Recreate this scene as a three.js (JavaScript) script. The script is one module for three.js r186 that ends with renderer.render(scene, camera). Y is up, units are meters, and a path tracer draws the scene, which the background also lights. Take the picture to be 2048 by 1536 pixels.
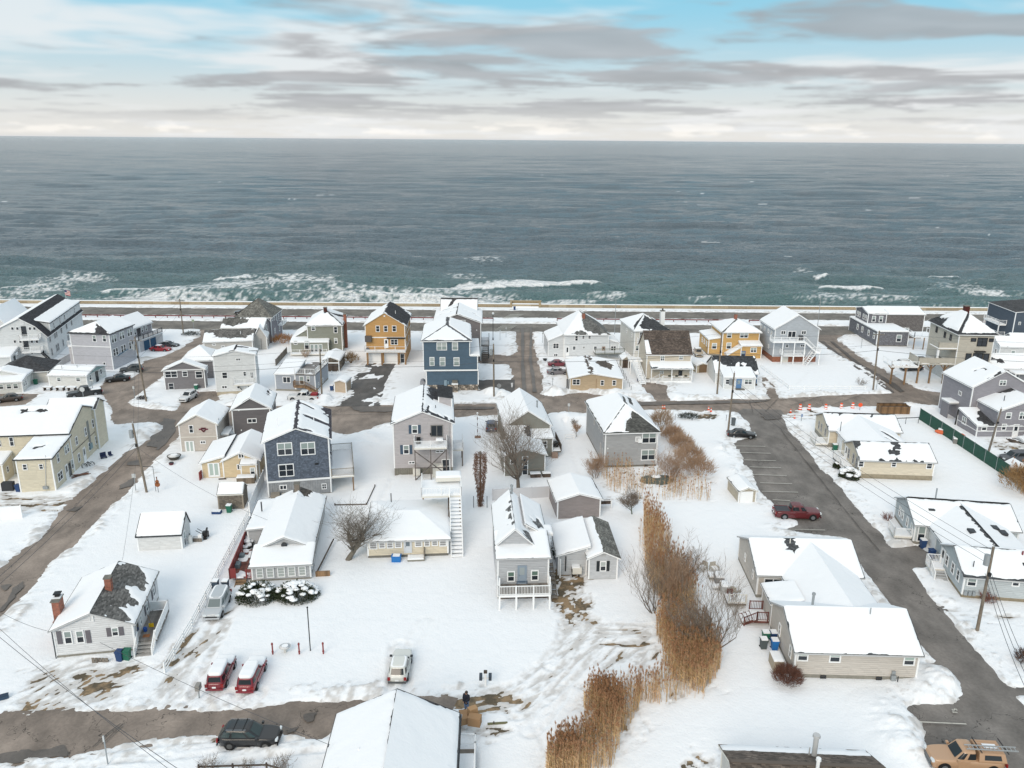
import * as THREE from 'three';
import { mergeGeometries, mergeVertices, toCreasedNormals } from 'three/addons/utils/BufferGeometryUtils.js';
import { MarchingCubes } from 'three/addons/objects/MarchingCubes.js';
// ---------------------------------------------------------------- camera, sky, sun, exposure
const W = 1024, HT = 768, FPX = 1640, CAMH = 45, PITCH = 16.65 * Math.PI / 180, ROLL = 0.46 * Math.PI / 180;
const renderer = new THREE.WebGLRenderer({ antialias: true });
renderer.setSize(W, HT);
renderer.toneMapping = THREE.LinearToneMapping;
renderer.toneMappingExposure = 1.4;
renderer.shadowMap.enabled = true;
const scene = new THREE.Scene();
const camera = new THREE.PerspectiveCamera(2 * Math.atan(768 / FPX) * 180 / Math.PI, W / HT, 1,60000);
camera.position.set(0, CAMH, 0);
camera.rotation.set(-PITCH, 0, ROLL, 'YXZ');
camera.updateMatrixWorld(true);
const sun = new THREE.DirectionalLight(0xffefdb, 1.5);
sun.position.set(-40,70,110); sun.target.position.set(0,0,-120);
sun.position.add(sun.target.position);
sun.shadow.radius = 60; sun.castShadow = true;
sun.shadow.camera.left = -170; sun.shadow.camera.right = 170; sun.shadow.camera.top = 140; sun.shadow.camera.bottom = -140; sun.shadow.camera.far = 400;
scene.add(sun, sun.target);
// ---------------------------------------------------------------- random numbers and noise
let seed = 12345;
const rnd = (a = 1, b) => { seed = (seed * 1664525 + 1013904223) >>> 0; const r = seed / 4294967296; return b === undefined ? r * a : a + r * (b - a); };
const pick = (l) => l[Math.floor(rnd(l.length))];
function hash2(x, y) { let h = (x * 374761393 + y * 668265263) | 0; h = Math.imul(h ^ (h >>> 13), 1274126177); return ((h ^ (h >>> 16)) >>> 0) / 4294967295; }
function vnoise(x, y) {
const xi = Math.floor(x), yi = Math.floor(y), fx = x - xi, fy = y - yi, u = fx * fx * (3 - 2 * fx), v = fy * fy * (3 - 2 * fy);
const a = hash2(xi, yi), b = hash2(xi + 1, yi), c = hash2(xi, yi + 1), d = hash2(xi + 1, yi + 1);
return (a + (b - a) * u + (c - a) * v + (a - b - c + d) * u * v) * 2 - 1;
}
function fbm(x, y, o = 4) { let s = 0, a = 1, n = 0; for (let i = 0; i < o; i++) { s += a * vnoise(x, y); n += a; a *= 0.5; const t = x * 1.92 - y * 0.63 + 17.3; y = x * 0.63 + y * 1.92 - 9.1; x = t; } return s / n; }
const clamp = (x, a = 0, b = 1) => x < a ? a : x > b ? b : x;
const sstep = (a, b, x) => { const t = clamp((x - a) / (b - a)); return t * t * (3 - 2 * t); };
const lerp = (a, b, t) => a + (b - a) * t;
const V = (x, y, z) => new THREE.Vector3(x, y, z);
// a sight line of the photograph (2048 x 1536 pixels) in the world, used to measure places and sizes
function ray(px, py) { return V((px - 1024) / FPX, -(py - 768) / FPX, -1).applyEuler(camera.rotation); }
function P(px, py, y = 0) { const d = ray(px, py), t = (y - CAMH) / d.y; return V(d.x * t, y, d.z * t); }
function hAt(bx, by, ty) { const g = P(bx, by), d = ray(bx, ty), k = Math.hypot(g.x, g.z) / Math.hypot(d.x, d.z); return CAMH + d.y * k; }
// ---------------------------------------------------------------- mesh collecting
const bx = (...a) => new MB().box(...a);
class MB {
constructor() { this.p = []; this.uv = []; this.n = []; this.c = null; }
tri(a, b, c, nn) {
const ux = b[0] - a[0], uy = b[1] - a[1], uz = b[2] - a[2], vx = c[0] - a[0], vy = c[1] - a[1], vz = c[2] - a[2];
let nx = uy * vz - uz * vy, ny = uz * vx - ux * vz, nz = ux * vy - uy * vx; const l = Math.hypot(nx, ny, nz) || 1; nx /= l; ny /= l; nz /= l;
let tx, tz; if (Math.abs(ny) > 0.95) { tx = 1; tz = 0; } else { const k = Math.hypot(nx, nz); tx = nz / k; tz = -nx / k; }
const bx = ny * tz, by = nz * tx - nx * tz, bz = -ny * tx;
let i = 0;
for (const q of [a, b, c]) {
this.p.push(q[0], q[1], q[2]);
this.uv.push(q[0] * tx + q[2] * tz, q[0] * bx + q[1] * by + q[2] * bz);
if (nn) this.n.push(...nn[i]); else this.n.push(nx, ny, nz);
i++;
}
return this;
}
quad(a, b, c, d) { this.tri(a, b, c); return this.tri(a, c, d); }
poly(l) { for (let i = 1; i < l.length - 1; i++) this.tri(l[0], l[i], l[i + 1]); return this; }
box(x0, x1, y0, y1, z0, z1) {
const A = [x0, y0, z1], B = [x1, y0, z1], C = [x1, y1, z1], D = [x0, y1, z1], E = [x0, y0, z0], F = [x1, y0, z0], G = [x1, y1, z0], H = [x0, y1, z0];
return this.quad(A, B, C, D).quad(F, E, H, G).quad(E, A, D, H).quad(B, F, G, C).quad(D, C, G, H).quad(E, F, B, A);
}
beam(p, q, w, h = w) { // square bar between two points, h vertical
const d = V(q[0] - p[0], q[1] - p[1], q[2] - p[2]), L = d.length(); if (L < 1e-6) return this; d.normalize();
const up = Math.abs(d.y) > 0.98 ? V(0,0,1) : V(0,1,0), s = d.clone().cross(up).normalize().multiplyScalar(w / 2), t = s.clone().cross(d).normalize().multiplyScalar(h / 2);
const k = (o, a, b) => [o[0] + s.x * a + t.x * b, o[1] + s.y * a + t.y * b, o[2] + s.z * a + t.z * b];
const a = k(p, -1,-1), b = k(p, 1,-1), c = k(p, 1,1), e = k(p, -1,1), A = k(q, -1,-1), B = k(q, 1,-1), C = k(q, 1,1), E = k(q, -1,1);
return this.quad(b, a, e, c).quad(A, B, C, E).quad(a, A, E, e).quad(B, b, c, C).quad(e, E, C, c).quad(a, b, B, A);
}
cyl(p, q, r0, r1 = r0, seg = 6, caps = true) {
const d = V(q[0] - p[0], q[1] - p[1], q[2] - p[2]).normalize(), up = Math.abs(d.y) > 0.9 ? V(1,0,0) : V(0,1,0), s = d.clone().cross(up).normalize(), t = s.clone().cross(d);
const ring = (o, r, i) => { const a = i / seg * 2 * Math.PI, c = Math.cos(a) * r, n = Math.sin(a) * r; return [o[0] + s.x * c + t.x * n, o[1] + s.y * c + t.y * n, o[2] + s.z * c + t.z * n]; };
const nr = (i) => { const a = i / seg * 2 * Math.PI, c = Math.cos(a), n = Math.sin(a); return [s.x * c + t.x * n, s.y * c + t.y * n, s.z * c + t.z * n]; };
for (let i = 0; i < seg; i++) {
const a = ring(p, r0, i), b = ring(p, r0, i + 1), c = ring(q, r1, i + 1), e = ring(q, r1, i), n0 = nr(i), n1 = nr(i + 1);
this.tri(b, a, e, [n1, n0, n0]); if (r1 > 1e-4) this.tri(b, e, c, [n1, n0, n1]);
if (caps) { if (r1 > 1e-4) this.tri(e, q, c); if (r0 > 1e-4) this.tri(a, b, p); }
}
return this;
}
geo() {
const g = new THREE.BufferGeometry();
g.setAttribute('position', new THREE.Float32BufferAttribute(this.p, 3));
g.setAttribute('normal', new THREE.Float32BufferAttribute(this.n, 3));
g.setAttribute('uv', new THREE.Float32BufferAttribute(this.uv, 2));
return g;
}
get empty() { return !this.p.length; }
}
// ---------------------------------------------------------------- naming
const used = {};
function numbered(n) { const k = used[n] = (used[n] ?? -1) + 1; return k ? n + '_' + String(k).padStart(3, '0') : n; }
function tag(o, label, category, group) { o.userData.label = label; o.userData.category = category; if (group) o.userData.group = group; return o; }
function thing(name, label, category, pos = [0,0,0], turn = 0, group) {
const o = new THREE.Group(); o.name = numbered(name); scene.add(o);
if (pos.isVector3) o.position.copy(pos); else o.position.set(...pos);
o.rotation.y = turn; tag(o, label, category, group); return o;
}
function part(parent, name, g, m, pos, turn) {
const o = new THREE.Mesh(g.isBufferGeometry ? g : g.geo(), m); o.name = name; parent.add(o);
if (pos) o.position.set(...pos); if (turn) o.rotation.y = turn; return o;
}
function struct(name, g, m) { const o = new THREE.Mesh(g.isBufferGeometry ? g : g.geo(), m); o.name = name; o.userData.kind = 'structure'; scene.add(o); return o; }
function copyOf(src, label, pos, turn) { const c = src.clone(); c.name = numbered(src.name.replace(/_\d{3}$/, '')); scene.add(c); if (pos.isVector3) c.position.copy(pos); else c.position.set(...pos); if (turn !== undefined) c.rotation.y = turn; c.userData = { ...src.userData }; if (label) c.userData.label = label; return c; }
// ---------------------------------------------------------------- materials
function dataTex(n, fn, rep, srgb = true, m = n) {
const d = new Uint8Array(n * m * 4);
for (let j = 0; j < m; j++) for (let i = 0; i < n; i++) { const c = fn(i, j), k = (j * n + i) * 4; if (typeof c === 'number') d[k] = d[k + 1] = d[k + 2] = clamp(c) * 255; else { d[k] = clamp(c[0]) * 255; d[k + 1] = clamp(c[1]) * 255; d[k + 2] = clamp(c[2]) * 255; } d[k + 3] = 255; }
const t = new THREE.DataTexture(d, n, m); t.wrapS = t.wrapT = THREE.RepeatWrapping; t.magFilter = THREE.LinearFilter; t.minFilter = THREE.LinearMipmapLinearFilter; t.generateMipmaps = true;
if (srgb) t.colorSpace = THREE.SRGBColorSpace; t.repeat.set(1 / rep, 1 / rep); t.needsUpdate = true; return t;
}
// noise that closes on itself over n cells
function tnoise(x, y, n, m = n) {
const w = (a) => ((a % n) + n) % n, wy = (a) => ((a % m) + m) % m, xi = Math.floor(x), yi = Math.floor(y), fx = x - xi, fy = y - yi, u = fx * fx * (3 - 2 * fx), v = fy * fy * (3 - 2 * fy);
const a = hash2(w(xi), wy(yi)), b = hash2(w(xi + 1), wy(yi)), c = hash2(w(xi), wy(yi + 1)), d = hash2(w(xi + 1), wy(yi + 1));
return (a + (b - a) * u + (c - a) * v + (a - b - c + d) * u * v) * 2 - 1;
}
const lapBump = dataTex(128, (i, j) => { const f = (j / 128 * 12) % 1; return f < 0.12 ? 0.1 : 0.55 + 0.35 * (1 - f); }, 2.4, false);
const lapMap = dataTex(128, (i, j) => 0.96 + (hash2(Math.floor(j / 128 * 12), Math.floor(i / 128 * 3 + hash2(Math.floor(j / 128 * 12), 7) * 3)) - 0.5) * 0.045 + 0.015 * tnoise(i / 16, j / 4,8,32), 2.4);
const boardBump = dataTex(128, (i) => ((i / 128 * 8) % 1) < 0.14 ? 0.05 : 0.9,2.4, false);
const shakeMap = dataTex(256, (i, j) => { const r = Math.floor(j / 256 * 14), c = Math.floor(i / 256 * 12 + (r % 2) * 0.5 + hash2(r, 3) * 0.4) % 12; return 0.8 + (hash2(c, r) - 0.5) * 0.22; }, 2.4);
const shakeBump = dataTex(256, (i, j) => { const fr = (j / 256 * 14) % 1, r = Math.floor(j / 256 * 14), fc = (i / 256 * 12 + (r % 2) * 0.5 + hash2(r, 3) * 0.4) % 1; return fr < 0.15 || fc < 0.1 ? 0.1 : 0.9 - fr * 0.4; }, 2.4, false);
const shingleMap = dataTex(512, (i, j) => { const r = Math.floor(j / 512 * 36), c = Math.floor(i / 512 * 18 + (r % 2) * 0.5 + hash2(r, 5) * 0.3) % 18, t = hash2(c, r); return 0.72 + (t - 0.5) * 0.34 + 0.08 * tnoise(i / 64, j / 64,8) + (hash2(i, j) - 0.5) * 0.14; }, 5);
const shingleBump = dataTex(512, (i, j) => { const fr = (j / 512 * 36) % 1; return fr < 0.2 ? 0.1 : 0.85 + (hash2(i, j) - 0.5) * 0.2; }, 5, false);
const snowBump = dataTex(256, (i, j) => 0.5 + 0.25 * tnoise(i / 32, j / 32,8) + 0.15 * tnoise(i / 8, j / 8,32) + 0.1 * tnoise(i / 2, j / 2,128), 5, false);
const grainMap = dataTex(256, (i, j) => 0.86 + (hash2(i, j) - 0.5) * 0.12 + 0.05 * tnoise(i / 16, j / 16,16) + 0.05 * tnoise(i / 64, j / 64,4), 3);
const asphaltMap = dataTex(1024, (i, j) => { const n = 0.085 * tnoise(i / 128, j / 128,8) + 0.065 * tnoise(i / 32, j / 64,32,16) + 0.04 * tnoise(i / 8, j / 8,128); const cr = Math.abs(tnoise(i / 170.67 + 3, j / 170.67,6) + 0.35 * tnoise(i / 32, j / 32,32) + 0.12 * tnoise(i / 8, j / 8,128)); return 0.84 + n + (hash2(i, j) - 0.5) * 0.1 - (cr < 0.014 ? 0.3 : 0); }, 22);
const woodMap = dataTex(128, (i, j) => { const b = Math.floor(i / 16); return 0.8 + (hash2(b, 1) - 0.5) * 0.25 + 0.06 * tnoise(i / 2, j / 32,4) - ((i % 16) < 1 ? 0.25 : 0); }, 1.12);
const stoneMap = dataTex(256, (i, j) => { let best = 9, sec = 9, id = 0; const x = i / 256 * 10, y = j / 256 * 10; for (let a = -1; a < 2; a++) for (let b = -1; b < 2; b++) { const X = Math.floor(x) + a, Y = Math.floor(y) + b, wx = ((X % 10) + 10) % 10, wy = ((Y % 10) + 10) % 10, d = Math.hypot(X + hash2(wx, wy) - x, (Y + hash2(wy + 40, wx) - y) * 1.3); if (d < best) { sec = best; best = d; id = hash2(wx + 9, wy + 5); } else if (d < sec) sec = d; } return sec - best < 0.12 ? [0.32,0.31,0.3] : [0.42 + id * 0.4,0.4 + id * 0.38,0.38 + id * 0.36]; }, 4);
const brickMap = dataTex(128, (i, j) => { const r = Math.floor(j / 128 * 16), fr = (j / 128 * 16) % 1, x = i / 128 * 6 + (r % 2) * 0.5, fc = x % 1, t = hash2(Math.floor(x) % 6, r); return fr < 0.16 || fc < 0.08 ? [0.72,0.68,0.64] : [0.62 + t * 0.2,0.36 + t * 0.12,0.28 + t * 0.1]; }, 1.2);
const lin = (h) => new THREE.Color(h);
const cache = {};
function mat(hex, o = {}) { const k = hex + JSON.stringify(o); return cache[k] ??= new THREE.MeshStandardMaterial({ color: lin(hex), roughness: 0.8, ...o }); }
function siding(hex, kind = 'lap') {
return cache['s' + hex + kind] ??= new THREE.MeshStandardMaterial({ color: lin(hex), roughness: 0.7, map: kind === 'shake' ? shakeMap : kind === 'board' ? grainMap : lapMap, bumpMap: kind === 'shake' ? shakeBump : kind === 'board' ? boardBump : lapBump, bumpScale: 0.045 });
}
function shingle(hex) { return cache['r' + hex] ??= new THREE.MeshStandardMaterial({ color: lin(hex), roughness: 0.9, map: shingleMap, bumpMap: shingleBump, bumpScale: 0.012 }); }
const M = {
snow: new THREE.MeshStandardMaterial({ color: new THREE.Color().setRGB(0.86,0.875,0.9), roughness: 0.95, bumpMap: snowBump, bumpScale: 0.025 }),
white: mat('#ecedee', { roughness: 0.55 }), offwhite: mat('#d8d5cd', { roughness: 0.6 }), trimGrey: mat('#b9babb', { roughness: 0.6 }),
glass: new THREE.MeshStandardMaterial({ color: lin('#2b3138'), roughness: 0.12, metalness: 0.0 }),
blind: new THREE.MeshStandardMaterial({ color: lin('#8c9896'), roughness: 0.3 }),
curtain: new THREE.MeshStandardMaterial({ color: lin('#a9b0ae'), roughness: 0.4 }),
black: mat('#17181a', { roughness: 0.5 }), rubber: mat('#1b1b1c', { roughness: 0.9 }), dark: mat('#34363a'), metal: mat('#8d9196', { roughness: 0.4, metalness: 0.6 }), galv: mat('#9ba0a3', { roughness: 0.5, metalness: 0.3 }),
concrete: mat('#a09c92', { map: grainMap }), concreteDark: mat('#85827a', { map: grainMap }),
wood: mat('#a58463', { map: woodMap }), woodGrey: mat('#8b8278', { map: woodMap }), woodDark: mat('#5f5147', { map: woodMap }), pole: mat('#8f8375', { map: grainMap }),
redwood: mat('#7d4a42', { map: woodMap }), redrail: mat('#8a3b3a', { roughness: 0.6 }),
brick: new THREE.MeshStandardMaterial({ color: lin('#cdbdb6'), roughness: 0.9, map: brickMap, bumpMap: brickMap, bumpScale: 0.01 }),
stone: new THREE.MeshStandardMaterial({ color: lin('#e8e4de'), roughness: 0.9, map: stoneMap, bumpMap: stoneMap, bumpScale: 0.03 }),
binBlue: mat('#20406e', { roughness: 0.55 }), binGreen: mat('#1d6650', { roughness: 0.55 }), blue: mat('#1f6fb5', { roughness: 0.5 }),
orange: mat('#e2552a', { roughness: 0.6 }), wire: mat('#4c4f54'),
};
// ---------------------------------------------------------------- sky
{
const SW = 4096, SH = 2048, d = new Float32Array(SW * SH * 4);
const col = (el, az, fine) => {
const dy = Math.max(Math.sin(el), 0.0), c = Math.cos(el), k = 1 / (dy + 0.035), x = Math.sin(az) * c * k, z = Math.cos(az) * c * k, o = fine ? 6 : 4;
const e = el * 57.3, t = sstep(0,9, e), zen = sstep(9,60, e);
const wx = x + 0.9 * fbm(x * 0.35, z * 0.35 + 8,4), wz = z + 0.9 * fbm(x * 0.35 + 20, z * 0.35,4);
let r = lerp(lerp(0.58,0.21, t), 0.38, zen), g = lerp(lerp(0.57,0.46, t), 0.47, zen), b = lerp(lerp(0.545,0.59, t), 0.55, zen);
// thin white sheets
const w = sstep(-0.2,0.36, fbm(wx * 0.5 + 3, wz * 0.34, o) + 0.3 * fbm(wx * 1.9, wz * 2.6 + 9,3) + lerp(-0.02,0.3, zen)), wm = w * lerp(0.78,0.94, zen);
r = lerp(r, 0.62, wm); g = lerp(g, 0.63, wm); b = lerp(b, 0.635, wm);
// grey banks
const n = fbm(wx * 0.55 + 61.5, wz * 0.7 + 11, o) + 0.26 * fbm(wx * 2.4 + 5, wz * 3.4,4), q = sstep(-0.05,0.34, n + 0.03) * sstep(0.2,2.6, e), gq = q * 0.8;
const s = 0.9 + 0.22 * fbm(wx * 1.6, wz * 1.6 + 4,3);
r = lerp(r, 0.33 * s, gq); g = lerp(g, 0.335 * s, gq); b = lerp(b, 0.35 * s, gq);
// small heaps low over the sea
if (e < 1.6) { const h = sstep(0.25,0.6, fbm(az * 26, e * 2.4 + 5,4) + 0.28 * sstep(0.1,0.4, fbm(az * 5 + 3,1,2))) * sstep(0.05,0.3, e) * sstep(1.5,0.6, e); r = lerp(r, 0.9, h * 0.35); g = lerp(g, 0.85, h * 0.35); b = lerp(b, 0.78, h * 0.35); }
const up = 1 + 0.12 * zen;
return [r * up, g * up, b * up];
};
// rows run from the nadir up; the column of az (0 towards the sea, -z)
const put = (i, j, c) => { const k = (j * SW + i) * 4; d[k] = c[0]; d[k + 1] = c[1]; d[k + 2] = c[2]; d[k + 3] = 1; };
for (let j = SH / 2; j < SH; j++) {
const el = ((j + 0.5) / SH - 0.5) * Math.PI, fine = el < 0.3, step = fine ? 1 : 8;
if (!fine && j % 4) { d.copyWithin(j * SW * 4, (j - 1) * SW * 4, j * SW * 4); continue; }
for (let i = 0; i < SW; i += step) {
const a = (i + step / 2) / SW * 2 * Math.PI - Math.PI, az = Math.atan2(Math.cos(a), -Math.sin(a)); // x = cos a, z = sin a
const inView = Math.abs(az) < 0.8;
if (fine && !inView) { if (i % 4 === 0) { const c = col(el, az, true); for (let q = 0; q < 4; q++) put(i + q, j, c); } continue; }
const c = col(el, az, fine); for (let q = 0; q < step; q++) put(i + q, j, c);
}
}
for (let j = 0; j < SH / 2; j++) for (let i = 0; i < SW; i++) put(i, j, [0.55,0.55,0.56]);
const t = new THREE.DataTexture(d, SW, SH, THREE.RGBAFormat, THREE.FloatType);
t.mapping = THREE.EquirectangularReflectionMapping; t.magFilter = THREE.LinearFilter; t.colorSpace = THREE.LinearSRGBColorSpace; t.needsUpdate = true;
scene.background = t; scene.environment = t;
}
// ---------------------------------------------------------------- ground, streets, snow
const ROADS = []; // outlines on the ground, x and z in metres
function road(name, hex, px, o = {}) {
const pts = px.map(([x, y]) => { const g = P(x, y); return [g.x, g.z]; });
const xs = pts.map((p) => p[0]), zs = pts.map((p) => p[1]);
ROADS.push({ pts, x0: Math.min(...xs), x1: Math.max(...xs), z0: Math.min(...zs), z1: Math.max(...zs), berm: 0.3, edge: 0.35, ...o });
const k = ROADS.length, grow = o.grow ?? 0.7;
// the pavement goes on under the snow's edge
const cx = xs.reduce((a, b) => a + b) / xs.length, cz = zs.reduce((a, b) => a + b) / zs.length;
const out = pts.map(([x, z], i) => { const a = pts[(i + pts.length - 1) % pts.length], b = pts[(i + 1) % pts.length]; let nx = -(b[1] - a[1]), nz = b[0] - a[0]; const l = Math.hypot(nx, nz) || 1; nx /= l; nz /= l; const s = area(pts) > 0 ? -1 : 1; return [x + nx * grow * s, z + nz * grow * s]; });
const sh = new THREE.Shape(out.map(([x, z]) => new THREE.Vector2(x, -z))), g = new THREE.ShapeGeometry(sh); g.rotateX(-Math.PI / 2); g.translate(0,0.004 * k, 0);
const m = cache['road' + hex] ??= new THREE.MeshStandardMaterial({ color: lin(hex), roughness: 0.85, map: asphaltMap });
if (name) struct(numbered(name), g, m);
}
function area(p) { let s = 0; for (let i = 0; i < p.length; i++) { const a = p[i], b = p[(i + 1) % p.length]; s += a[0] * b[1] - b[0] * a[1]; } return s; }
function sdPoly(r, x, z) {
let d = 1e9, inside = false; const p = r.pts;
for (let i = 0, j = p.length - 1; i < p.length; j = i++) {
const ax = p[j][0], az = p[j][1], bx = p[i][0] - ax, bz = p[i][1] - az, qx = x - ax, qz = z - az, t = clamp((qx * bx + qz * bz) / (bx * bx + bz * bz || 1)), ex = qx - bx * t, ez = qz - bz * t;
d = Math.min(d, ex * ex + ez * ez);
if ((p[i][1] > z) !== (az > z) && x < (ax - p[i][0]) * (z - p[i][1]) / (az - p[i][1]) + p[i][0]) inside = !inside;
}
return inside ? -Math.sqrt(d) : Math.sqrt(d);
}
const soilMap = dataTex(512, (i, j) => { const a = tnoise(i / 32, j / 32,16), b = tnoise(i / 8, j / 8,64), c = hash2(i, j), g = clamp(0.5 + a * 0.9 + b * 0.4); return [lerp(0.42,0.64, g) - c * 0.14, lerp(0.38,0.55, g) - c * 0.13, lerp(0.31,0.43, g) - c * 0.1]; }, 12);
const SOIL = new THREE.MeshStandardMaterial({ color: 0xffffff, map: soilMap, roughness: 0.95 });
{ const g = new THREE.PlaneGeometry(1400,700); g.rotateX(-Math.PI / 2); g.translate(0,-0.03,122); const uv = g.attributes.uv; for (let i = 0; i < uv.count; i++) uv.setXY(i, uv.getX(i) * 1400, uv.getY(i) * 700); struct('ground', g, SOIL); }
const BROWN = '#a3958a', GREY = '#8b8580', DARK = '#6b6866';
road('left_street', BROWN, [[-160,1365],[0,1238],[51,1184],[102,1125],[156,1080],[201,1034],[264,971],[307,921],[357,874],[370,845],[330,835],[316,856],[283,890],[256,905],[213,940],[164,981],[131,1014],[78,1080],[0,1135],[-160,1240]], { berm: 0.25 });
road('middle_street', BROWN, [[225,815],[262,812],[300,818],[345,822],[460,812],[700,812],[860,809],[1000,807],[1040,790],[1090,785],[1205,787],[1250,796],[1290,803],[1480,799],[1560,797],[1660,791],[1790,787],[1840,781],[1900,787],[2048,781],[2300,774],[2300,796],[2048,803],[1900,814],[1815,806],[1750,812],[1600,815],[1562,832],[1500,846],[1472,824],[1330,818],[1170,828],[1100,829],[990,831],[900,834],[770,848],[700,868],[640,862],[500,858],[370,850],[330,862],[305,843],[240,850],[228,845]], { berm: 0.4 });
road('side_street', BROWN, [[1022,796],[1026,758],[1020,730],[961,728],[959,706],[1019,712],[1034,703],[1032,678],[1036,648],[1066,648],[1065,676],[1073,711],[1085,758],[1088,795]], { berm: 0.25 });
road('right_street', GREY, [[1490,820],[1560,822],[1563,832],[1577,862],[1606,891],[1638,936],[1664,957],[1700,1003],[1729,1037],[1754,1061],[1784,1096],[1835,1092],[1868,1115],[1846,1134],[1817,1135],[1860,1198],[1897,1236],[1915,1259],[1956,1310],[1995,1357],[2020,1378],[2090,1378],[2090,1390],[2026,1390],[2048,1424],[2130,1540],[2200,1640],[1960,1680],[1880,1560],[1843,1486],[1822,1440],[1811,1414],[1835,1407],[1890,1400],[1921,1384],[1905,1356],[1880,1334],[1850,1330],[1850,1326],[1876,1326],[1835,1280],[1776,1202],[1717,1120],[1702,1078],[1640,1068],[1571,1060],[1600,1052],[1600,1042],[1560,1030],[1546,1006],[1523,985],[1503,949],[1484,917],[1466,887],[1511,872],[1503,862],[1499,846],[1478,828]], { berm: 0.2, edge: 0.22 });
road('bottom_street', BROWN, [[-120,1440],[0,1434],[82,1433],[144,1425],[236,1422],[338,1421],[420,1425],[503,1418],[605,1410],[737,1400],[860,1395],[900,1400],[880,1450],[663,1468],[636,1474],[565,1468],[420,1469],[267,1486],[185,1498],[135,1511],[0,1521],[-120,1530]], { berm: 0.2 });
road('cross_street', BROWN, [[1634,656],[1740,656],[1690,668],[1673,680],[1729,721],[1784,750],[1833,778],[1890,790],[1800,795],[1786,785],[1749,744],[1679,711],[1636,682]], { berm: 0.2 });
road('upper_left_street', BROWN, [[228,822],[207,790],[203,774],[216,762],[262,757],[281,745],[288,722],[330,712],[369,694],[400,672],[402,652],[425,652],[412,680],[390,703],[322,756],[256,803],[268,818]], { berm: 0.25 });
road('asphalt_driveway', DARK, [[733,728],[792,728],[776,748],[753,812],[680,812],[700,775]], { berm: 0, patchy: 0.25 });
road('asphalt_driveway', DARK, [[957,761],[1024,761],[1024,785],[957,780]], { berm: 0 });
road('asphalt_driveway', BROWN, [[1276,763],[1333,771],[1331,778],[1343,802],[1306,800],[1290,775]], { berm: 0.2 });
road('asphalt_driveway', BROWN, [[-60,792],[0,789],[78,788],[48,810],[0,814],[-60,814]], { berm: 0 });
road('asphalt_driveway', BROWN, [[350,824],[372,798],[400,784],[434,783],[436,800],[394,824]], { berm: 0.1 });
road('asphalt_driveway', BROWN, [[1524,756],[1530,755],[1548,776],[1560,800],[1540,800],[1532,776]], { berm: 0, patchy: 0.3 });
// the boulevard along the sea wall
for (const [n, za, zb] of [['boulevard', -220,-211],['boulevard', -203.6,-194.6]]) {
const k = ROADS.length + 1; ROADS.push({ pts: [[-260, za],[260, za],[260, zb],[-260, zb]], x0: -260, x1: 260, z0: za, z1: zb, berm: 0.2, edge: 0.4 });
const g = new MB(); for (let x = -260; x < 260; x += 20) g.quad([x, 0.004 * k, zb + 0.6],[x + 20,0.004 * k, zb + 0.6],[x + 20,0.004 * k, za - 0.6],[x, 0.004 * k, za - 0.6]);
struct(numbered(n), g, cache['roadblvd'] ??= new THREE.MeshStandardMaterial({ color: lin('#8a847d'), roughness: 0.85, map: asphaltMap }));
}
// wet and worn patches and painted marks, thin sheets lying on the streets
const MARKS = [];
function flat(px, y = 0.08) { const pts = px.map(([x, z]) => P(x, z, y)), s = new THREE.Shape(pts.map((p) => new THREE.Vector2(p.x, -p.z))), g = new THREE.ShapeGeometry(s); g.rotateX(-Math.PI / 2); g.translate(0, y, 0); return g; }
function blot(px, n, ragged) { // an uneven patch round an outline
const pts = px.map(([x, y]) => P(x, y)), out = [], L = pts.length;
for (let i = 0; i < L; i++) for (let k = 0; k < n; k++) { const a = pts[i], b = pts[(i + 1) % L], t = k / n, x = lerp(a.x, b.x, t), z = lerp(a.z, b.z, t); out.push([x + ragged * fbm(x * 1.3, z * 1.3,3), z + ragged * fbm(x * 1.3 + 50, z * 1.3,3)]); }
const s = new THREE.Shape(out.map(([x, z]) => new THREE.Vector2(x, -z))), g = new THREE.ShapeGeometry(s); g.rotateX(-Math.PI / 2); return g;
}
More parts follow.
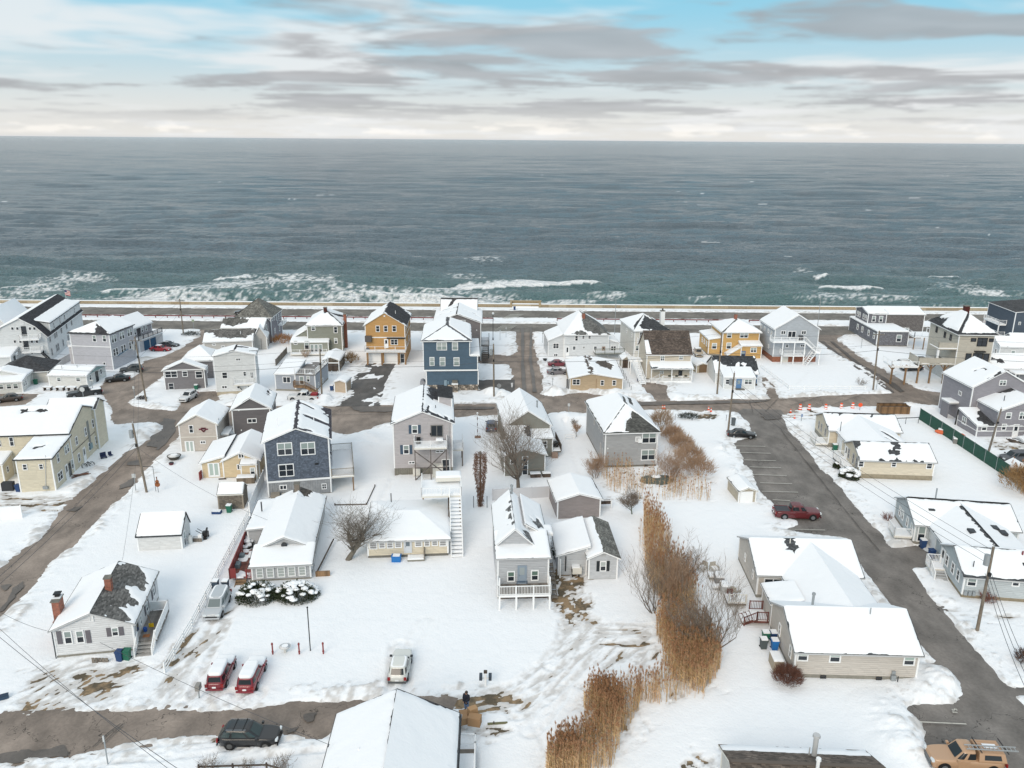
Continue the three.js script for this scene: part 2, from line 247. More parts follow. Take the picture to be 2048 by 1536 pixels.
{
const wet = new THREE.MeshStandardMaterial({ color: lin('#776e67'), roughness: 0.5, map: asphaltMap }), tar = new THREE.MeshStandardMaterial({ color: lin('#6b635d'), roughness: 0.7, map: asphaltMap }), sand = mat('#b39a80', { map: grainMap });
let k = 0; const lay = (name, px, m, n = 6, r = 0.5) => { const g = blot(px, n, r); g.translate(0,0.085 + 0.0042 * k++, 0); struct(numbered(name), g, m); };
lay('wet_patch', [[0,1508],[70,1500],[128,1494],[134,1512],[60,1524],[-20,1530]], wet);
lay('wet_patch', [[300,862],[330,838],[352,842],[348,872],[318,900],[296,893]], wet, 6,0.8);
lay('wet_patch', [[256,925],[282,920],[280,932],[254,932]], wet, 5,0.3); lay('wet_patch', [[240,972],[270,955],[264,972],[238,980]], wet, 5,0.3);
lay('wet_patch', [[132,1022],[150,1015],[166,1014],[150,1024]], wet, 5,0.2); lay('wet_patch', [[0,1175],[18,1170],[24,1172],[8,1184]], wet, 5,0.25); lay('wet_patch', [[28,1176],[46,1164],[48,1172],[34,1190],[10,1222],[0,1225]], wet, 5,0.3);
lay('wet_patch', [[700,815],[870,813],[990,815],[985,819],[850,822],[720,826]], wet, 8,0.5);
lay('wet_patch', [[1265,805],[1400,804],[1540,801],[1530,805],[1390,809],[1280,812]], wet, 8,0.5);
lay('wet_patch', [[1520,822],[1555,820],[1562,838],[1534,842],[1522,834]], wet, 6,0.4);
lay('wet_patch', [[570,1462],[598,1456],[592,1464],[574,1468]], wet, 5,0.2); lay('wet_patch', [[606,1432],[632,1429],[622,1442],[612,1448]], wet, 5,0.3);
lay('worn_track', [[1640,684],[1648,684],[1700,725],[1760,762],[1790,786],[1778,786],[1740,756],[1690,722]], tar, 7,0.3);
lay('worn_track', [[1660,684],[1666,684],[1720,728],[1790,768],[1810,784],[1800,786],[1770,764],[1706,724]], tar, 7,0.3);
lay('worn_track', [[1042,655],[1048,655],[1048,720],[1052,785],[1044,785],[1042,720]], wet, 7,0.3); lay('worn_track', [[1060,655],[1064,655],[1064,720],[1074,785],[1066,785],[1058,720]], wet, 7,0.3);
for (const [a, b] of [[[[185,1498],[240,1450]],0],[[[205,1492],[245,1452]],0],[[[1560,860],[1700,1035]],0],[[[1700,1035],[1760,1105]],0],[[[770,808],[1020,808]],0],[[[500,835],[900,826]],0],[[[1480,822],[1430,806]],0],[[[1505,826],[1500,803]],0],[[[1530,824],[1555,800]],0],[[[1580,813],[1640,795]],0],[[[1660,812],[1730,790]],0]]) {
const [p, q] = [P(...a[0]), P(...a[1])], L = p.distanceTo(q), g = new MB(), n = Math.ceil(L / 1.2); let pr = null;
for (let i = 0; i <= n; i++) { const x = lerp(p.x, q.x, i / n) + 0.12 * fbm(i * 0.7, L, 2), z = lerp(p.z, q.z, i / n) + 0.12 * fbm(i * 0.7 + 30, L, 2), w = 0.035 + 0.025 * hash2(i, 3); const dx = -(q.z - p.z) / L * w, dz = (q.x - p.x) / L * w, c = [[x - dx, 0.19, z - dz],[x + dx, 0.19, z + dz]]; if (pr) g.quad(pr[0], pr[1], c[1], c[0]); pr = c; }
struct(numbered('tar_seam'), g, tar);
}
const paint = mat('#d6d2c8', { roughness: 0.7, map: grainMap });
const line = (a, b, w) => { const p = P(...a), q = P(...b), L = p.distanceTo(q), dx = -(q.z - p.z) / L * w / 2, dz = (q.x - p.x) / L * w / 2, y = 0.2; struct(numbered('painted_line'), new MB().quad([p.x - dx, y, p.z - dz],[p.x + dx, y, p.z + dz],[q.x + dx, y, q.z + dz],[q.x - dx, y, q.z - dz]), paint); };
for (const [x0, y0, x1, y1] of [[1466,894,1531,895],[1478,907,1541,909],[1487,922,1552,924],[1499,936,1562,938],[1504,951,1573,954],[1520,968,1584,970],[1524,985,1596,987],[1545,1002,1580,1004],[1578,1061,1650,1063],[1824,1447,1932,1452]]) line([x0, y0],[x1, y1],0.13);
// parking space number
line([1904,1428],[1914,1429],0.16); line([1905,1425],[1911,1421],0.14); line([1904,1422],[1906,1426],0.14); line([1911,1421],[1913,1425],0.12);
// crossing on the boulevard
for (let k = 0; k < 6; k++) { line([1020 - k * 3,630 + k * 1.6],[1047 - k * 3,630 + k * 1.6],0.5); line([1003 - k * 3.2,652 + k * 2.4],[1034 - k * 3.2,652 + k * 2.4],0.55); }
for (let x = -200; x < 200; x += 8) for (const z of [-215.5,-199.2]) { }
}
// thin or trodden snow: outline, how much shows through, size of the pieces
const THIN = [
[[[0,985],[60,990],[140,994],[166,984],[133,1014],[112,1022],[60,1024],[0,1022]],0.62,1.2,3.5],
[[[880,1404],[897,1392],[950,1386],[999,1384],[1046,1402],[1008,1421],[956,1433],[921,1421]],0.95,1.1,2],
[[[958,1445],[1010,1446],[1022,1462],[975,1472],[956,1466]],0.8,0.8,1.5],
[[[1104,1078],[1120,1085],[1150,1130],[1170,1178],[1188,1237],[1215,1250],[1132,1252],[1113,1216],[1103,1171],[1108,1120]],0.85,0.5,0.7],
[[[1130,1245],[1225,1245],[1312,1252],[1318,1300],[1290,1330],[1190,1335],[1100,1395],[1050,1428],[1005,1392],[1085,1335],[1120,1285]],0.46,0.9,5,0.95],
[[[1195,1262],[1300,1258],[1310,1275],[1290,1310],[1215,1298]],0.62,0.7,4],
[[[150,1352],[185,1338],[270,1322],[286,1336],[262,1362],[215,1385],[168,1385]],0.82,0.8,2.2,0.5],
[[[60,1345],[110,1330],[250,1345],[230,1390],[160,1425],[140,1434],[50,1430],[40,1400]],0.52,0.7,3,0.95],
[[[28,1432],[55,1408],[140,1405],[155,1428],[100,1438],[0,1438]],0.72,0.8,1.5],
[[[322,1360],[345,1300],[378,1262],[392,1262],[375,1300],[345,1370]],0.7,0.6,3.5,1.35],
[[[372,1310],[398,1262],[425,1262],[440,1225],[458,1210],[465,1225],[440,1270],[398,1335],[380,1345]],0.62,0.6,4,1.35],
[[[315,1390],[330,1355],[390,1330],[400,1395],[360,1425],[320,1420]],0.46,0.6,5,1.3],
[[[135,1512],[190,1498],[270,1486],[440,1470],[430,1486],[260,1506],[140,1530],[60,1540],[0,1535],[0,1522]],0.42,0.7,2.5],
[[[1388,827],[1432,828],[1434,838],[1392,838]],0.95,0.8,1],[[[1330,815],[1440,815],[1470,824],[1440,836],[1340,832]],0.3,1.2,2],[[[1556,820],[1630,822],[1626,838],[1570,838]],0.55,1,3],
[[[1972,884],[2060,880],[2060,900],[1990,900]],0.7,1.2,3],[[[1885,1212],[1960,1226],[2050,1236],[2050,1241],[1950,1236],[1890,1222]],0.6,0.5,3],
[[[1388,1512],[1440,1505],[1440,1540],[1380,1540]],0.75,0.8,1.2],[[[1260,1290],[1330,1290],[1440,1300],[1430,1370],[1300,1400],[1240,1540],[1090,1540],[1150,1380]],0.32,0.4,1],
[[[1205,940],[1420,940],[1420,1000],[1215,1005]],0.3,0.4,1],[[[1450,880],[1470,886],[1548,1010],[1520,1005]],0.15,0.4,1],
[[[1680,800],[1700,803],[1752,800],[1730,818],[1690,818]],0.2,0.5,2],[[[1655,684],[1690,684],[1800,760],[1770,770]],0.25,1,3],
[[[1100,720],[1112,748],[1106,770],[1090,745]],0.3,0.8,1.3],[[[690,735],[730,735],[740,812],[670,812]],0.3,1.2,1.5],[[[845,772],[960,782],[960,790],[880,792]],0.35,0.6,2],
].map(([px, t, f, st, a = 0]) => { const pts = px.map(([x, y]) => { const g = P(x, y); return [g.x, g.z]; }), xs = pts.map((p) => p[0]), zs = pts.map((p) => p[1]); return { pts, t, f, st, a, x0: Math.min(...xs), x1: Math.max(...xs), z0: Math.min(...zs), z1: Math.max(...zs) }; });
// heaps pushed up by the plough: pixel, radius, height
const HEAPS = [[1108,790,3.2,1.9],[280,868,3.6,1.1],[305,858,2.6,0.9],[1880,1370,3.4,0.9],[1850,1385,2.6,0.6],[1440,825,3,1.0],[930,782,3,0.7],[985,786,2.6,1.0],[1000,789,2.2,0.9],[700,790,3,0.9],[650,800,4,0.8],[630,795,3,0.7],[1130,838,4,1.0],[1160,842,3,0.9],[735,880,3.4,0.9],[720,895,3,0.8],[1455,900,4,0.6],[1480,945,3,0.5],[1350,795,3,0.7],[1230,787,3,0.8],[1290,795,3,0.6],[1200,787,2,0.6],[1590,845,3,0.3],[460,790,2,0.2],[1790,1460,3,0.7],[1805,1490,3,0.8],[1780,1430,3,0.5]].map(([x, y, r, h]) => { const g = P(x, y); return [g.x, g.z, r, h]; });
// ruts left by wheels and feet: line, spacing, width, depth
const RUTS = [
[[[795,1408],[798,1370],[799,1330],[800,1296]],1.5,0.5,0.1,0.3],[[[812,1300],[838,1268],[852,1244]],1.3,0.4,0.04,0.1],[[[1150,1240],[1146,1280],[1110,1330],[1060,1372],[1010,1398],[960,1410]],1.7,0.42,0.1,0.6],[[[1185,1245],[1180,1290],[1140,1345],[1085,1392],[1035,1425]],1.7,0.42,0.1,0.55],[[[1122,1240],[1118,1280],[1085,1325],[1035,1365],[985,1388],[930,1394]],0,0.5,0.12,0.4],[[[1300,1262],[1200,1258],[1150,1275],[1105,1330]],1.7,0.4,0.08,0.5],[[[1120,1380],[1085,1435],[1062,1464]],1.4,0.35,0.08,0.3],[[[350,1420],[400,1320],[440,1250]],1.6,0.5,0.1,0.7],[[[330,1420],[380,1300],[410,1240]],1.6,0.4,0.08,0.5],[[[60,1425],[110,1370],[170,1330]],1.6,0.45,0.1,0.6],[[[120,1425],[170,1380],[240,1340]],1.6,0.4,0.08,0.5],[[[200,1425],[230,1395],[262,1350]],0,0.6,0.08,0.5],
[[[455,1395],[430,1412]],1.4,0.4,0.08,0.3],[[[510,1392],[480,1412]],1.4,0.4,0.08,0.3],[[[0,1004],[80,1006],[140,1000]],1.7,0.6,0.1,0.8],[[[820,905],[770,985],[745,1040]],0,0.5,0.08,0.1],[[[1130,845],[1140,900],[1165,960]],0,0.4,0.07,0.1],[[[430,1520],[560,1500],[650,1488]],1.6,0.4,0.08,0.4],[[[20,1532],[240,1512],[430,1494]],1.6,0.4,0.08,0.4],[[[1545,820],[1660,700]],0,0.4,0.06,0.1],[[[690,880],[720,960]],0,0.5,0.06,0.1],[[[955,1440],[945,1536]],0,0.5,0.06,0.1],[[[1020,1400],[1060,1440],[1090,1500]],0,0.4,0.06,0.2],[[[1690,890],[1650,910]],0,0.7,0.06,0.1],
].map(([px, sp, w, dp, dirt]) => { const pts = px.map(([x, y]) => { const g = P(x, y); return [g.x, g.z]; }), xs = pts.map((p) => p[0]), zs = pts.map((p) => p[1]); return { pts, sp, w, dp, dirt, x0: Math.min(...xs) - 2, x1: Math.max(...xs) + 2, z0: Math.min(...zs) - 2, z1: Math.max(...zs) + 2 }; });
const snowAt = (() => {
const X0 = -170, Z0 = -228, N = 0.5, nx = 680, nz = 384, sd = new Float32Array(nx * nz), bm = new Float32Array(nx * nz), ed = new Float32Array(nx * nz), pt = new Float32Array(nx * nz);
for (let j = 0; j < nz; j++) for (let i = 0; i < nx; i++) {
const x = X0 + i * N, z = Z0 + j * N; let d = 6, b = 0, e = 0.3, q = 0;
for (const r of ROADS) { if (x < r.x0 - d || x > r.x1 + d || z < r.z0 - d || z > r.z1 + d) continue; const s = sdPoly(r, x, z); if (s < d) { d = s; b = r.berm; e = r.edge; q = r.patchy ?? 0; } }
const k = j * nx + i; sd[k] = d; bm[k] = b; ed[k] = e; pt[k] = q;
}
const at = (A, x, z) => { const fx = clamp((x - X0) / N, 0, nx - 1.01), fz = clamp((z - Z0) / N, 0, nz - 1.01), i = fx | 0, j = fz | 0, u = fx - i, v = fz - j, k = j * nx + i; return (A[k] * (1 - u) + A[k + 1] * u) * (1 - v) + (A[k + nx] * (1 - u) + A[k + nx + 1] * u) * v; };
return (x, z) => {
const s = at(sd, x, z), b = at(bm, x, z), e = at(ed, x, z), q = at(pt, x, z), n1 = fbm(x * 0.45, z * 0.45,4), n2 = fbm(x * 2.1 + 9, z * 2.1,3), lo = fbm(x * 0.05 + 4, z * 0.05,3);
let y = 0.13 + 0.05 * lo + 0.012 * n1, dirty = 0;
const lump = Math.exp(-Math.pow((s - 1.3) / 1.1,2)) * b * clamp(0.5 + 1.1 * n1 + 0.3 * lo, 0,1.4); y += lump + lump * 0.8 * n2 + lump * 0.35 * fbm(x * 4.5, z * 4.5,2);
let se = s + e * (n1 * 1.6 + n2 * 0.5);
if (q) { const ql = fbm(x * 0.5 + 77, z * 0.3,4); if (s < 0 && ql > 0.32 - q) se = Math.max(se, (ql - 0.32 + q) * 0.8); }
y = Math.min(y, -0.06 + se * 0.7);
if (s < 2.6 && s > -1) dirty = clamp((n2 * 1.0 + n1 * 0.6 - 0.1 + (1.0 - s) * 0.2) * 2.4) * 0.6;
for (const h of HEAPS) { const dx = x - h[0], dz = z - h[1], d = Math.hypot(dx, dz) / h[2]; if (d < 1.6) { const k = Math.exp(-d * d * 2.2) * h[3] * (1 + 0.35 * n1 + 0.22 * n2); if (k > 0.03) y = Math.max(y, Math.min(y, 0.13) + k); } }
for (const t of THIN) {
if (x < t.x0 - 1.5 || x > t.x1 + 1.5 || z < t.z0 - 1.5 || z > t.z1 + 1.5) continue;
const d = sdPoly(t, x, z) + 0.9 * n1; if (d > 1.2) continue;
const f = t.f, ca = Math.cos(t.a), sa = Math.sin(t.a), X = x * ca - z * sa, Z = x * sa + z * ca, n = 0.5 + 0.55 * fbm(X * f / t.st * 2.2 + 31, Z * f * 2.2,4) + 0.42 * fbm(X * 3.4 / t.st + 5, Z * 3.4,3), m = n - (t.t - 0.06) * sstep(1.2,-0.8, d); y = Math.min(y, 0.012 + m * 0.24); if (m < 0.14) dirty = Math.max(dirty, clamp((0.14 - m) * 5 + n2 * 0.3) * 0.6);
}
for (const r of RUTS) { if (x < r.x0 || x > r.x1 || z < r.z0 || z > r.z1) continue; let d = 9; for (let i = 0; i < r.pts.length - 1; i++) { const [ax, az] = r.pts[i], bx = r.pts[i + 1][0] - ax, bz = r.pts[i + 1][1] - az, t = clamp(((x - ax) * bx + (z - az) * bz) / (bx * bx + bz * bz)); d = Math.min(d, Math.hypot(x - ax - bx * t, z - az - bz * t)); } d = Math.abs(d + 0.12 * n1 - r.sp / 2); const k = sstep(r.w, r.w * 0.35, d); y += r.dp * 0.5 * sstep(r.w * 1.9, r.w * 1.1, d) * (1 - k) * (0.6 + n2); y = Math.min(y, lerp(y, 0.13 - r.dp + 0.03 * n2, k)); dirty = Math.max(dirty, k * r.dirt * clamp(0.45 + 1.3 * n2 + 0.5 * n1)); }
if (s < 5) y += (0.03 * n2 + 0.02 * fbm(x * 5, z * 5,2)) * sstep(5,1, s);
return [Math.max(y, -0.06), dirty, s];
};
})();
const soilSnow = new THREE.MeshStandardMaterial({ color: 0xffffff, vertexColors: true, roughness: 0.95, bumpMap: snowBump, bumpScale: 0.06 });
{
const bands = [[-36,-70,0.18],[-70,-104,0.25],[-104,-150,0.36],[-150,-224,0.5]], gs = [];
for (const [za, zb, c] of bands) {
const wx = Math.ceil((0.66 * -zb + 12) / c) * c, nx = Math.round(2 * wx / c), nz = Math.ceil((za - zb) / c) + 1, p = new Float32Array((nx + 1) * (nz + 1) * 3), cl = new Float32Array(p.length), uv = new Float32Array((nx + 1) * (nz + 1) * 2), ix = [];
for (let j = 0; j <= nz; j++) for (let i = 0; i <= nx; i++) {
const x = -wx + i * c, z = za - j * c, k = j * (nx + 1) + i, [y, q] = snowAt(x, z);
p[k * 3] = x; p[k * 3 + 1] = y; p[k * 3 + 2] = z; uv[k * 2] = x; uv[k * 2 + 1] = z;
cl[k * 3] = lerp(0.86,0.40, q); cl[k * 3 + 1] = lerp(0.875,0.365, q); cl[k * 3 + 2] = lerp(0.9,0.33, q);
}
for (let j = 0; j < nz; j++) for (let i = 0; i < nx; i++) { const a = j * (nx + 1) + i, b = a + 1, d = a + nx + 1, e = d + 1; if (p[a * 3 + 1] <= -0.055 && p[b * 3 + 1] <= -0.055 && p[d * 3 + 1] <= -0.055 && p[e * 3 + 1] <= -0.055) continue; ix.push(a, b, e, a, e, d); }
const g = new THREE.BufferGeometry(); g.setAttribute('position', new THREE.BufferAttribute(p, 3)); g.setAttribute('color', new THREE.BufferAttribute(cl, 3)); g.setAttribute('uv', new THREE.BufferAttribute(uv, 2)); g.setIndex(ix); g.computeVertexNormals(); gs.push(g);
}
struct('snow_ground', mergeGeometries(gs), soilSnow);
const o = new MB(); for (const [x0, x1, z0, z1] of [[-700,-20,-36,470],[-20,700,-36,470],[-700,-170,-224,-36],[170,700,-224,-36]]) o.quad([x0,0.11, z1],[x1,0.11, z1],[x1,0.11, z0],[x0,0.11, z0]);
struct('snow_field', o, M.snow);
}
// ---------------------------------------------------------------- sea wall and sea
{
const w = thing('sea_wall', 'long tan concrete sea wall with snow along its top beside the boulevard', 'wall'), g = new MB(), s = new MB();
for (let i = 0; i < 104; i++) { const x = -260 + i * 5; if (x > 0 && x < 3) { } const m = bx(x + 0.02, x + 4.98,-5,0.98,-225.4,-224.6); part(w, 'wall_section', m, mat(pick(['#b6a488', '#ad9b80', '#c0b096', '#a8977d', '#b9aa90']), { map: grainMap })); }
const n = 260, N = (i, h) => [-260 + i * 2,0.98 + h * (0.75 + 0.35 * fbm(i * 0.7,3,3)), 0];
for (let i = 0; i < n; i++) { const a = N(i, 0.12), b = N(i + 1,0.12); s.quad([a[0],0.97,-224.55],[b[0],0.97,-224.55],[b[0], b[1],-224.7],[a[0], a[1],-224.7]).quad([a[0], a[1],-224.7],[b[0], b[1],-224.7],[b[0], b[1],-225.3],[a[0], a[1],-225.3]); }
part(w, 'snow_cover', s, M.snow);
// beach stairs gate: higher ramp wall with a blue barrel beside it
const r = thing('sea_wall_stair', 'low tan concrete stair wall on the sea wall opposite the side street', 'stair');
const q = P(1052,617), m2 = bx(q.x - 4.4, q.x - 3.9,0,1.5,-226.6,-224.4).box(q.x + 3.6, q.x + 4.2,0,1.35,-226.6,-224.4).box(q.x - 4.4, q.x + 4.2,0,1.45,-227,-226.4); part(r, 'wall', m2, mat('#b3a080', { map: grainMap }));
part(r, 'coping', bx(q.x - 4.5, q.x + 4.3,1.45,1.6,-227.1,-226.3), mat('#a9967a')); for (let i = 0; i < 3; i++) part(r, 'step', bx(q.x - 3.8, q.x + 3.5,0.1,0.4 + i * 0.3,-225 - i * 0.45,-224.4 - i * 0.45 + 0.001 * i), M.snow);
}
{
const LV = -3.1, zs = [226]; while (zs[zs.length - 1] < 430) zs.push(zs[zs.length - 1] + 0.85); while (zs[zs.length - 1] < 9000) zs.push(zs[zs.length - 1] * 1.0072); while (zs[zs.length - 1] < 34000) zs.push(zs[zs.length - 1] * 1.035);
const nc = 680, nr = zs.length, p = new Float32Array((nc + 1) * nr * 3), cl = new Float32Array(p.length), uv = new Float32Array((nc + 1) * nr * 2), ix = new Uint32Array(nc * (nr - 1) * 6);
const at = (x, y) => { const g = P(x, y, LV); return [g.x, -g.z]; };
const FOAM = [[60,580,110,24],[150,552,90,10],[330,585,120,16],[480,570,110,22],[620,562,110,18],[690,590,130,16],[860,585,130,20],[930,548,90,14],[970,515,60,7],[1000,592,110,12],[1150,600,90,8],[1220,588,90,10],[1420,592,70,10],[1500,570,80,8],[1600,541,36,5],[1640,595,120,12],[1700,578,70,8],[1800,600,90,8],[1930,575,90,18],[2020,590,80,14],[240,600,300,6],[900,604,300,5]].map(([x, y, rx, ry]) => { const c = at(x, y); return [...c, rx * c[1] / FPX, at(x, y - ry)[1] - c[1]]; });
const SURF = [[890,573,1215,566,7],[738,572,900,574,4],[600,577,700,576,3.5],[425,557,500,555,4],[200,590,420,588,3],[1640,583,1772,578,6],[1630,560,1655,557,3],[1858,556,1920,554,3],[0,574,90,572,3],[700,598,1000,600,3],[1850,580,1920,578,3],[560,597,690,594,3]].map(([x0, y0, x1, y1, w]) => [...at(x0, y0), ...at(x1, y1), w]);
const OCT = [[3.4,0.55],[7,0.95],[14,1.25],[28,1.4],[60,1.6]];
const wave = (x, d) => { // d: metres beyond the wall
const near = sstep(160,20, d), ph = d * (2 * Math.PI / lerp(24,17, near)) + 2.6 * fbm(x * 0.012, d * 0.012,3) + 0.02 * x, s = Math.sin(ph), A = (0.3 + 0.85 * near * sstep(-2,22, d)) * (0.5 + 0.9 * clamp(0.45 + 0.9 * fbm(x * 0.02 + 9, d * 0.03,2)));
const crest = Math.pow(0.5 + 0.5 * s, 2.2); return [A * (crest * 2 - 0.7), crest, A];
};
for (let j = 0; j < nr; j++) {
const z = zs[j], d = z - 226, hw = 0.68 * z + 40, far = sstep(1500,300, z);
for (let i = 0; i <= nc; i++) {
const x = (i / nc * 2 - 1) * hw, k = j * (nc + 1) + i; let y = 0, f = 0, teal = sstep(150,15, d) * 0.8;
if (z < 1900) {
const [h, cr, A] = wave(x, d); y = h * sstep(1900,700, z);
y += 0.16 * far * fbm(x * 0.3, z * 0.6,2);
if (d < 150) {
let zone = -0.75 + 0.9 * sstep(26,8, d) + 0.25 * fbm(x * 0.02, d * 0.03 + 3,3); for (const q of FOAM) { const u = (x - q[0]) / q[2], w = (z - q[1]) / q[3], e = u * u + w * w; if (e < 4) zone += 1.35 * Math.exp(-e * 1.3); }
if (zone > -0.7) { const wx = x + 2.5 * fbm(x * 0.1, d * 0.14,3), wd = d + 2 * fbm(x * 0.1 + 30, d * 0.14,3), lace = 1 - Math.abs(fbm(wx * 0.42, wd * 0.5,3)) * 2.8, lace2 = 1 - Math.abs(fbm(wx * 1.0, wd * 1.1 + 7,2)) * 2.6; f = sstep(0.45,0.95,0.42 * lace + 0.34 * lace2 + 0.62 * zone) * 0.95; }
for (const q of SURF) { const u = (x - q[0]) / (q[2] - q[0]); if (u < -0.05 || u > 1.05) continue; const zc = lerp(q[1], q[3], u) + 1.6 * fbm(x * 0.06, q[1],3), e = z - zc, wd = q[4] * sstep(-0.05,0.12, u) * sstep(1.05,0.9, u) * (1 + 0.5 * fbm(x * 0.25, q[1],2)); if (e > -wd * 0.35 && e < wd) f = Math.max(f, sstep(0,0.3,1 - e / wd + 0.5 * fbm(x * 0.8, z * 0.8,3))); y += 0.9 * Math.exp(-Math.pow((e + wd * 0.1) / 1.6,2)) * sstep(-0.05,0.1, u) * sstep(1.05,0.9, u); }
const big = fbm(x * 0.06, d * 0.11,3), lace2 = fbm(x * 0.5, d * 0.6,3);
if (d < 10) f = Math.max(f, sstep(0.2,0.6,0.5 + big + 0.4 * lace2 - d * 0.06));
}
if (z > 300) { const wc = fbm(x * 0.05 + 70, z * 0.12,4); if (wc > 0.68 && cr > 0.6) f = Math.max(f, 0.7); }
}
if (z < 9000) { const cell = Math.max(0.85, z * 0.0072); for (const [l, A] of OCT) { const wt = sstep(2.2 * cell, 3.6 * cell, l) * sstep(l * 1500, l * 500, z) * (l > 40 ? 1 : sstep(-4,30, d) * 0.85 + 0.15); if (wt > 0) y += A * wt * fbm(x / l * 0.42 + l, z / l + 0.15 * fbm(x / l * 0.2, z / l * 0.3,2), 2); } }
p[k * 3] = x; p[k * 3 + 1] = LV + y; p[k * 3 + 2] = -z; uv[k * 2] = x; uv[k * 2 + 1] = z;
cl[k * 3] = lerp(lerp(0.085,0.1, teal), 0.82, f); cl[k * 3 + 1] = lerp(lerp(0.12,0.185, teal), 0.83, f); cl[k * 3 + 2] = lerp(lerp(0.145,0.185, teal), 0.84, f);
}
}
let n = 0; for (let j = 0; j < nr - 1; j++) for (let i = 0; i < nc; i++) { const a = j * (nc + 1) + i, b = a + 1, c = a + nc + 1, e = c + 1; ix[n++] = a; ix[n++] = b; ix[n++] = e; ix[n++] = a; ix[n++] = e; ix[n++] = c; }
const g = new THREE.BufferGeometry(); g.setAttribute('position', new THREE.BufferAttribute(p, 3)); g.setAttribute('color', new THREE.BufferAttribute(cl, 3)); g.setAttribute('uv', new THREE.BufferAttribute(uv, 2)); g.setIndex(new THREE.BufferAttribute(ix, 1)); g.computeVertexNormals();
const rip = dataTex(1024, (i, j) => 0.5 + 0.24 * tnoise(i / 32, j / 16,32,64) + 0.18 * tnoise(i / 16, j / 8,64,128) + 0.08 * tnoise(i / 4, j / 4,256), 48, false);
struct('sea', g, new THREE.MeshPhysicalMaterial({ color: 0xffffff, vertexColors: true, roughness: 0.12, ior: 1.33, bumpMap: rip, bumpScale: 1.5 }));
const fl = new MB().quad([-40000,-9,-225],[40000,-9,-225],[40000,-9,-36000],[-40000,-9,-36000]); struct('sea_floor', fl, mat('#4b5a58'));
}
// ---------------------------------------------------------------- houses
const winCache = {};
function winGeo(w, h, kind) {
w = Math.max(0.3, Math.round(w * 20) / 20); h = Math.max(0.3, Math.round(h * 20) / 20); const key = kind + w + '_' + h; if (winCache[key]) return winCache[key];
const f = new MB(), lo = new MB(), hi = new MB(), t = Math.min(0.11, w * 0.14), D = 0.07, bar = (x0, x1, y0, y1, d = D) => f.box(x0, x1, y0, y1,0, d), X = w / 2, Y = h / 2;
if (kind !== 'panel') { bar(-X, X, Y - t, Y); bar(-X, X, -Y, -Y + t); bar(-X, -X + t, -Y + t, Y - t); bar(X - t, X, -Y + t, Y - t); }
const pane = (x0, x1, y0, y1, up) => (up ? hi : lo).quad([x0, y0,0.02],[x1, y0,0.02],[x1, y1,0.02],[x0, y1,0.02]);
const cols = { dd: 2, ddd: 3, s: 2, fd: 2, sl: 2 }[kind] ?? 1, m = 0.05, cw = (w - 2 * t) / cols;
for (let k = 0; k < cols; k++) {
const x0 = -X + t + cw * k, x1 = x0 + cw; if (k) bar(x0 - 0.045, x0 + 0.045,-Y + t, Y - t, D - 0.01);
if (kind[0] === 'd') { bar(x0, x1,-m / 2, m / 2,0.05); pane(x0, x1,0, Y - t, true); pane(x0, x1,-Y + t, 0); }
else if (kind === 'fd') { f.box(x0, x1,-Y, -Y + 0.25,0,0.05); pane(x0 + 0.1, x1 - 0.1,-Y + 0.25, Y - t, true); bar(x0, x0 + 0.1,-Y, Y, 0.05); bar(x1 - 0.1, x1,-Y, Y, 0.05); }
else if (kind === 'q') { bar(-0.025,0.025,-Y + t, Y - t, 0.05); bar(x0, x1,-0.025,0.025,0.05); pane(x0, x1,-Y + t, Y - t); }
else if (kind === 'h3') { for (let i = 1; i < 3; i++) bar(x0, x1,-Y + t + (h - 2 * t) * i / 3 - 0.02,-Y + t + (h - 2 * t) * i / 3 + 0.02,0.05); pane(x0, x1,-Y + t, Y - t, true); }
else if (kind === 'g') { f.box(-X + t, X - t, -Y + t, Y - t, 0,0.03); for (let i = 1; i < 4; i++) f.box(-X + t, X - t, -Y + h * i / 4 - 0.01,-Y + h * i / 4 + 0.01,0.03,0.045); }
else if (kind === 'gw') { f.box(-X + t, X - t, -Y + t, Y - t, 0,0.03); for (let i = 0; i < 4; i++) { const a = -X + t + (w - 2 * t) * (i + 0.15) / 4, b = -X + t + (w - 2 * t) * (i + 0.85) / 4; lo.quad([a, Y - t - 0.5,0.05],[b, Y - t - 0.5,0.05],[b, Y - t - 0.15,0.05],[a, Y - t - 0.15,0.05]); } }
else if (kind === 'door') { f.box(-X + t, X - t, -Y, Y - t, 0,0.04); }
else if (kind === 'pd') { f.box(-X + t, X - t, -Y, Y - t, 0,0.035); lo.quad([-X + t + 0.12,-0.02,0.05],[X - t - 0.12,-0.02,0.05],[X - t - 0.12, Y - t - 0.12,0.05],[-X + t + 0.12, Y - t - 0.12,0.05]); }
else if (kind === 'vent') { for (let y = -Y + t; y < Y - t; y += 0.1) f.box(-X + t, X - t, y, y + 0.05,0,0.03); }
else pane(x0, x1,-Y + t, Y - t);
}
return winCache[key] = { frame: f.geo(), lo: lo.empty ? null : lo.geo(), hi: hi.empty ? null : hi.geo() };
}
const NAMES = { g: 'garage_door', gw: 'garage_door', door: 'door', pd: 'door', fd: 'glass_door', sl: 'sliding_door', vent: 'vent' };
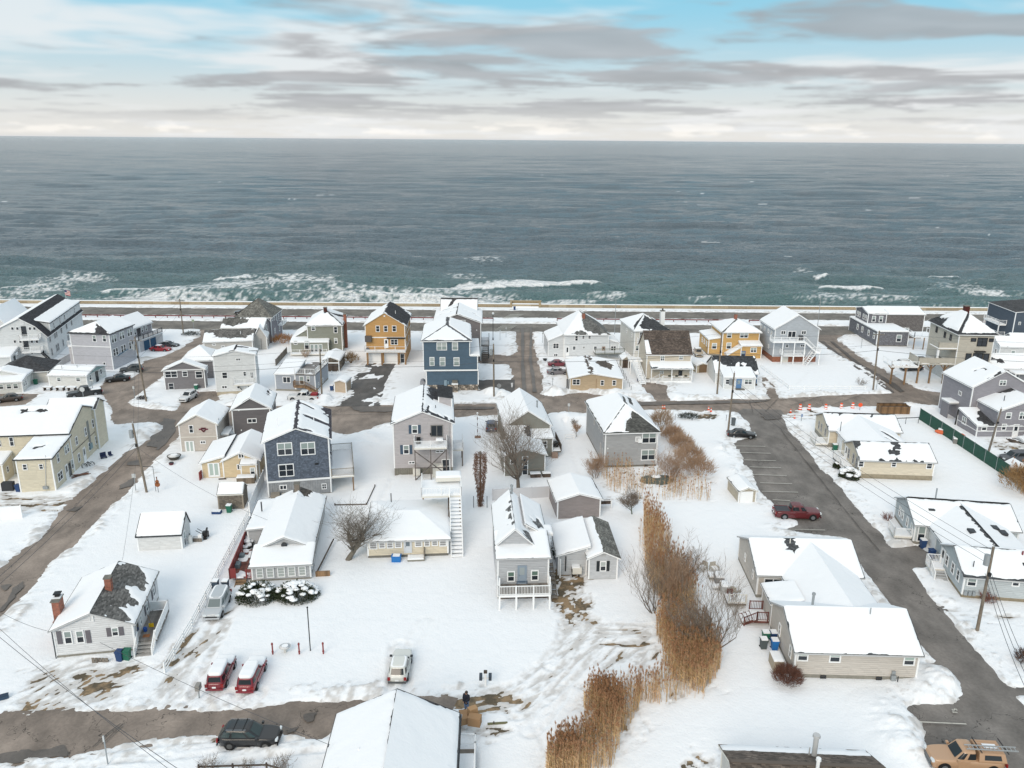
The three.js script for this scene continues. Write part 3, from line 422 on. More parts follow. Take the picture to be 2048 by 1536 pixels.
class House {
constructor(name, label, A, B, o = {}) {
const a = A.isVector3 ? A : P(...A), b = B && P(...B);
const ang = o.rot !== undefined ? o.rot * Math.PI / 180 : Math.atan2(-(b.z - a.z), b.x - a.x);
this.g = thing(name, label, o.cat ?? 'house', [a.x, 0, a.z], ang, o.group); this.w = b ? (b.x - a.x) * Math.cos(ang) - (b.z - a.z) * Math.sin(ang) : o.w; this.o = o; this.seed = hash2(Math.round(a.x * 7), Math.round(a.z * 7)) * 90;
this.g.updateMatrixWorld(true); this.inv = this.g.matrixWorld.clone().invert(); this.cam = V(0, CAMH, 0).applyMatrix4(this.inv);
}
hit(px, py, ax, val) { const d = ray(px, py).transformDirection(this.inv), t = (val - this.cam.getComponent(ax)) / d.getComponent(ax); return this.cam.clone().addScaledVector(d, t); }
f(px, py, z = 0) { return this.hit(px, py, 2, z); }
y(px, py, y = 0) { return this.hit(px, py, 1, y); }
s(px, py, x) { return this.hit(px, py, 0, x); }
part(n, g, m, pos, turn) { return part(this.g, n, g, m, pos, turn); }
// one box of the house with its roof
block(o) {
const b = { h: this, y0: 0, over: 0.35, rake: 0.25, th: 0.14, wall: siding('#cccccc'), roofHex: '#5b5b5e', trim: M.white, found: 0, snowT: 0.14, bare: {}, corners: true, ...o }, { x0, x1, z0, z1, y0, e, rise = 0 } = b, w = new MB(), mx = b.rx ?? (x0 + x1) / 2, mz = b.rz ?? (z0 + z1) / 2, yb = y0 + b.found, r = e + rise;
Object.assign(b, { mx, mz, r });
const el = b.eL ?? e, er = b.eR ?? e, ef = b.eF ?? e, eb = b.eB ?? e;
if (b.roof === 'gz') { w.poly([[x0, yb, z1],[x1, yb, z1],[x1, er, z1],[mx, r, z1],[x0, el, z1]]).poly([[x1, yb, z0],[x0, yb, z0],[x0, el, z0],[mx, r, z0],[x1, er, z0]]).quad([x0, yb, z0],[x0, yb, z1],[x0, el, z1],[x0, el, z0]).quad([x1, yb, z1],[x1, yb, z0],[x1, er, z0],[x1, er, z1]); }
else if (b.roof === 'gx') { w.poly([[x1, yb, z1],[x1, yb, z0],[x1, eb, z0],[x1, r, mz],[x1, ef, z1]]).poly([[x0, yb, z0],[x0, yb, z1],[x0, ef, z1],[x0, r, mz],[x0, eb, z0]]).quad([x0, yb, z1],[x1, yb, z1],[x1, ef, z1],[x0, ef, z1]).quad([x1, yb, z0],[x0, yb, z0],[x0, eb, z0],[x1, eb, z0]); }
else if (b.roof === 'shed') { const q = { b: [e, e, r, r], f: [r, r, e, e], l: [r, e, e, r], r: [e, r, r, e] }[b.high],[fl, fr, br, bl] = q; w.quad([x0, yb, z1],[x1, yb, z1],[x1, fr, z1],[x0, fl, z1]).quad([x1, yb, z1],[x1, yb, z0],[x1, br, z0],[x1, fr, z1]).quad([x1, yb, z0],[x0, yb, z0],[x0, bl, z0],[x1, br, z0]).quad([x0, yb, z0],[x0, yb, z1],[x0, fl, z1],[x0, bl, z0]); b.q = q; }
else { w.quad([x0, yb, z1],[x1, yb, z1],[x1, e, z1],[x0, e, z1]).quad([x1, yb, z1],[x1, yb, z0],[x1, e, z0],[x1, e, z1]).quad([x1, yb, z0],[x0, yb, z0],[x0, e, z0],[x1, e, z0]).quad([x0, yb, z0],[x0, yb, z1],[x0, e, z1],[x0, e, z0]); if (y0 > 0.3) w.quad([x0, yb, z0],[x1, yb, z0],[x1, yb, z1],[x0, yb, z1]); }
b.wallMesh = this.part('wall', w, b.wall);
if (b.found) this.part('foundation', bx(x0 + 0.03, x1 - 0.03, y0 - 0.2, yb, z0 + 0.03, z1 - 0.03), b.foundMat ?? M.concrete);
if (b.corners) { const t = 0.13, k = 0.03; for (const [x, z, yy] of [[x0, z1, b.q ? b.q[0] : b.roof === 'gz' ? el : ef],[x1, z1, b.q ? b.q[1] : b.roof === 'gz' ? er : ef],[x1, z0, b.q ? b.q[2] : b.roof === 'gz' ? er : eb],[x0, z0, b.q ? b.q[3] : b.roof === 'gz' ? el : eb]]) { const c = new MB(), sx = x === x0 ? 1 : -1, sz = z === z1 ? -1 : 1; c.box(Math.min(x - sx * k, x + sx * t), Math.max(x - sx * k, x + sx * t), yb, yy - 0.02, Math.min(z - sz * k, z + sz * 0.01), Math.max(z - sz * k, z + sz * 0.01)); c.box(Math.min(x - sx * k, x + sx * 0.01), Math.max(x - sx * k, x + sx * 0.01), yb, yy - 0.02, Math.min(z + sz * 0.01, z + sz * t), Math.max(z + sz * 0.01, z + sz * t));  this.part('corner_trim', c, b.trim); } }
if (b.roof !== 'none') this.roofOf(b);
return b;
}
roofOf(b) {
const { x0, x1, z0, z1, e, r, mx, mz, over: ov, rake: rk, rise } = b, pl = [], el = b.eL ?? e, er = b.eR ?? e, ef = b.eF ?? e, eb = b.eB ?? e;
if (b.roof === 'gz') { const sl = (r - el) / (mx - x0), sr = (r - er) / (x1 - mx), L = [x0 - ov, el - ov * sl], R = [x1 + ov, er - ov * sr];
pl.push(['L', [L[0], L[1], z0 - rk],[L[0], L[1], z1 + rk],[mx, r, z1 + rk],[mx, r, z0 - rk],[1,1,0,1]],['R', [R[0], R[1], z1 + rk],[R[0], R[1], z0 - rk],[mx, r, z0 - rk],[mx, r, z1 + rk],[1,1,0,1]]); }
else if (b.roof === 'gx') { const sf = (r - ef) / (z1 - mz), sb = (r - eb) / (mz - z0), F = [z1 + ov, ef - ov * sf], B = [z0 - ov, eb - ov * sb];
pl.push(['F', [x0 - rk, F[1], F[0]],[x1 + rk, F[1], F[0]],[x1 + rk, r, mz],[x0 - rk, r, mz],[1,1,0,1]],['B', [x1 + rk, B[1], B[0]],[x0 - rk, B[1], B[0]],[x0 - rk, r, mz],[x1 + rk, r, mz],[1,1,0,1]]); }
else if (b.roof === 'hip') { // ridge from rz0 to rz1 along z (or rx0..rx1 along x)
const A = b.rx0 !== undefined ? [b.rx0, r, mz] : [mx, r, b.rz1 ?? mz], B = b.rx0 !== undefined ? [b.rx1, r, mz] : [mx, r, b.rz0 ?? mz], X0 = x0 - ov, X1 = x1 + ov, Z0 = z0 - (b.gableBack ? rk : ov), Z1 = z1 + ov, ye = e - ov * 0.35;
if (b.rx0 !== undefined) pl.push(['F', [X0, ye, Z1],[X1, ye, Z1], B, A, [1,0,0,0]],['B', [X1, ye, Z0],[X0, ye, Z0], A, B, [1,0,0,0]],['L', [X0, ye, Z0],[X0, ye, Z1], A, A, [1,0,0,0]],['R', [X1, ye, Z1],[X1, ye, Z0], B, B, [1,0,0,0]]);
else pl.push(['F', [X0, ye, Z1],[X1, ye, Z1], A, A, [1,0,0,0]],['L', [X0, ye, Z0],[X0, ye, Z1], A, B, [1,0,0,0]],['R', [X1, ye, Z1],[X1, ye, Z0], B, A, [1,0,0,0]],['B', [X1, ye, Z0],[X0, ye, Z0], B, B, [1,0,0,0]]); }
else if (b.roof === 'shed') { const [fl, fr, br, bl] = b.q, X0 = x0 - ov, X1 = x1 + ov, Z0 = z0 - ov, Z1 = z1 + ov; const S = { b: [[X0, fl, Z1],[X1, fr, Z1],[X1, br, Z0],[X0, bl, Z0]], f: [[X1, br, Z0],[X0, bl, Z0],[X0, fl, Z1],[X1, fr, Z1]], l: [[X1, fr, Z1],[X1, br, Z0],[X0, bl, Z0],[X0, fl, Z1]], r: [[X0, bl, Z0],[X0, fl, Z1],[X1, fr, Z1],[X1, br, Z0]] }[b.high]; pl.push(['S', ...S, [1,1, b.joint ? 0 : 1,1]]); }
else pl.push(['S', [x0 - ov, e, z1 + ov],[x1 + ov, e, z1 + ov],[x1 + ov, e, z0 - ov],[x0 - ov, e, z0 - ov],[1,1,1,1]]);
this.planes(pl, b);
}
// sloping slabs with shingles, a board along the edges and a blanket of snow
planes(pl, b) {
const rf = new MB(), fa = new MB(), sn = { p: [], ix: [], uv: [] }, up = (q, t) => [q[0], q[1] + t, q[2]], th = b.th;
for (const [key, a0, b0, c0, d0, drop] of pl) {
const a = up(a0, th), bb = up(b0, th), c = up(c0, th), d = up(d0, th), same = Math.hypot(c[0] - d[0], c[2] - d[2]) < 0.01;
if (same) rf.tri(a, bb, c).tri(b0, a0, c0); else rf.quad(a, bb, c, d).quad(b0, a0, d0, c0);
if (drop[0]) fa.quad(a0, b0, bb, a); if (drop[1]) fa.quad(b0, c0, c, bb); if (drop[2]) fa.quad(c0, d0, d, c); if (drop[3]) fa.quad(d0, a0, a, d);
const B = b.bare[key] ?? b.bare.all ?? []; if (B === 1 || b.nosnow) continue;
const Lu = Math.max(Math.hypot(bb[0] - a[0], bb[2] - a[2]), Math.hypot(c[0] - d[0], c[2] - d[2])), Lv = Math.hypot((d[0] + c[0] - a[0] - bb[0]) / 2, (d[1] + c[1] - a[1] - bb[1]) / 2, (d[2] + c[2] - a[2] - bb[2]) / 2), step = b.step ?? 0.28;
const list = (L, d0, d1) => { const n = Math.max(2, Math.ceil(L / step)), o = []; const e0 = 0.05 / L, e1 = 0.11 / L; if (d0) o.push(e0, e1); else o.push(0); for (let i = 1; i < n; i++) { const t = i / n; if ((!d0 || t > e1 * 1.3) && (!d1 || t < 1 - e1 * 1.3)) o.push(t); } if (d1) o.push(1 - e1,1 - e0); else o.push(1); return o; };
const us = list(Lu, drop[3], drop[1]), vs = list(Lv, drop[0], drop[2]), nu = us.length, base = sn.p.length / 3;
vs.forEach((v, j) => us.forEach((u, i) => {
const q = [0,1,2].map((k) => lerp(lerp(a[k], bb[k], u), lerp(d[k], c[k], u), v)), n1 = fbm(q[0] * 0.8 + this.seed, q[2] * 0.8 + q[1] * 0.7,4), n2 = fbm(q[0] * 2.6, q[2] * 2.6 + this.seed, 2);
let h = b.snowT * (1 + 0.34 * n1 + 0.12 * n2); if (drop[0]) h = Math.min(h, b.snowT * clamp((v * Lv - 0.3 * Math.max(0, n2 + 0.5 * n1 - 0.1)) * 4,-0.3,1)); if (drop[1] || drop[3]) { const q = Math.min(drop[3] ? u * Lu : 9, drop[1] ? (1 - u) * Lu : 9); h = Math.min(h, b.snowT * clamp((q - 0.22 * Math.max(0, n2 - 0.5 * n1)) * 5,-0.3,1)); }
for (const t of B) {
let m = 1; const U = u * Lu, Vv = v * Lv;
if (t[0] === 'b') m = (Math.hypot((u - t[1]) / t[3], (v - t[2]) / t[4]) - 1) * Math.min(t[3] * Lu, t[4] * Lv);
else if (t[0] === 's') { const ax = t[1] * Lu, ay = t[2] * Lv, bx = t[3] * Lu - ax, by = t[4] * Lv - ay, k = clamp(((U - ax) * bx + (Vv - ay) * by) / (bx * bx + by * by || 1)); m = Math.hypot(U - ax - bx * k, Vv - ay - by * k) - t[5]; }
else if (t[0] === 'r') m = (1 - v) * Lv - t[1]; else if (t[0] === 'e') m = v * Lv - t[1];
else if (t[0] === 'L') m = (same ? u * (1 - v) : u) * Lu - t[1]; else if (t[0] === 'R') m = (1 - u) * (same ? 1 - v : 1) * Lu - t[1];
else if (t[0] === 'p') { h = Math.min(h, b.snowT * clamp((0.5 + 0.8 * n1 + 0.25 * n2 - t[1]) * 5,-0.3,1)); continue; }
const rag = t[0] === 'b' ? 0.6 : 0.18, s = m + rag * n1 + (t[0] === 'b' ? 0.55 : 0.14) * n2; h = Math.min(h, b.snowT * clamp(s * 3.2,-0.3,1));
}
if ((drop[0] && j === 0) || (drop[2] && j === vs.length - 1) || (drop[3] && i === 0) || (drop[1] && i === nu - 1)) h = -0.02;
sn.p.push(q[0], q[1] + h, q[2]); sn.uv.push(q[0], q[2]);
}));
for (let j = 0; j < vs.length - 1; j++) for (let i = 0; i < nu - 1; i++) { const k = base + j * nu + i; sn.ix.push(k, k + 1, k + nu + 1, k, k + nu + 1, k + nu); }
}
const roof = this.part('roof', rf, b.roofMat ?? shingle(b.roofHex)); b.roofMesh = roof;
if (!fa.empty) part(roof, 'fascia', fa, b.fascia ?? b.trim);
if (sn.p.length) { const g = new THREE.BufferGeometry(); g.setAttribute('position', new THREE.Float32BufferAttribute(sn.p, 3)); g.setAttribute('uv', new THREE.Float32BufferAttribute(sn.uv, 2)); g.setIndex(sn.ix); g.computeVertexNormals(); part(roof, 'snow_cover', g, M.snow); }
return roof;
}
// windows and doors: by the pixels of their top left and bottom right corners, or in metres
win(b, side, x0, y0, x1, y1, kind = 'd', o = {}) {
const a = side === 'f' ? this.f(x0, y0, b.z1) : this.s(x0, y0, side === 'r' ? b.x1 : b.x0), c = side === 'f' ? this.f(x1, y1, b.z1) : this.s(x1, y1, side === 'r' ? b.x1 : b.x0);
if (side === 'f') return this.wm(b, 'f', (a.x + c.x) / 2, (a.y + c.y) / 2, Math.abs(c.x - a.x), Math.abs(a.y - c.y), kind, o);
return this.wm(b, side, b.z1 - (a.z + c.z) / 2, (a.y + c.y) / 2, Math.abs(c.z - a.z), Math.abs(a.y - c.y), kind, o);
}
wm(b, side, u, y, w, h, kind = 'd', o = {}) { // u: x on the front, distance from the front corner on a side
const G = winGeo(w, h, kind), k = 0.012, pos = side === 'f' ? [u, y, b.z1 + k] : side === 'r' ? [b.x1 + k, y, b.z1 - u] : [b.x0 - k, y, b.z1 - u], turn = side === 'f' ? 0 : side === 'r' ? Math.PI / 2 : -Math.PI / 2;
const m = this.part(o.name ?? NAMES[kind] ?? 'window', G.frame, o.frame ?? M.white, pos, turn);
if (G.lo) part(m, 'pane', G.lo, o.glass ?? M.glass); if (G.hi) part(m, 'pane', G.hi, o.hi ?? (hash2(Math.round(u * 10), Math.round(y * 10 + this.seed)) > 0.45 ? M.blind : M.glass));
if (kind === 'pd' || kind === 'door') part(m, 'handle', bx(-w / 2 + 0.16,-w / 2 + 0.22,-0.12,0,0.04,0.1), M.metal);
if (o.shut) for (const s of [-1,1]) { const sw = o.sw ?? 0.38; part(this.g, 'shutter', shutterGeo(sw, h), o.shut, side === 'f' ? [u + s * (w / 2 + sw / 2 + 0.02), y, b.z1 + k] : side === 'r' ? [b.x1 + k, y, b.z1 - u - s * (w / 2 + sw / 2 + 0.02)] : [b.x0 - k, y, b.z1 - u + s * (w / 2 + sw / 2 + 0.02)], turn); }
return m;
}
deck(x0, x1, z0, z1, y, o = {}) {
const dm = o.mat ?? M.woodGrey, d = this.part('deck', bx(x0, x1, y - 0.22, y, z0, z1), dm), b = { bare: { S: o.bare ?? [] }, snowT: o.snowT ?? 0.13 };
if (o.snow !== false) { const sn = this.snowPad(x0, x1, z0, z1, y + 0.002, o.snowT ?? 0.13, o.bare); d.add(sn); }
const rm = o.railMat ?? M.white, C = { f: [[x0, z1],[x1, z1]], r: [[x1, z1],[x1, z0]], b: [[x1, z0],[x0, z0]], l: [[x0, z0],[x0, z1]] };
for (const s of o.rail ?? '') this.rail(C[s].map(([x, z]) => [x, y, z]), rm, o.rh, o.solid, o.bal);
if (o.posts) for (const [x, z] of o.posts) this.part('post', bx(x - 0.09, x + 0.09,0, y - 0.22, z - 0.09, z + 0.09), o.postMat ?? rm);
return d;
}
snowPad(x0, x1, z0, z1, y, t, bare = []) {
const nx = Math.max(2, Math.ceil((x1 - x0) / 0.3)), nz = Math.max(2, Math.ceil((z1 - z0) / 0.3)), p = [], uv = [], ix = [], X = [0,0.05 / (x1 - x0)], Z = [0,0.05 / (z1 - z0)];
for (let i = 1; i < nx; i++) X.push(i / nx); X.push(1 - X[1],1); for (let i = 1; i < nz; i++) Z.push(i / nz); Z.push(1 - Z[1],1);
Z.forEach((v, j) => X.forEach((u, i) => { const x = lerp(x0, x1, u), z = lerp(z0, z1, v), n = fbm(x * 0.9 + this.seed, z * 0.9,3); let h = t * (1 + 0.25 * n); for (const q of bare) { if (q[0] === 'b') h = Math.min(h, t * clamp((Math.hypot((u - q[1]) / q[3], (v - q[2]) / q[4]) - 1 + 0.5 * n) * 3,-0.3,1)); if (q[0] === 'p') h = Math.min(h, t * clamp((0.5 + 0.8 * n - q[1]) * 5,-0.3,1)); } if (i === 0 || j === 0 || i === X.length - 1 || j === Z.length - 1) h = Math.min(h, 0.002); p.push(x, y + h, z); uv.push(x, z); }));
for (let j = 0; j < Z.length - 1; j++) for (let i = 0; i < X.length - 1; i++) { const k = j * X.length + i; ix.push(k, k + X.length, k + X.length + 1, k, k + X.length + 1, k + 1); }
const g = new THREE.BufferGeometry(); g.setAttribute('position', new THREE.Float32BufferAttribute(p, 3)); g.setAttribute('uv', new THREE.Float32BufferAttribute(uv, 2)); g.setIndex(ix); g.computeVertexNormals(); const m = new THREE.Mesh(g, M.snow); m.name = 'snow_cover'; return m;
}
rail(pts, m = M.white, h = 1, solid, bal = 0.16) {
const g = new MB();
for (let i = 0; i < pts.length - 1; i++) {
const a = pts[i], b = pts[i + 1], L = Math.hypot(b[0] - a[0], b[2] - a[2]), n = Math.max(1, Math.round(L / 1.9)), at = (t, dy) => [lerp(a[0], b[0], t), lerp(a[1], b[1], t) + dy, lerp(a[2], b[2], t)];
for (let k = 0; k <= n; k++) g.beam(at(k / n, 0), at(k / n, h + 0.06), 0.11);
g.beam(at(0, h), at(1, h), 0.09,0.06); if (solid) g.beam(at(0, h / 2), at(1, h / 2), 0.05, h - 0.15); else { g.beam(at(0,0.12), at(1,0.12), 0.06,0.05); if (bal) for (let q = bal; q < L; q += bal) g.beam(at(q / L, 0.12), at(q / L, h), 0.035); }
}
return this.part('railing', g, m);
}
stairs(top, bot, w, n, o = {}) { // from the top edge down to the bottom, w across
const dx = bot[0] - top[0], dz = bot[2] - top[2], L = Math.hypot(dx, dz), a = Math.atan2(-dz, dx), run = L / n, g = bx(0, run + 0.03,-0.06,0,-w / 2, w / 2).geo(), c = Math.cos(a), s = -Math.sin(a);
for (let i = 0; i < n; i++) { const y = lerp(top[1], bot[1], (i + 1) / (n + 1)); const st = this.part('step', g, o.mat ?? M.woodGrey, [top[0] + dx * i / n, y, top[2] + dz * i / n], a); if (o.snow) { const p = bx(0.03, run, 0.001,0.07 + 0.03 * hash2(i, 5), -w / 2 + 0.04, w / 2 - 0.04); part(st, 'snow_cover', p, M.snow); } }
const px = -s * w / 2, pz = c * w / 2; for (const k of [-1,1]) this.part('stringer', new MB().beam([top[0] + px * k, top[1] - 0.15, top[2] + pz * k],[bot[0] + px * k, bot[1] + 0.05, bot[2] + pz * k],0.06,0.26), o.mat2 ?? o.mat ?? M.woodGrey);
for (const k of o.rails ?? []) this.rail([[top[0] + px * k, top[1], top[2] + pz * k],[bot[0] + px * k, bot[1], bot[2] + pz * k]], o.railMat ?? M.white, 0.92, false, o.bal ?? 0.2);
}
chimney(x, z, y0, y1, w = 0.7, d = 0.7, m = M.brick, o = {}) { const c = this.part('chimney', bx(x - w / 2, x + w / 2, y0, y1, z - d / 2, z + d / 2), m); part(c, 'chimney_cap', bx(x - w / 2 - 0.06, x + w / 2 + 0.06, y1, y1 + 0.12, z - d / 2 - 0.06, z + d / 2 + 0.06), M.concreteDark); if (o.flue) part(c, 'flue', new MB().cyl([x, y1 + 0.12, z],[x, y1 + 0.55, z],0.16,0.16,8), o.flue); return c; }
pipe(x, z, y0, y1, r = 0.06, m = M.metal) { const p = this.part('vent_pipe', new MB().cyl([x, y0, z],[x, y1, z], r, r, 8), m); if (r > 0.1) part(p, 'pipe_cap', new MB().cyl([x, y1, z],[x, y1 + 0.18, z], r * 1.5, r * 1.3,8), m); return p; }
beam(n, p, q, w, m, h) { return this.part(n, new MB().beam(p, q, w, h), m); }
box(n, x0, x1, y0, y1, z0, z1, m) { return this.part(n, bx(x0, x1, y0, y1, z0, z1), m); }
}
const shCache = {};
function shutterGeo(w, h) { const k = w.toFixed(2) + h.toFixed(2); if (shCache[k]) return shCache[k]; const g = bx(-w / 2, w / 2,-h / 2, h / 2,0,0.035); for (let y = -h / 2 + 0.08; y < h / 2 - 0.06; y += 0.09) g.box(-w / 2 + 0.05, w / 2 - 0.05, y, y + 0.05,0.035,0.05); return shCache[k] = g.geo(); }
// gable towards the viewer: eave and apex pixels on the front wall, a rear eave corner pixel for the depth
function gz(h, o) {
const z1 = o.z1 ?? 0, ov = o.over ?? 0.35, r0 = o.R ? h.f(...o.R, z1 + 0.25).y - 0.14 : null, e0 = o.e ?? h.f(...o.E, z1 + 0.25).y - 0.14, e = o.e ?? (r0 ? e0 + ov * (r0 - e0) / (((o.x1 ?? h.w) - (o.x0 ?? 0)) / 2 + ov) : e0), r = r0 ?? e + o.rise, x0 = o.x0 ?? 0, x1 = o.x1 ?? h.w, d = o.d ?? z1 - h.y(...o.K, e).z;
return h.block({ roof: 'gz', ...o, x0, x1, z1, z0: z1 - d, e, rise: r - e, rx: o.rx ?? (x0 + x1) / 2 });
}
// ridge parallel to the front: eave pixel on the front wall, ridge pixel over the middle of the depth
function gx(h, o) {
const z1 = o.z1 ?? 0, ov = o.over ?? 0.35, e0 = o.e ?? h.f(...o.E, z1 + ov).y - 0.14, d = o.d ?? z1 - h.y(...o.K, e0).z, rz = z1 - d * (o.k ?? 0.5), r = o.R ? h.f(...o.R, rz).y - 0.2 : e0 + o.rise, e = o.e ?? e0 + ov * (r - e0) / (z1 - rz + ov);
return h.block({ roof: 'gx', x0: 0, x1: h.w, ...o, z1, z0: z1 - d, e, rise: r - e, rz });
}
const shutGrey = mat('#6d6a70', { roughness: 0.6 }), shutBlue = mat('#44576b', { roughness: 0.6 }), shutBlack = mat('#22282c', { roughness: 0.6 });
// roof close below the camera, in the middle
{
const e = 3.0, a = P(672,1427, e), b = P(921,1420, e), h = new House('house', 'white house at the bottom centre seen from above, wide snowy gable roof', [0,0], null, { rot: 1.6, w: 1 }); h.g.position.set(0,0,0);
const B2 = P(921,1420, e); h.g.position.set(a.x + 0.35,0, a.z + 0.25); h.g.updateMatrixWorld(true); h.inv = h.g.matrixWorld.clone().invert(); h.cam = V(0, CAMH, 0).applyMatrix4(h.inv);
const w = B2.distanceTo(a) - 0.7, b1 = h.block({ roof: 'gz', x0: 0, x1: w, z0: 0, z1: 11, e, rise: h.hit(796,1384,2,0).y - e, wall: siding('#cfd0d2'), found: 0.4, bare: { R: [['R', 0.1]], L: [['r', 0.06]] } });
h.pipe(w * 0.26,5.2,3.3,4.5,0.06, M.white); h.pipe(w * 0.32,2.2,3.6,4.25,0.12, M.dark); h.pipe(w * 0.1,6.5,3,3.9,0.07, M.dark);
h.wm(b1, 'r', 4,1.6,1,1.3, 'd'); h.wm(b1, 'r', 8,1.6,1,1.3, 'd'); h.box('gutter', w + 0.34, w + 0.46, e - 0.28, e - 0.14,-0.2,11, M.dark);
h.deck(w + 0.02, w + 1.55,1.6,11,0.75, { mat: M.woodGrey, snowT: 0.1 }); h.rail([[w + 0.3,0.2,0],[w + 1.5,0.2,0],[w + 1.5,0.75,1.6],[w + 1.5,0.75,10.8]], M.white, 1, false, 0);
h.stairs([w + 0.9,0.75,1.6],[w + 0.9,0.05,0.5],1.2,3, { mat: M.woodGrey });
}
// brown shingle roof at the bottom right
{
const e = 2.9, a = P(1436,1488, e), b = P(1731,1500, e), h = new House('house', 'house at the bottom edge under a brown shingle roof with a tall grey vent pipe', V(a.x, 0, a.z), null, { w: 1, rot: Math.atan2(-(b.z - a.z), b.x - a.x) * 180 / Math.PI });
const w = Math.hypot(b.x - a.x, b.z - a.z), rz = 3.3, r = h.hit(1457,1525,2, rz).y;
const b1 = h.block({ roof: 'gx', x0: 0.25, x1: w - 0.25, z0: 0.35, z1: 7, rz, e, rise: r - e, wall: siding('#c9c8c4'), roofHex: '#8d7f74', trim: M.offwhite, bare: { F: 1, B: [['r', 2.35]] } });
h.box('ridge_cap', 0.1, w - 0.1, r + 0.12, r + 0.19, rz - 0.14, rz + 0.14, mat('#5e554e')); h.pipe(w * 0.6, rz - 1.7, r - 0.8, r + 1.0,0.19, M.trimGrey); h.pipe(w * 0.56, rz + 0.25, r - 0.2, r + 0.7,0.13, M.white); h.pipe(w * 0.57, rz - 1.8, r - 0.8, r, 0.05, M.trimGrey); h.wm(b1, 'l', 3.2,1.7,0.8,1.2, 'd');
}
// white cottage, lower left
{
const h = new House('cottage', 'white cottage with grey shutters, two brick chimneys and patchy snow on grey shingles', [114,1318],[273,1303]);
const b = gz(h, { E: [101,1264], R: [181,1227], K: [343,1143], wall: siding('#dfe0e2'), roofHex: '#8f8d8a', found: 0.35, fascia: M.trimGrey, over: 0.3, snowT: 0.09, bare: { L: [], R: [['b', 0.5,0.93,0.5,0.3],['b', 0.82,0.7,0.22,0.42],['b', 0.35,0.7,0.2,0.42],['b', 0.12,0.6,0.12,0.25],['s', 0,0.62,0.05,0.2,0.25],['b', 0.35,0.28,0.06,0.12],['b', 0.66,0.22,0.07,0.06],['r', 0.1]] } });
h.win(b, 'f', 126,1262,147,1287, 'd', { hi: M.blind }); h.win(b, 'f', 150,1261,171,1285, 'd', { hi: M.blind }); const sg = shutterGeo(0.42,1.3);
{ const p = h.f(119,1275), q = h.f(177,1273); part(h.g, 'shutter', sg, shutGrey, [p.x, p.y, b.z1 + 0.012]); part(h.g, 'shutter', sg, shutGrey, [q.x, q.y, b.z1 + 0.012]); }
h.win(b, 'f', 222,1255,239,1271, 'd', { hi: M.blind, shut: shutGrey, sw: 0.4 }); h.win(b, 'f', 178,1230,188,1242, 'vent');
h.wm(b, 'r', 4.6,1.75,0.75,1.0, 'd', { shut: shutGrey, sw: 0.36 }); h.wm(b, 'r', 7.4,1.75,0.75,1.0, 'd', { shut: shutGrey, sw: 0.36 }); h.wm(b, 'r', 1.1,1.45,0.95,2.0, 'pd', { frame: M.trimGrey }); h.wm(b, 'r', 2.3,1.8,0.5,0.9, 'd');
// porch along the right side
const x = b.x1; h.deck(x + 0.03, x + 1.75,-5.6,-0.5,0.75, { mat: mat('#8e8a86', { map: woodMap }), snow: false }); h.rail([[x + 1.7,0.75,-0.5],[x + 1.7,0.75,-5.6],[x + 0.1,0.75,-5.6]], M.white, 0.95, true);
h.stairs([x + 0.85,0.75,-0.5],[x + 0.85,0,1.0],1.5,4, { mat: mat('#b5b2ae', { map: woodMap }), mat2: M.white, rails: [-1,1] });
h.box('door_mat', x + 0.35, x + 0.95,0.755,0.775,-1.5,-1.0, mat('#8a5a36'));
// broad outside chimney with a metal cap
const c = h.part('chimney', bx(-0.62,-0.02,0,2.6,-3.9,-1.9).box(-0.62,-0.02,2.6,4.4,-3.5,-2.3), M.brick); part(c, 'chimney_cap', bx(-0.7,0.06,4.4,4.5,-3.6,-2.2), M.concreteDark); part(c, 'snow_cover', bx(-0.66,0.02,4.502,4.56,-3.5,-2.7), M.snow); part(c, 'flue', bx(-0.5,-0.1,4.502,4.75,-3.35,-2.95).box(-0.6,0,4.8,4.9,-3.45,-2.85), M.black);
h.chimney(b.mx + 0.45,-4.2, b.r - 0.4, b.r + 1.15,0.55,0.6);
h.box('drain_pipe', -0.06,0.0,0.1, b.e - 0.1,0.04,0.1, M.dark);
}
// white shed beside the left street
{
const h = new House('shed', 'plain white windowless shed standing in the open snow on the left', [277,1104],[366,1100], { cat: 'shed' }), e = h.f(270,1073).y;
const b = gx(h, { e, d: 3.4, k: 0.7, R: [285,1026], wall: siding('#dcdddd'), fascia: M.dark, over: 0.18, rake: 0.12 }); h.wm(b, 'r', 0.9,1.0,0.8,1.9, 'door');
}
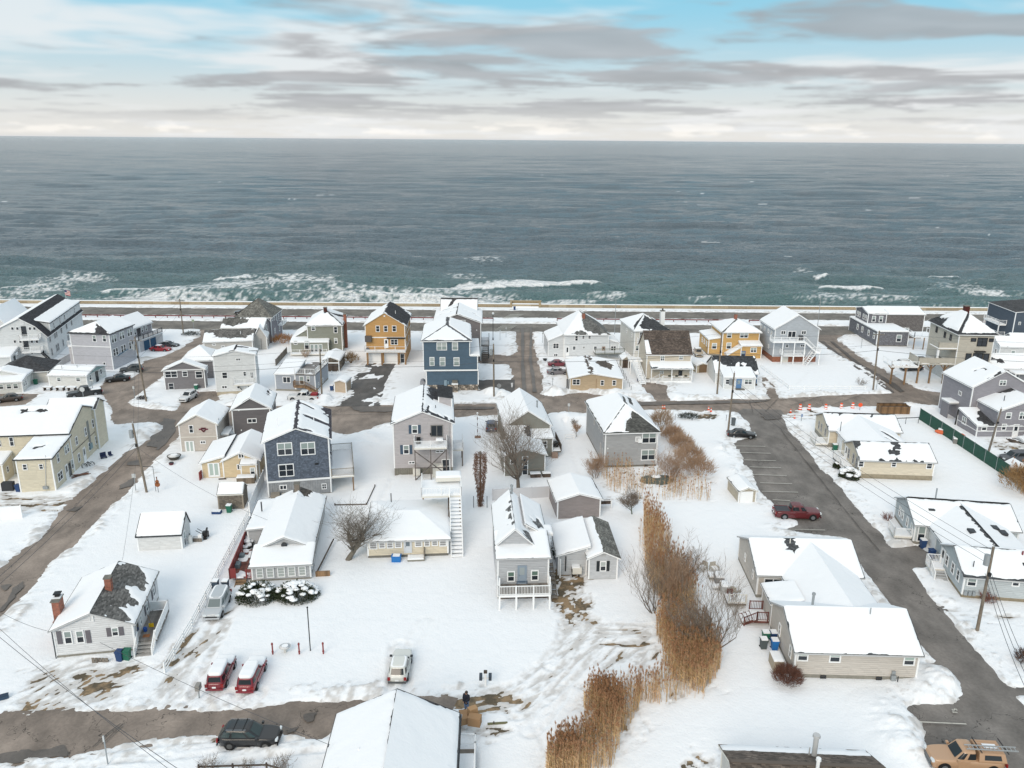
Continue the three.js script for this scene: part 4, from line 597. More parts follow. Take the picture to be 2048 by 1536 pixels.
// grey cottage with a glazed porch
{
const h = new House('cottage', 'pale grey cottage with a row of five porch windows behind round snowy shrubs', [505,1166],[623,1160]), wl = siding('#b4b6b9');
const pe = h.f(503,1135).y, mz = -3.0, eM = h.f(510,1099, mz).y, d = 10.5;
const b = gz(h, { e: eM, R: [570,1075], z1: mz, K: [668,993], x0: 0.2, x1: h.w - 0.2, wall: wl, roofHex: '#77706a', found: 0.4, fascia: M.trimGrey, bare: { L: [['b', 0.02,0.86,0.08,0.16]], R: [['b', 0.95,0.8,0.1,0.25]] } });
h.block({ roof: 'shed', high: 'b', x0: 0, x1: h.w, z0: mz, z1: 0, e: pe, rise: eM - pe - 0.15 + 0.35, over: 0.3, joint: 1, wall: wl, found: 0.35, fascia: M.trimGrey });
const pb = { x0: 0, x1: h.w, z1: 0, z0: mz }; for (const [x0, y0, x1, y1] of [[511,1136,528,1156],[532,1135,549,1155],[554,1134,571,1154],[575,1133,592,1152],[596,1132,613,1151]]) h.win(pb, 'f', x0, y0, x1, y1, 'h3', { hi: M.curtain });
h.wm(pb, 'r', 0.9,1.6,1.0,1.2, 'h3'); h.wm(pb, 'r', 2.2,1.6,0.9,1.2, 'h3');
const vv = h.part('round_vent', new THREE.CylinderGeometry(0.32,0.32,0.08,12).rotateX(Math.PI / 2), M.dark, [b.mx, b.r - 0.75, mz + 0.28]);
// lean-to on the left, further back
const x0 = -1.9, lz = h.y(507,1057,2.3).z, lw = h.block({ roof: 'shed', high: 'r', x0, x1: b.x0, z0: b.z0 + 0.2, z1: lz, e: 2.1, rise: eM - 2.15, over: 0.25, joint: 1, wall: wl, fascia: M.trimGrey });
h.chimney(b.mx - 0.2, b.z0 + 0.8, b.r - 0.4, b.r + 1.0,0.6,0.6, mat('#8b8176', { map: grainMap })); h.pipe(-0.9, b.z0 + 4,2.6,3.8,0.08, M.dark);
// side deck of red-brown planks
const deckW = 2.3; const dk = h.part('deck', bx(-deckW, -0.04,0.45,0.5,-0.4,-0.401), M.redwood);
for (let i = 0; i < 16; i++) { const z = -6.6 + i * 0.4; part(dk, 'plank', bx(-deckW + 0.02 * (i % 2), -0.06,0.45,0.52, z, z + 0.385), mat(pick(['#865248', '#7c4a40', '#8f5c50']), { map: woodMap })); }
dk.add(h.snowPad(-deckW, -0.06,-6.6,-0.2,0.523,0.09,[['p', 0.62]]));
h.rail([[-0.1,0.5,-0.2],[-0.6,0.5,-0.2]], M.redrail, 0.95, false, 0.14); h.rail([[-1.7,0.5,-0.2],[-deckW, 0.5,-0.2],[-deckW, 0.5,-9.4]], M.redrail, 1.15, true);
h.stairs([-1.15,0.5,-0.2],[-1.15,0,0.9],1.0,3, { mat: M.wood, snow: 0 });
h.box('planter', -deckW + 0.1,-deckW + 0.6,0.52,0.95,-3.2,-2.3, mat('#6f7d84')); h.box('planter', -deckW + 0.1,-deckW + 0.6,0.52,0.9,-5.2,-4.5, mat('#6f7d84'));
h.box('low_wall', h.w + 0.4, h.w + 1.9,0,0.7,-0.6,-0.35, M.wood); h.beam('rail_board', [h.w + 0.5,0.5,-0.6],[h.w + 1.6,0.6,-8],0.12, M.woodDark);
}
// cream cottage with a white stair to its roof deck
{
const h = new House('cottage', 'cream cottage with grey-blinded windows and a long white stair to a roof deck', [736,1119],[897,1113]), e = h.f(733,1082).y, d = -h.y(748,994,3.1).z;
const b = h.block({ roof: 'hip', x0: 0, x1: h.w, z0: -d, z1: 0, e, rise: 0.95, rx0: 2.6, rx1: h.w - 3.4, over: 0.35, wall: siding('#d8cdb8'), found: 0.45, snowT: 0.18, fascia: M.trimGrey, foundMat: M.concreteDark });
for (const [x0, y0, x1, y1] of [[738,1082,755,1098],[757,1082,771,1096],[773,1081,787,1096],[789,1081,804,1095],[829,1079,845,1093],[848,1078,860,1092],[863,1077,876,1091],[878,1077,894,1092]]) h.win(b, 'f', x0, y0, x1, y1, 'h3', { hi: mat('#8f8f90') });
h.win(b, 'f', 807,1078,824,1105, 'pd', { frame: mat('#c9cdd2'), glass: mat('#66727a', { roughness: 0.3 }) });
h.box('door_step', 4.4,6.3,0,0.35,0.02,1.1, M.concrete).add(h.snowPad(4.4,6.3,0.02,1.1,0.352,0.12)); h.rail([[6.25,0.35,0.1],[6.25,0.35,1.05]], M.woodGrey, 0.9, false, 0);
// the roof deck on posts and its stair
const y = 4.6, x0 = h.w - 3.0, x1 = h.w + 1.7, z0 = -d - 0.9, z1 = -d + 3.6;
h.deck(x0, x1, z0, z1, y, { mat: M.offwhite, rail: 'flr', bal: 0.3, snowT: 0.2, posts: [[x1 - 0.1, z1 - 0.1],[x1 - 0.1, z0 + 0.1],[x0 + 0.1, z0 + 0.1]], postMat: M.wood });
const tb = h.box('roof_shelter', x0 + 1.7, x1 + 0.1, y + 0.5, y + 1.0, z0 - 0.3, z0 + 1.5, M.offwhite); tb.add(h.snowPad(x0 + 1.7, x1 + 0.1, z0 - 0.3, z0 + 1.5, y + 1.002,0.22));
h.stairs([x1 - 0.75, y, z1 + 0.02],[x1 - 0.75,0,0.5],1.3,16, { mat: M.white, snow: 1, rails: [-1,1], bal: 0.5 });
h.box('pier', h.w + 0.1, h.w + 0.35,0, y - 0.3,-d + 2.6,-d + 2.85, M.woodDark); h.box('pier', h.w + 0.1, h.w + 0.35,0,3.4,-d + 4.6,-d + 4.85, M.woodDark);
h.pipe(2.2,-d + 0.6, e, e + 1.5,0.06, M.dark);
}
// grey house with a white balcony at the front
{
const h = new House('house', 'pale grey house with a white railed balcony over an open ground floor', [997,1223],[1101,1220]), wl = siding('#b9bbbf'), dk = -2.2, y = h.f(1050,1192).y + 0.1;
const e = h.f(992,1139).y - 0.1, d = 13.6, W2 = h.w;
const b = h.block({ roof: 'gz', x0: 0, x1: W2 * 0.72, z0: -d, z1: dk - 1.9, e: e + 0.6, rise: 1.7, over: 0.2, wall: wl, trim: M.white, roofHex: '#8d8e8f', fascia: M.white, bare: { R: [['b', 0.12,0.25,0.1,0.3],['r', 0.12]], L: [['R', 0.0],['b', 0.9,0.9,0.4,0.05]] } });
const r = h.block({ roof: 'shed', high: 'l', x0: W2 * 0.62, x1: W2, z0: -d, z1: dk - 4.2, e: e + 0.3, rise: 1.5, over: 0.25, wall: wl, roofHex: '#8d8e8f', bare: { S: [['b', 0.25,0.3,0.12,0.25],['s', 0.02,0.1,0.02,0.9,0.1]] } });
const p = h.block({ roof: 'shed', high: 'b', x0: 0, x1: W2, z0: dk - 4.0, z1: dk, e, rise: 0.8, over: 0.25, rake: 0.3, joint: 1, wall: wl, found: 0.3, roofHex: '#8d8e8f', fascia: M.trimGrey });
h.box('porch_roof_board', W2 - 0.02, W2 + 0.9, e + 0.2, e + 0.42, dk - 6.4, dk - 4.4, M.white).add(h.snowPad(W2 - 0.4, W2 + 0.9, dk - 6.4, dk - 4.4, e + 0.424,0.16));
h.deck(0, W2, dk, 0, y, { mat: M.white, rail: 'flr', bal: 0.15, snow: false, posts: [[0.1,-0.1],[W2 * 0.34,-0.1],[W2 * 0.67,-0.1],[W2 - 0.1,-0.1]] });
h.box('deck_board', 0.1, W2 - 0.1, y + 0.002, y + 0.02, dk + 0.02,-0.1, M.woodGrey);
for (const x of [0.1, W2 - 0.1]) h.beam('post', [x, y, -0.1],[x, y + 1.9,-0.1],0.12, M.white);
h.win(p, 'f', 1014,1142,1030,1163, 'd', { hi: mat('#5c7268', { roughness: 0.3 }) }); h.win(p, 'f', 1062,1140,1077,1161, 'd', { hi: mat('#5c7268', { roughness: 0.3 }) });
{ const a = h.f(1044,1155, dk); h.wm(p, 'f', a.x, y + 1.05,0.95,2.05, 'pd', { frame: mat('#8d9aa8'), glass: mat('#9aa3a6', { roughness: 0.3 }) }); h.wm(p, 'f', a.x, 1.1,1.1,2.0, 'pd', { frame: mat('#53667a'), glass: mat('#53667a') }); }
h.box('lattice_wall', 0.1, W2 - 0.1,0.0,0.55, dk + 0.02, dk + 0.1, M.woodDark); h.win({ z1: dk - 1.9 + 0.02 }, 'f', 1026,1097,1032,1104, 'vent', { frame: M.trimGrey });
h.pipe(W2 * 0.4,-d + 0.7, e + 1.8, e + 3.2,0.12, M.galv); h.stairs([W2 + 0.45, y, dk - 4.4],[W2 + 0.45,0.1, dk + 0.4],0.9,8, { mat: M.woodGrey });
}
// grey-brown garage behind it
{
const h = new House('garage', 'windowless grey-brown clapboard garage with white corner boards and a snowy gable', [1114,1040],[1200,1036], { cat: 'garage' });
gz(h, { E: [1114,1003], R: [1158,988], K: [1187,958], wall: siding('#938b8a'), roofHex: '#6c6a69', over: 0.3, bare: { R: [['e', 0.08]] } }); h.rail([[h.w + 0.2,0,-2.2],[h.w + 1.9,0,-2.2]], M.white, 1.3, false, 0); h.box('bench', h.w + 0.2, h.w + 1.9,0.7,1.1,-2.9,-2.4, M.woodDark);
}
// L-shaped cottage
{
const h = new House('cottage', 'small pale grey cottage with black shutters, one roof slope bare of snow', [1176,1161],[1234,1160]), wl = siding('#c3c6ca');
const b = gz(h, { E: [1176,1119], R: [1208,1104], K: [1218,1046], wall: wl, roofHex: '#9b9a94', found: 0.15, over: 0.3, bare: { R: [['e', 9]], L: [['r', 0.06]] } }); b.nosnow = 0;
h.win(b, 'f', 1200,1122,1212,1142, 'd', { hi: M.curtain, shut: shutBlack, sw: 0.33 }); h.win(b, 'f', 1203,1106,1211,1113, 'vent', { frame: M.trimGrey });
const lz = h.y(1126,1098, b.e).z, xl = -3.1; const c = h.block({ roof: 'shed', high: 'r', x0: xl, x1: 0.02, z0: b.z0 + 0.1, z1: lz + 0.9, e: b.e - 0.35, rise: 1.1, over: 0.3, joint: 1, wall: wl, roofHex: '#9b9a94', snowT: 0.16 });
h.box('pump_unit', xl + 1.5, xl + 2.5,0.4,1.1, lz + 1.1, lz + 1.5, M.offwhite); h.beam('drain_pipe', [xl + 0.8,0.5, c.z1 + 0.06],[xl + 0.8, b.e - 0.4, c.z1 + 0.06],0.12, M.dark); h.box('post', xl + 0.1, xl + 0.25,0, b.e - 0.4, c.z1 + 0.5, c.z1 + 0.65, M.white);
}
// tan bungalow of two wings, right
function twin(name, label, o) {
const h = new House(name, label, o.A, o.B, o), wl = o.wall, e = o.e ?? h.f(...o.E).y, d = o.d, x1 = o.x1 ?? h.w;
const b = gx(h, { e, d, R: o.R, x1, wall: wl, roofHex: o.roofHex ?? '#62666a', found: o.found ?? 0.5, fascia: M.trimGrey, foundMat: o.foundMat ?? M.concrete, rise: o.rise, bare: o.bareF ?? {}, snowT: 0.15 });
const X0 = o.X0, X1 = o.X1, Z = o.Z, D = o.D; // rear wing
const c = h.block({ roof: 'gx', x0: X0, x1: X1, z1: Z, z0: Z - D, e, rise: b.rise, wall: wl, roofHex: o.roofHex ?? '#62666a', found: o.found ?? 0.5, fascia: M.trimGrey, bare: o.bareR ?? {}, snowT: 0.15 });
const m = h.block({ roof: 'gz', x0: o.lx0, x1: o.lx1, z1: b.z0 + d / 2, z0: Z - D / 2, e: e - 0.05, rise: b.rise - 0.15, rx: o.lrx, wall: wl, roofHex: o.roofHex ?? '#62666a', found: 0.4, corners: false, rake: -0.05, bare: o.bareL ?? {}, snowT: 0.17 });
return { h, b, c, m, e };
}
{
const t = twin('bungalow', 'long tan bungalow of two snowy wings joined in the middle, dark red back steps', { A: [1585,1357], B: [1831,1364], E: [1590,1301], d: 7.6, R: [1568,1212], wall: siding('#c9c2ba'), X0: 0, X1: 10.4, Z: -13.0, D: 8.0, lx0: 2.6, lx1: 9.8, lrx: 6.2, bareR: { F: [['b', 0.42,0.85,0.06,0.16]], B: [] } }), { h, b, c, m } = t;
for (const r of [[1596,1300,1615,1322],[1660,1302,1680,1325],[1808,1310,1828,1331]]) h.win(b, 'f', ...r, 'd', { hi: mat('#a9bab4') }); h.wm(b, 'l', 1.2,1.9,0.6,1.2, 'd'); h.wm(b, 'l', 4.6,1.9,0.6,1.2, 'd'); h.wm(b, 'f', 2.6,0.28,0.5,0.22, 'vent', { frame: M.dark }); h.wm(b, 'f', 7.4,0.28,0.5,0.22, 'vent', { frame: M.dark });
h.box('gas_meter', 8.35,8.75,0.25,0.75,0.03,0.3, M.galv); h.beam('pipe', [8.85,-0.1,0.4],[8.85,0.8,0.4],0.06, M.dark); h.box('meter_box', 8.4,8.7,0.8,1.1,0.02,0.16, M.galv);
h.wm(c, 'l', 1.6,1.9,0.5,1.0, 'd'); h.wm(c, 'l', 5.0,2.0,0.5,0.9, 'd'); { const p = h.f(1547,1155, c.z1); h.wm(c, 'f', p.x, 1.45,1.9,1.95, 'sl', { hi: M.glass }); }
h.pipe(2.7, b.rz - 0.9, b.r - 0.6, b.r + 0.9,0.12, M.galv); h.pipe(7.3, b.rz + 0.6, b.r - 0.4, b.r + 0.6,0.05, M.galv); h.pipe(4.0, c.z1 - 3.4, b.r, b.r + 0.5,0.06, M.offwhite);
h.block({ roof: 'shed', high: 'r', x0: 0.02, x1: 2.7, z0: -11.0, z1: b.z0 + 0.02, e: t.e - 0.15, rise: 0.45, over: 0.25, joint: 1, wall: siding('#c9c2ba'), snowT: 0.17 });
h.deck(-1.5,-0.05, b.z0 - 2.2, b.z0 - 0.2,0.7, { mat: M.redwood, snowT: 0.08 }); h.rail([[-1.45,0.7,-9.8],[-0.2,0.7,-9.8]], M.redwood, 0.95, false, 0.16); h.rail([[-2.4,0.1,-7.8],[-1.2,0.7,-7.8],[-0.2,0.7,-7.8]], M.redwood, 0.95, false, 0.16); h.stairs([-1.5,0.7,-8.8],[-2.5,0.1,-8.8],1.6,3, { mat: M.redwood, snow: 1 });
h.deck(-3.3,-1.45, c.z1 + 0.1, c.z1 + 2.0,0.6, { mat: M.woodGrey, snowT: 0.12 }); h.rail([[-3.2,0.6, c.z1 + 2.0],[-1.5,0.6, c.z1 + 2.0]], M.offwhite, 1, false, 0.2); h.rail([[-3.0,0.2, c.z1 + 0.3],[-2.7,0.6, c.z1 + 1.0]], M.redwood, 1, false, 0.16);
h.box('outdoor_unit', -3.4,-2.6,0,1.0, c.z1 - 1.6, c.z1 - 0.4, M.trimGrey).add(h.snowPad(-3.4,-2.6, c.z1 - 1.6, c.z1 - 0.4,1.002,0.14)); h.box('storage_box', -3.6,-2.75,0,1.0, c.z1 - 3.6, c.z1 - 2.2, mat('#8c8c8e')).add(h.snowPad(-3.6,-2.75, c.z1 - 3.6, c.z1 - 2.2,1.002,0.14));
h.box('storage_box', -1.5,-0.6,0,1.15,-2.3,-0.7, mat('#a79c8a')).add(h.snowPad(-1.5,-0.6,-2.3,-0.7,1.152,0.1)); h.deck(9.9,10.9, b.z0 - 4.4, b.z0 - 2.4,0.6, { mat: M.offwhite, rail: 'rf', bal: 0.16, snowT: 0.12 });
}
// pale blue-grey bungalow, far right
{
const A = P(1921,1197), t = twin('bungalow', 'pale blue-grey bungalow of two wings with skylights beside the utility pole', { A: [1921,1197], B: [2048,1207], x1: 12.5, E: [1930,1151], d: 6.6, R: [1908,1089], wall: siding('#bec5c8'), X0: -1.2, X1: 10.0, Z: -11.6, D: 7.2, lx0: 0.5, lx1: 8.6, lrx: 4.5, found: 0.5, foundMat: mat('#a3967f', { map: grainMap }), bareF: { F: [['e', 0.3],['r', 0.08]], B: [['r', 0.1]] }, bareR: { F: [['r', 0.1]] }, bareL: { L: [['r', 0.22]] } }), { h, b, c } = t;
h.win(b, 'f', 1935,1154,1952,1173, 'd'); h.win(b, 'f', 2025,1157,2038,1173, 'd'); for (const [u, k] of [[1.4, 'd'],[2.9, 'd'],[4.6, 'd']]) h.wm(b, 'l', u, 1.9,0.8,1.3, k, { hi: M.glass }); h.wm(b, 'l', 5.8,1.6,0.95,2.1, 'pd');
for (const u of [0.9,2.5,4.3,5.4]) h.wm(c, 'l', u, 1.75,0.65,1.25, 'd', { hi: M.curtain }); h.wm(c, 'f', -0.4,1.5,0.9,2.0, 'door'); h.wm({ ...t.m }, 'l', 7.4,1.2,2.6,2.1, 'g');
const sky = (x, z, y, s) => { const g = h.box('skylight', x - 0.35, x + 0.35, y - 0.1, y + 0.18, z - 0.5, z + 0.5, M.dark); part(g, 'pane', bx(x - 0.3, x + 0.3, y + 0.181, y + 0.19, z - 0.45, z + 0.45), M.glass); };
sky(1.0, c.z1 - 2.2, b.e + 1.0); sky(5.2, b.z0 + 3, b.e + 1.25); sky(3.4, b.z0 - 1.4, b.e + 1.2); sky(7, b.z0 - 2.2, b.e + 0.9); sky(6.5, b.z0 - 3.2, b.e + 0.95); sky(6.3,-1.8, b.e + 0.9); h.pipe(6.3,-2.6, b.e + 0.7, b.e + 1.9,0.09, mat('#7a3a3f')); h.pipe(1.0,-0.8, b.e, b.e + 1.3,0.05, M.dark); h.pipe(2.5, c.z0 + 2, b.r - 0.4, b.r + 0.9,0.09, M.galv);
h.deck(-1.6,-0.03,-6.1,-4.6,0.75, { mat: M.offwhite, snowT: 0.08 }); h.rail([[-1.55,0.75,-4.7],[-1.55,0.75,-6.1],[-0.1,0.75,-6.1]], M.white, 1, false, 0.15); h.rail([[-1.55,0.75,-4.7],[-1.55,0.1,-3.2]], M.white, 1, false, 0.15); h.stairs([-0.8,0.75,-4.6],[-0.8,0.05,-3.2],1.4,4, { mat: M.trimGrey, mat2: M.white });
h.deck(-3.2,-1.25, c.z1 - 2.6, c.z1 - 0.4,0.8, { mat: M.offwhite, rail: 'fl', bal: 0.15, snowT: 0.12 }); for (const [x, z, m, nm] of []) { }
for (let i = 0; i < 3; i++) h.box('gas_meter', 0.15 + i * 0.4,0.45 + i * 0.4,0.55,1.0,0.03,0.28, M.galv);
}
// cream bungalow, right
{
const t = twin('bungalow', 'cream bungalow of two wings with a patchy snow roof and a round snow-capped shrub', { A: [1716,958], B: [1864,963], E: [1713,919], d: 6.5, R: [1700,880], wall: siding('#dcd1bd'), X0: -0.7, X1: 9.9, Z: -12.0, D: 7.0, lx0: 0.5, lx1: 8.6, lrx: 4.4, found: 0.8, foundMat: mat('#a89d88', { map: grainMap }), roofHex: '#5f6266', bareF: { F: [['b', 0.05,0.85,0.04,0.14],['b', 0.49,0.42,0.06,0.2],['b', 0.55,0.9,0.05,0.22],['b', 0.4,0.04,0.12,0.05],['b', 0.7,0.08,0.02,0.05],['r', 0.1]], B: [['r', 0.1]] }, bareR: { F: [['p', 0.06],['b', 0.1,0.97,0.12,0.06],['r', 0.06]] }, bareL: { R: [['s', 0.15,0.2,0.5,0.6,0.5],['s', 0.1,0.5,0.25,0.75,0.25]], L: [] } }), { h, b, c, m } = t;
h.win(b, 'f', 1717,921,1727,934, 'd', { hi: M.glass }); h.win(b, 'f', 1783,923,1792,934, 'd', { hi: M.glass }); h.win(b, 'f', 1853,925,1864,938, 'd', { hi: M.glass }); for (const u of [1.2,2.6,4.6]) h.wm(b, 'l', u, 2.0,0.75,1.5, 'd', { hi: M.glass, frame: M.trimGrey }); h.wm(b, 'l', 5.7,1.7,0.9,2.0, 'pd');
for (const u of [1.5,3.6,4.9]) h.wm(c, 'l', u, 2.0,0.7,1.3, 'd', { hi: M.glass, frame: M.trimGrey }); h.wm(m, 'l', 7.0,1.4,2.2,2.2, 'g');
h.deck(-1.7,-0.03,-6.0,-2.6,0.85, { mat: M.woodGrey, snowT: 0.1, rail: 'lb', bal: 0.16 }); h.rail([[-1.7,0.85,-2.6],[-1.7,0.1,-1.0]], M.white, 1, false, 0.16); h.stairs([-0.8,0.85,-2.6],[-0.8,0.05,-1.0],1.4,4, { mat: M.woodGrey }); h.deck(-2.6,-0.75, c.z1 - 2.6, c.z1 + 0.2,0.7, { mat: M.offwhite, rail: 'fl', bal: 0.16, snowT: 0.12 }); h.pipe(0.4, c.z1 + 1.5, b.e + 0.4, b.e + 1.9,0.05, M.dark);
h.box('drain_pipe', c.x1 + 0.0, c.x1 + 0.08,0.3, b.e, c.z1 - 0.1, c.z1, M.dark);
}
// long cream building, left
{
const h = new House('apartment_house', 'long cream apartment building with broad snowy roof and lower annex, left edge', [42,986],[113,983], { cat: 'building' }), wl = siding('#d9d0bb'), wl2 = siding('#dedacf');
const e2 = h.f(98,918).y, an = h.block({ roof: 'shed', high: 'b', x0: 0, x1: h.w, z1: 0, z0: -6.4, e: e2, rise: 0.8, over: 0.25, joint: 1, wall: wl, snowT: 0.15, fascia: M.dark, bare: { S: [['b', 0.5,0.62,0.06,0.06],['b', 0.42,0.5,0.09,0.03]] } });
const Z = -6.4, e = h.f(153,866, Z).y, D = 11, b = h.block({ roof: 'gx', x0: -26, x1: h.w + 0.02, z1: Z, z0: Z - D, e, rise: h.f(188,812, Z - D / 2).y - e, wall: wl, fascia: M.dark, over: 0.3, rake: 0.15, snowT: 0.2, bare: { F: [['b', 0.82,0.86,0.015,0.03],['b', 0.8,0.84,0.03,0.02]] } });
h.win(an, 'f', 44,928,56,940, 'd', { hi: M.glass }); h.win(an, 'f', 77,928,88,938, 'd', { hi: M.glass }); h.wm(an, 'r', 1.9,4.0,0.8,1.3, 'd'); h.wm(an, 'r', 4.5,4.1,0.7,1.2, 'd'); h.wm(an, 'r', 5.3,4.1,0.7,1.2, 'd'); h.wm(an, 'r', 1.7,1.5,1.6,1.3, 'dd'); h.wm(an, 'r', 3.9,1.2,0.9,2.1, 'pd'); h.wm(an, 'r', 4.9,1.1,0.9,2.1, 'door', { frame: mat('#9b968c') }); h.wm(an, 'r', 5.9,1.5,0.7,1.4, 'd');
for (const [u, y] of [[1.9,4.0],[5.4,4.1],[8.4,4.3],[1.9,1.5],[6.0,1.6],[8.7,1.6]]) h.wm(b, 'r', u, y, 0.8,1.3, 'd', { hi: M.glass }); h.wm(b, 'r', 3.9,1.2,0.9,2.1, 'pd'); h.win(b, 'f', 17,874,30,892, 'd', { hi: M.glass }); h.win(b, 'f', -2,880,2,893, 'd');
h.box('trim_board', h.w + 0.02, h.w + 0.06,2.85,2.95, Z - D, Z, M.woodGrey); for (const z of [6.2,6.6]) h.beam('conduit', [h.w + 0.1,1.6, Z - z],[h.w + 0.1,5.4, Z - z],0.09, M.galv); h.box('meter_box', h.w + 0.03, h.w + 0.2,1.1,1.9, Z - 6.9, Z - 6.0, mat('#7f97a0'));
h.chimney(-7.6, Z - 3.8, b.e + 1.8, b.e + 2.9,0.7,0.7, M.brick); const low = h.block({ roof: 'shed', high: 'b', x0: -9.5, x1: -3.4, z1: -3.4, z0: Z, e: 2.7, rise: 0.7, over: 0.2, joint: 1, wall: wl, snowT: 0.15 }); h.wm(low, 'r', 1.2,1.6,0.6,0.9, 'd');
// dormer behind the ridge, facing the street
const dz = Z - D / 2 - 2.2; h.block({ roof: 'gx', x0: h.w - 6.2, x1: h.w + 0.4, z1: Z - D + 2.2, z0: Z - D - 1.6, e: b.e + 0.6, rise: 1.0, wall: wl, over: 0.2, bare: { F: [['R', 0.3]], B: 1 } });
h.box('oil_tank', -2.6,-1.2,0.1,1.2,-1.4,-0.6, M.dark); h.beam('cable', [h.w - 0.6,5.2,0.06],[3.2,0.8,0.06],0.05, M.trimGrey); h.box('window_unit', h.w - 1.5, h.w - 0.9,0.5,0.9,0.02,0.3, M.galv);
}
// large blue-grey house with a side deck
{
const h = new House('house', 'large blue-grey shake-sided house with a long snowy deck along its right side', [537,998],[664,988]), sh = siding('#748092', 'shake'), e = h.f(527,885).y, y1 = h.f(600,960).y;
const b = gz(h, { e, R: [588,857], K: [689,818], y0: y1, wall: sh, roofHex: '#5a5660', over: 0.4, bare: { L: [['r', 0.28]], R: [['r', 0.24],['s', 0.52,0.78,0.52,0.72,0.3],['s', 0.5,0.7,0.42,0.15,0.45],['s', 0.03,0.85,0.06,0.6,0.35],['b', 0.9,0.05,0.16,0.2],['s', 0,0.02,1,0.02,0.3],['s', 0.9,0.85,0.82,0.55,0.25]] } });
const low = h.block({ roof: 'none', x0: 0.02, x1: h.w - 0.02, z0: b.z0 + 0.02, z1: -0.02, e: y1, wall: siding('#a5a8ac', 'board'), found: 0.25 }); h.box('band_board', -0.05, h.w + 0.05, y1 - 0.12, y1 + 0.12, b.z0,0.05, M.white);
for (const r of [[553,886,586,909.6],[600,885,631.5,908.5],[556,929,589,951.6]]) h.win(b, 'f', ...r, 'dd'); h.win(low, 'f', 558.5,970,574.5,979, 's'); h.win(low, 'f', 643,967,653.6,977.7, 'q'); h.box('wall_vent', h.w * 0.76, h.w * 0.76 + 0.45, y1 + 2.0, y1 + 2.2,0,0.12, M.black);
for (const [u, y, w, q] of [[1.0, y1 + 4.1,0.5,1.5],[4.2, y1 + 4.1,0.5,1.5],[7.6, y1 + 4.2,0.6,1.4],[1.4, y1 + 1.5,0.7,1.2]]) h.wm(b, 'r', u, y, w, q, 'd'); h.wm(b, 'r', 2.6, y1 + 1.15,1.0,2.1, 'pd'); h.wm(low, 'r', 1.9,1.1,2.0,2.0, 'g'); h.box('lamp', h.w + 0.02, h.w + 0.2, y1 + 1.9, y1 + 2.2,-3.5,-3.3, M.black);
const dx = h.y(709,957, y1).x; h.deck(h.w + 0.05, dx, b.z0 + 2.3,0, y1 + 0.1, { mat: M.offwhite, snowT: 0.16 }); h.rail([[h.w + 0.1, y1 + 0.1,-0.05],[dx - 0.05, y1 + 0.1,-0.05],[dx - 0.05, y1 + 0.1, b.z0 + 2.35],[h.w + 0.1, y1 + 0.1, b.z0 + 2.35]], mat('#8a8378'), 1.05, false, 0.13);
for (const z of [-0.2,-3.2,-6.2,-9.0]) h.box('post', dx - 0.25, dx - 0.08,0, y1 - 0.1, z - 0.17, z, M.wood); h.box('outdoor_unit', 0.4,1.5,0.1,1.0,0.25,1.15, mat('#8b8378')); h.box('outdoor_unit', 1.7,2.2,0.1,0.7,0.1,0.5, M.offwhite); h.pipe(1.6,-3.2, e + 0.8, e + 2.0,0.05, M.white); h.pipe(6.2,-4.2, e + 0.6, e + 1.5,0.05, M.white);
}
// dark grey house behind it
{
const h = new House('house', 'tall dark grey house with white corner boards and one small paired window on its front', [469,884],[545,880]), e = h.f(461,820).y;
const b = gz(h, { e, R: [499,796], K: [567,786], wall: siding('#6b6769'), roofHex: '#58565a', bare: { R: [['e', 0.1],['b', 0.93,0.35,0.1,0.04]], L: [['s', 0.98,0.7,0.98,1,0.25]] } });
h.win(b, 'f', 494,837,514,845.5, 's'); h.win(b, 'f', 482,871,491,882, 'd'); h.box('band_board', -0.04, h.w + 0.04, e - 0.12, e + 0.1,0,0.05, M.white); for (const u of [1.2,2.0,2.8]) h.wm(b, 'r', u, 3.6,0.5,1.3, 'd', { hi: M.glass }); for (const [x, y] of [[1.0,5.0],[1.1,1.8]]) h.box('lamp', x, x + 0.16, y, y + 0.16,0,0.1, M.white);
}
// taupe house with a heart wreath
{
const h = new House('house', 'pale taupe two-storey house with white French doors and a dark red heart wreath', [363,905],[438,903]), e = h.f(357,850).y, b = gz(h, { e, R: [391.5,830], K: [461,817], wall: siding('#c5bcb4'), roofHex: '#77706c', found: 0.2, fascia: M.offwhite });
h.win(b, 'f', 377,850,388,866, 'd', { hi: M.glass }); h.win(b, 'f', 369,882,390.5,905, 'fd', { hi: mat('#aeb9b6', { roughness: 0.3 }) }); h.win(b, 'f', 400,881,412,887.5, 's'); for (const [u, y] of [[1.2,4.4],[5,4.2],[3.6,1.8]]) h.wm(b, 'r', u, y, 0.55,0.9, 'd', { hi: M.glass });
const p = h.f(407,859), wr = new MB(); for (let i = 0; i < 30; i++) { const a = i / 30 * 6.283, x = 0.3 * Math.pow(Math.sin(a), 3), y = 0.02 * (13 * Math.cos(a) - 5 * Math.cos(2 * a) - 2 * Math.cos(3 * a)); wr.box(p.x + x - 0.08, p.x + x + 0.08, p.y + y - 0.08, p.y + y + 0.08,0.02,0.1); } wr.box(p.x - 0.65, p.x - 0.35, p.y - 0.05, p.y + 0.15,0.02,0.08).box(p.x + 0.35, p.x + 0.65, p.y - 0.05, p.y + 0.15,0.02,0.08); h.part('wreath', wr, mat('#6b3440')); h.box('band_board', -0.03, h.w + 0.03,2.35,2.45,0,0.04, M.offwhite);
h.box('side_hood', h.w + 0.02, h.w + 1.2,1.9,2.1,-5.2,-1.6, M.trimGrey).add(h.snowPad(h.w + 0.02, h.w + 1.2,-5.2,-1.6,2.102,0.1));
}
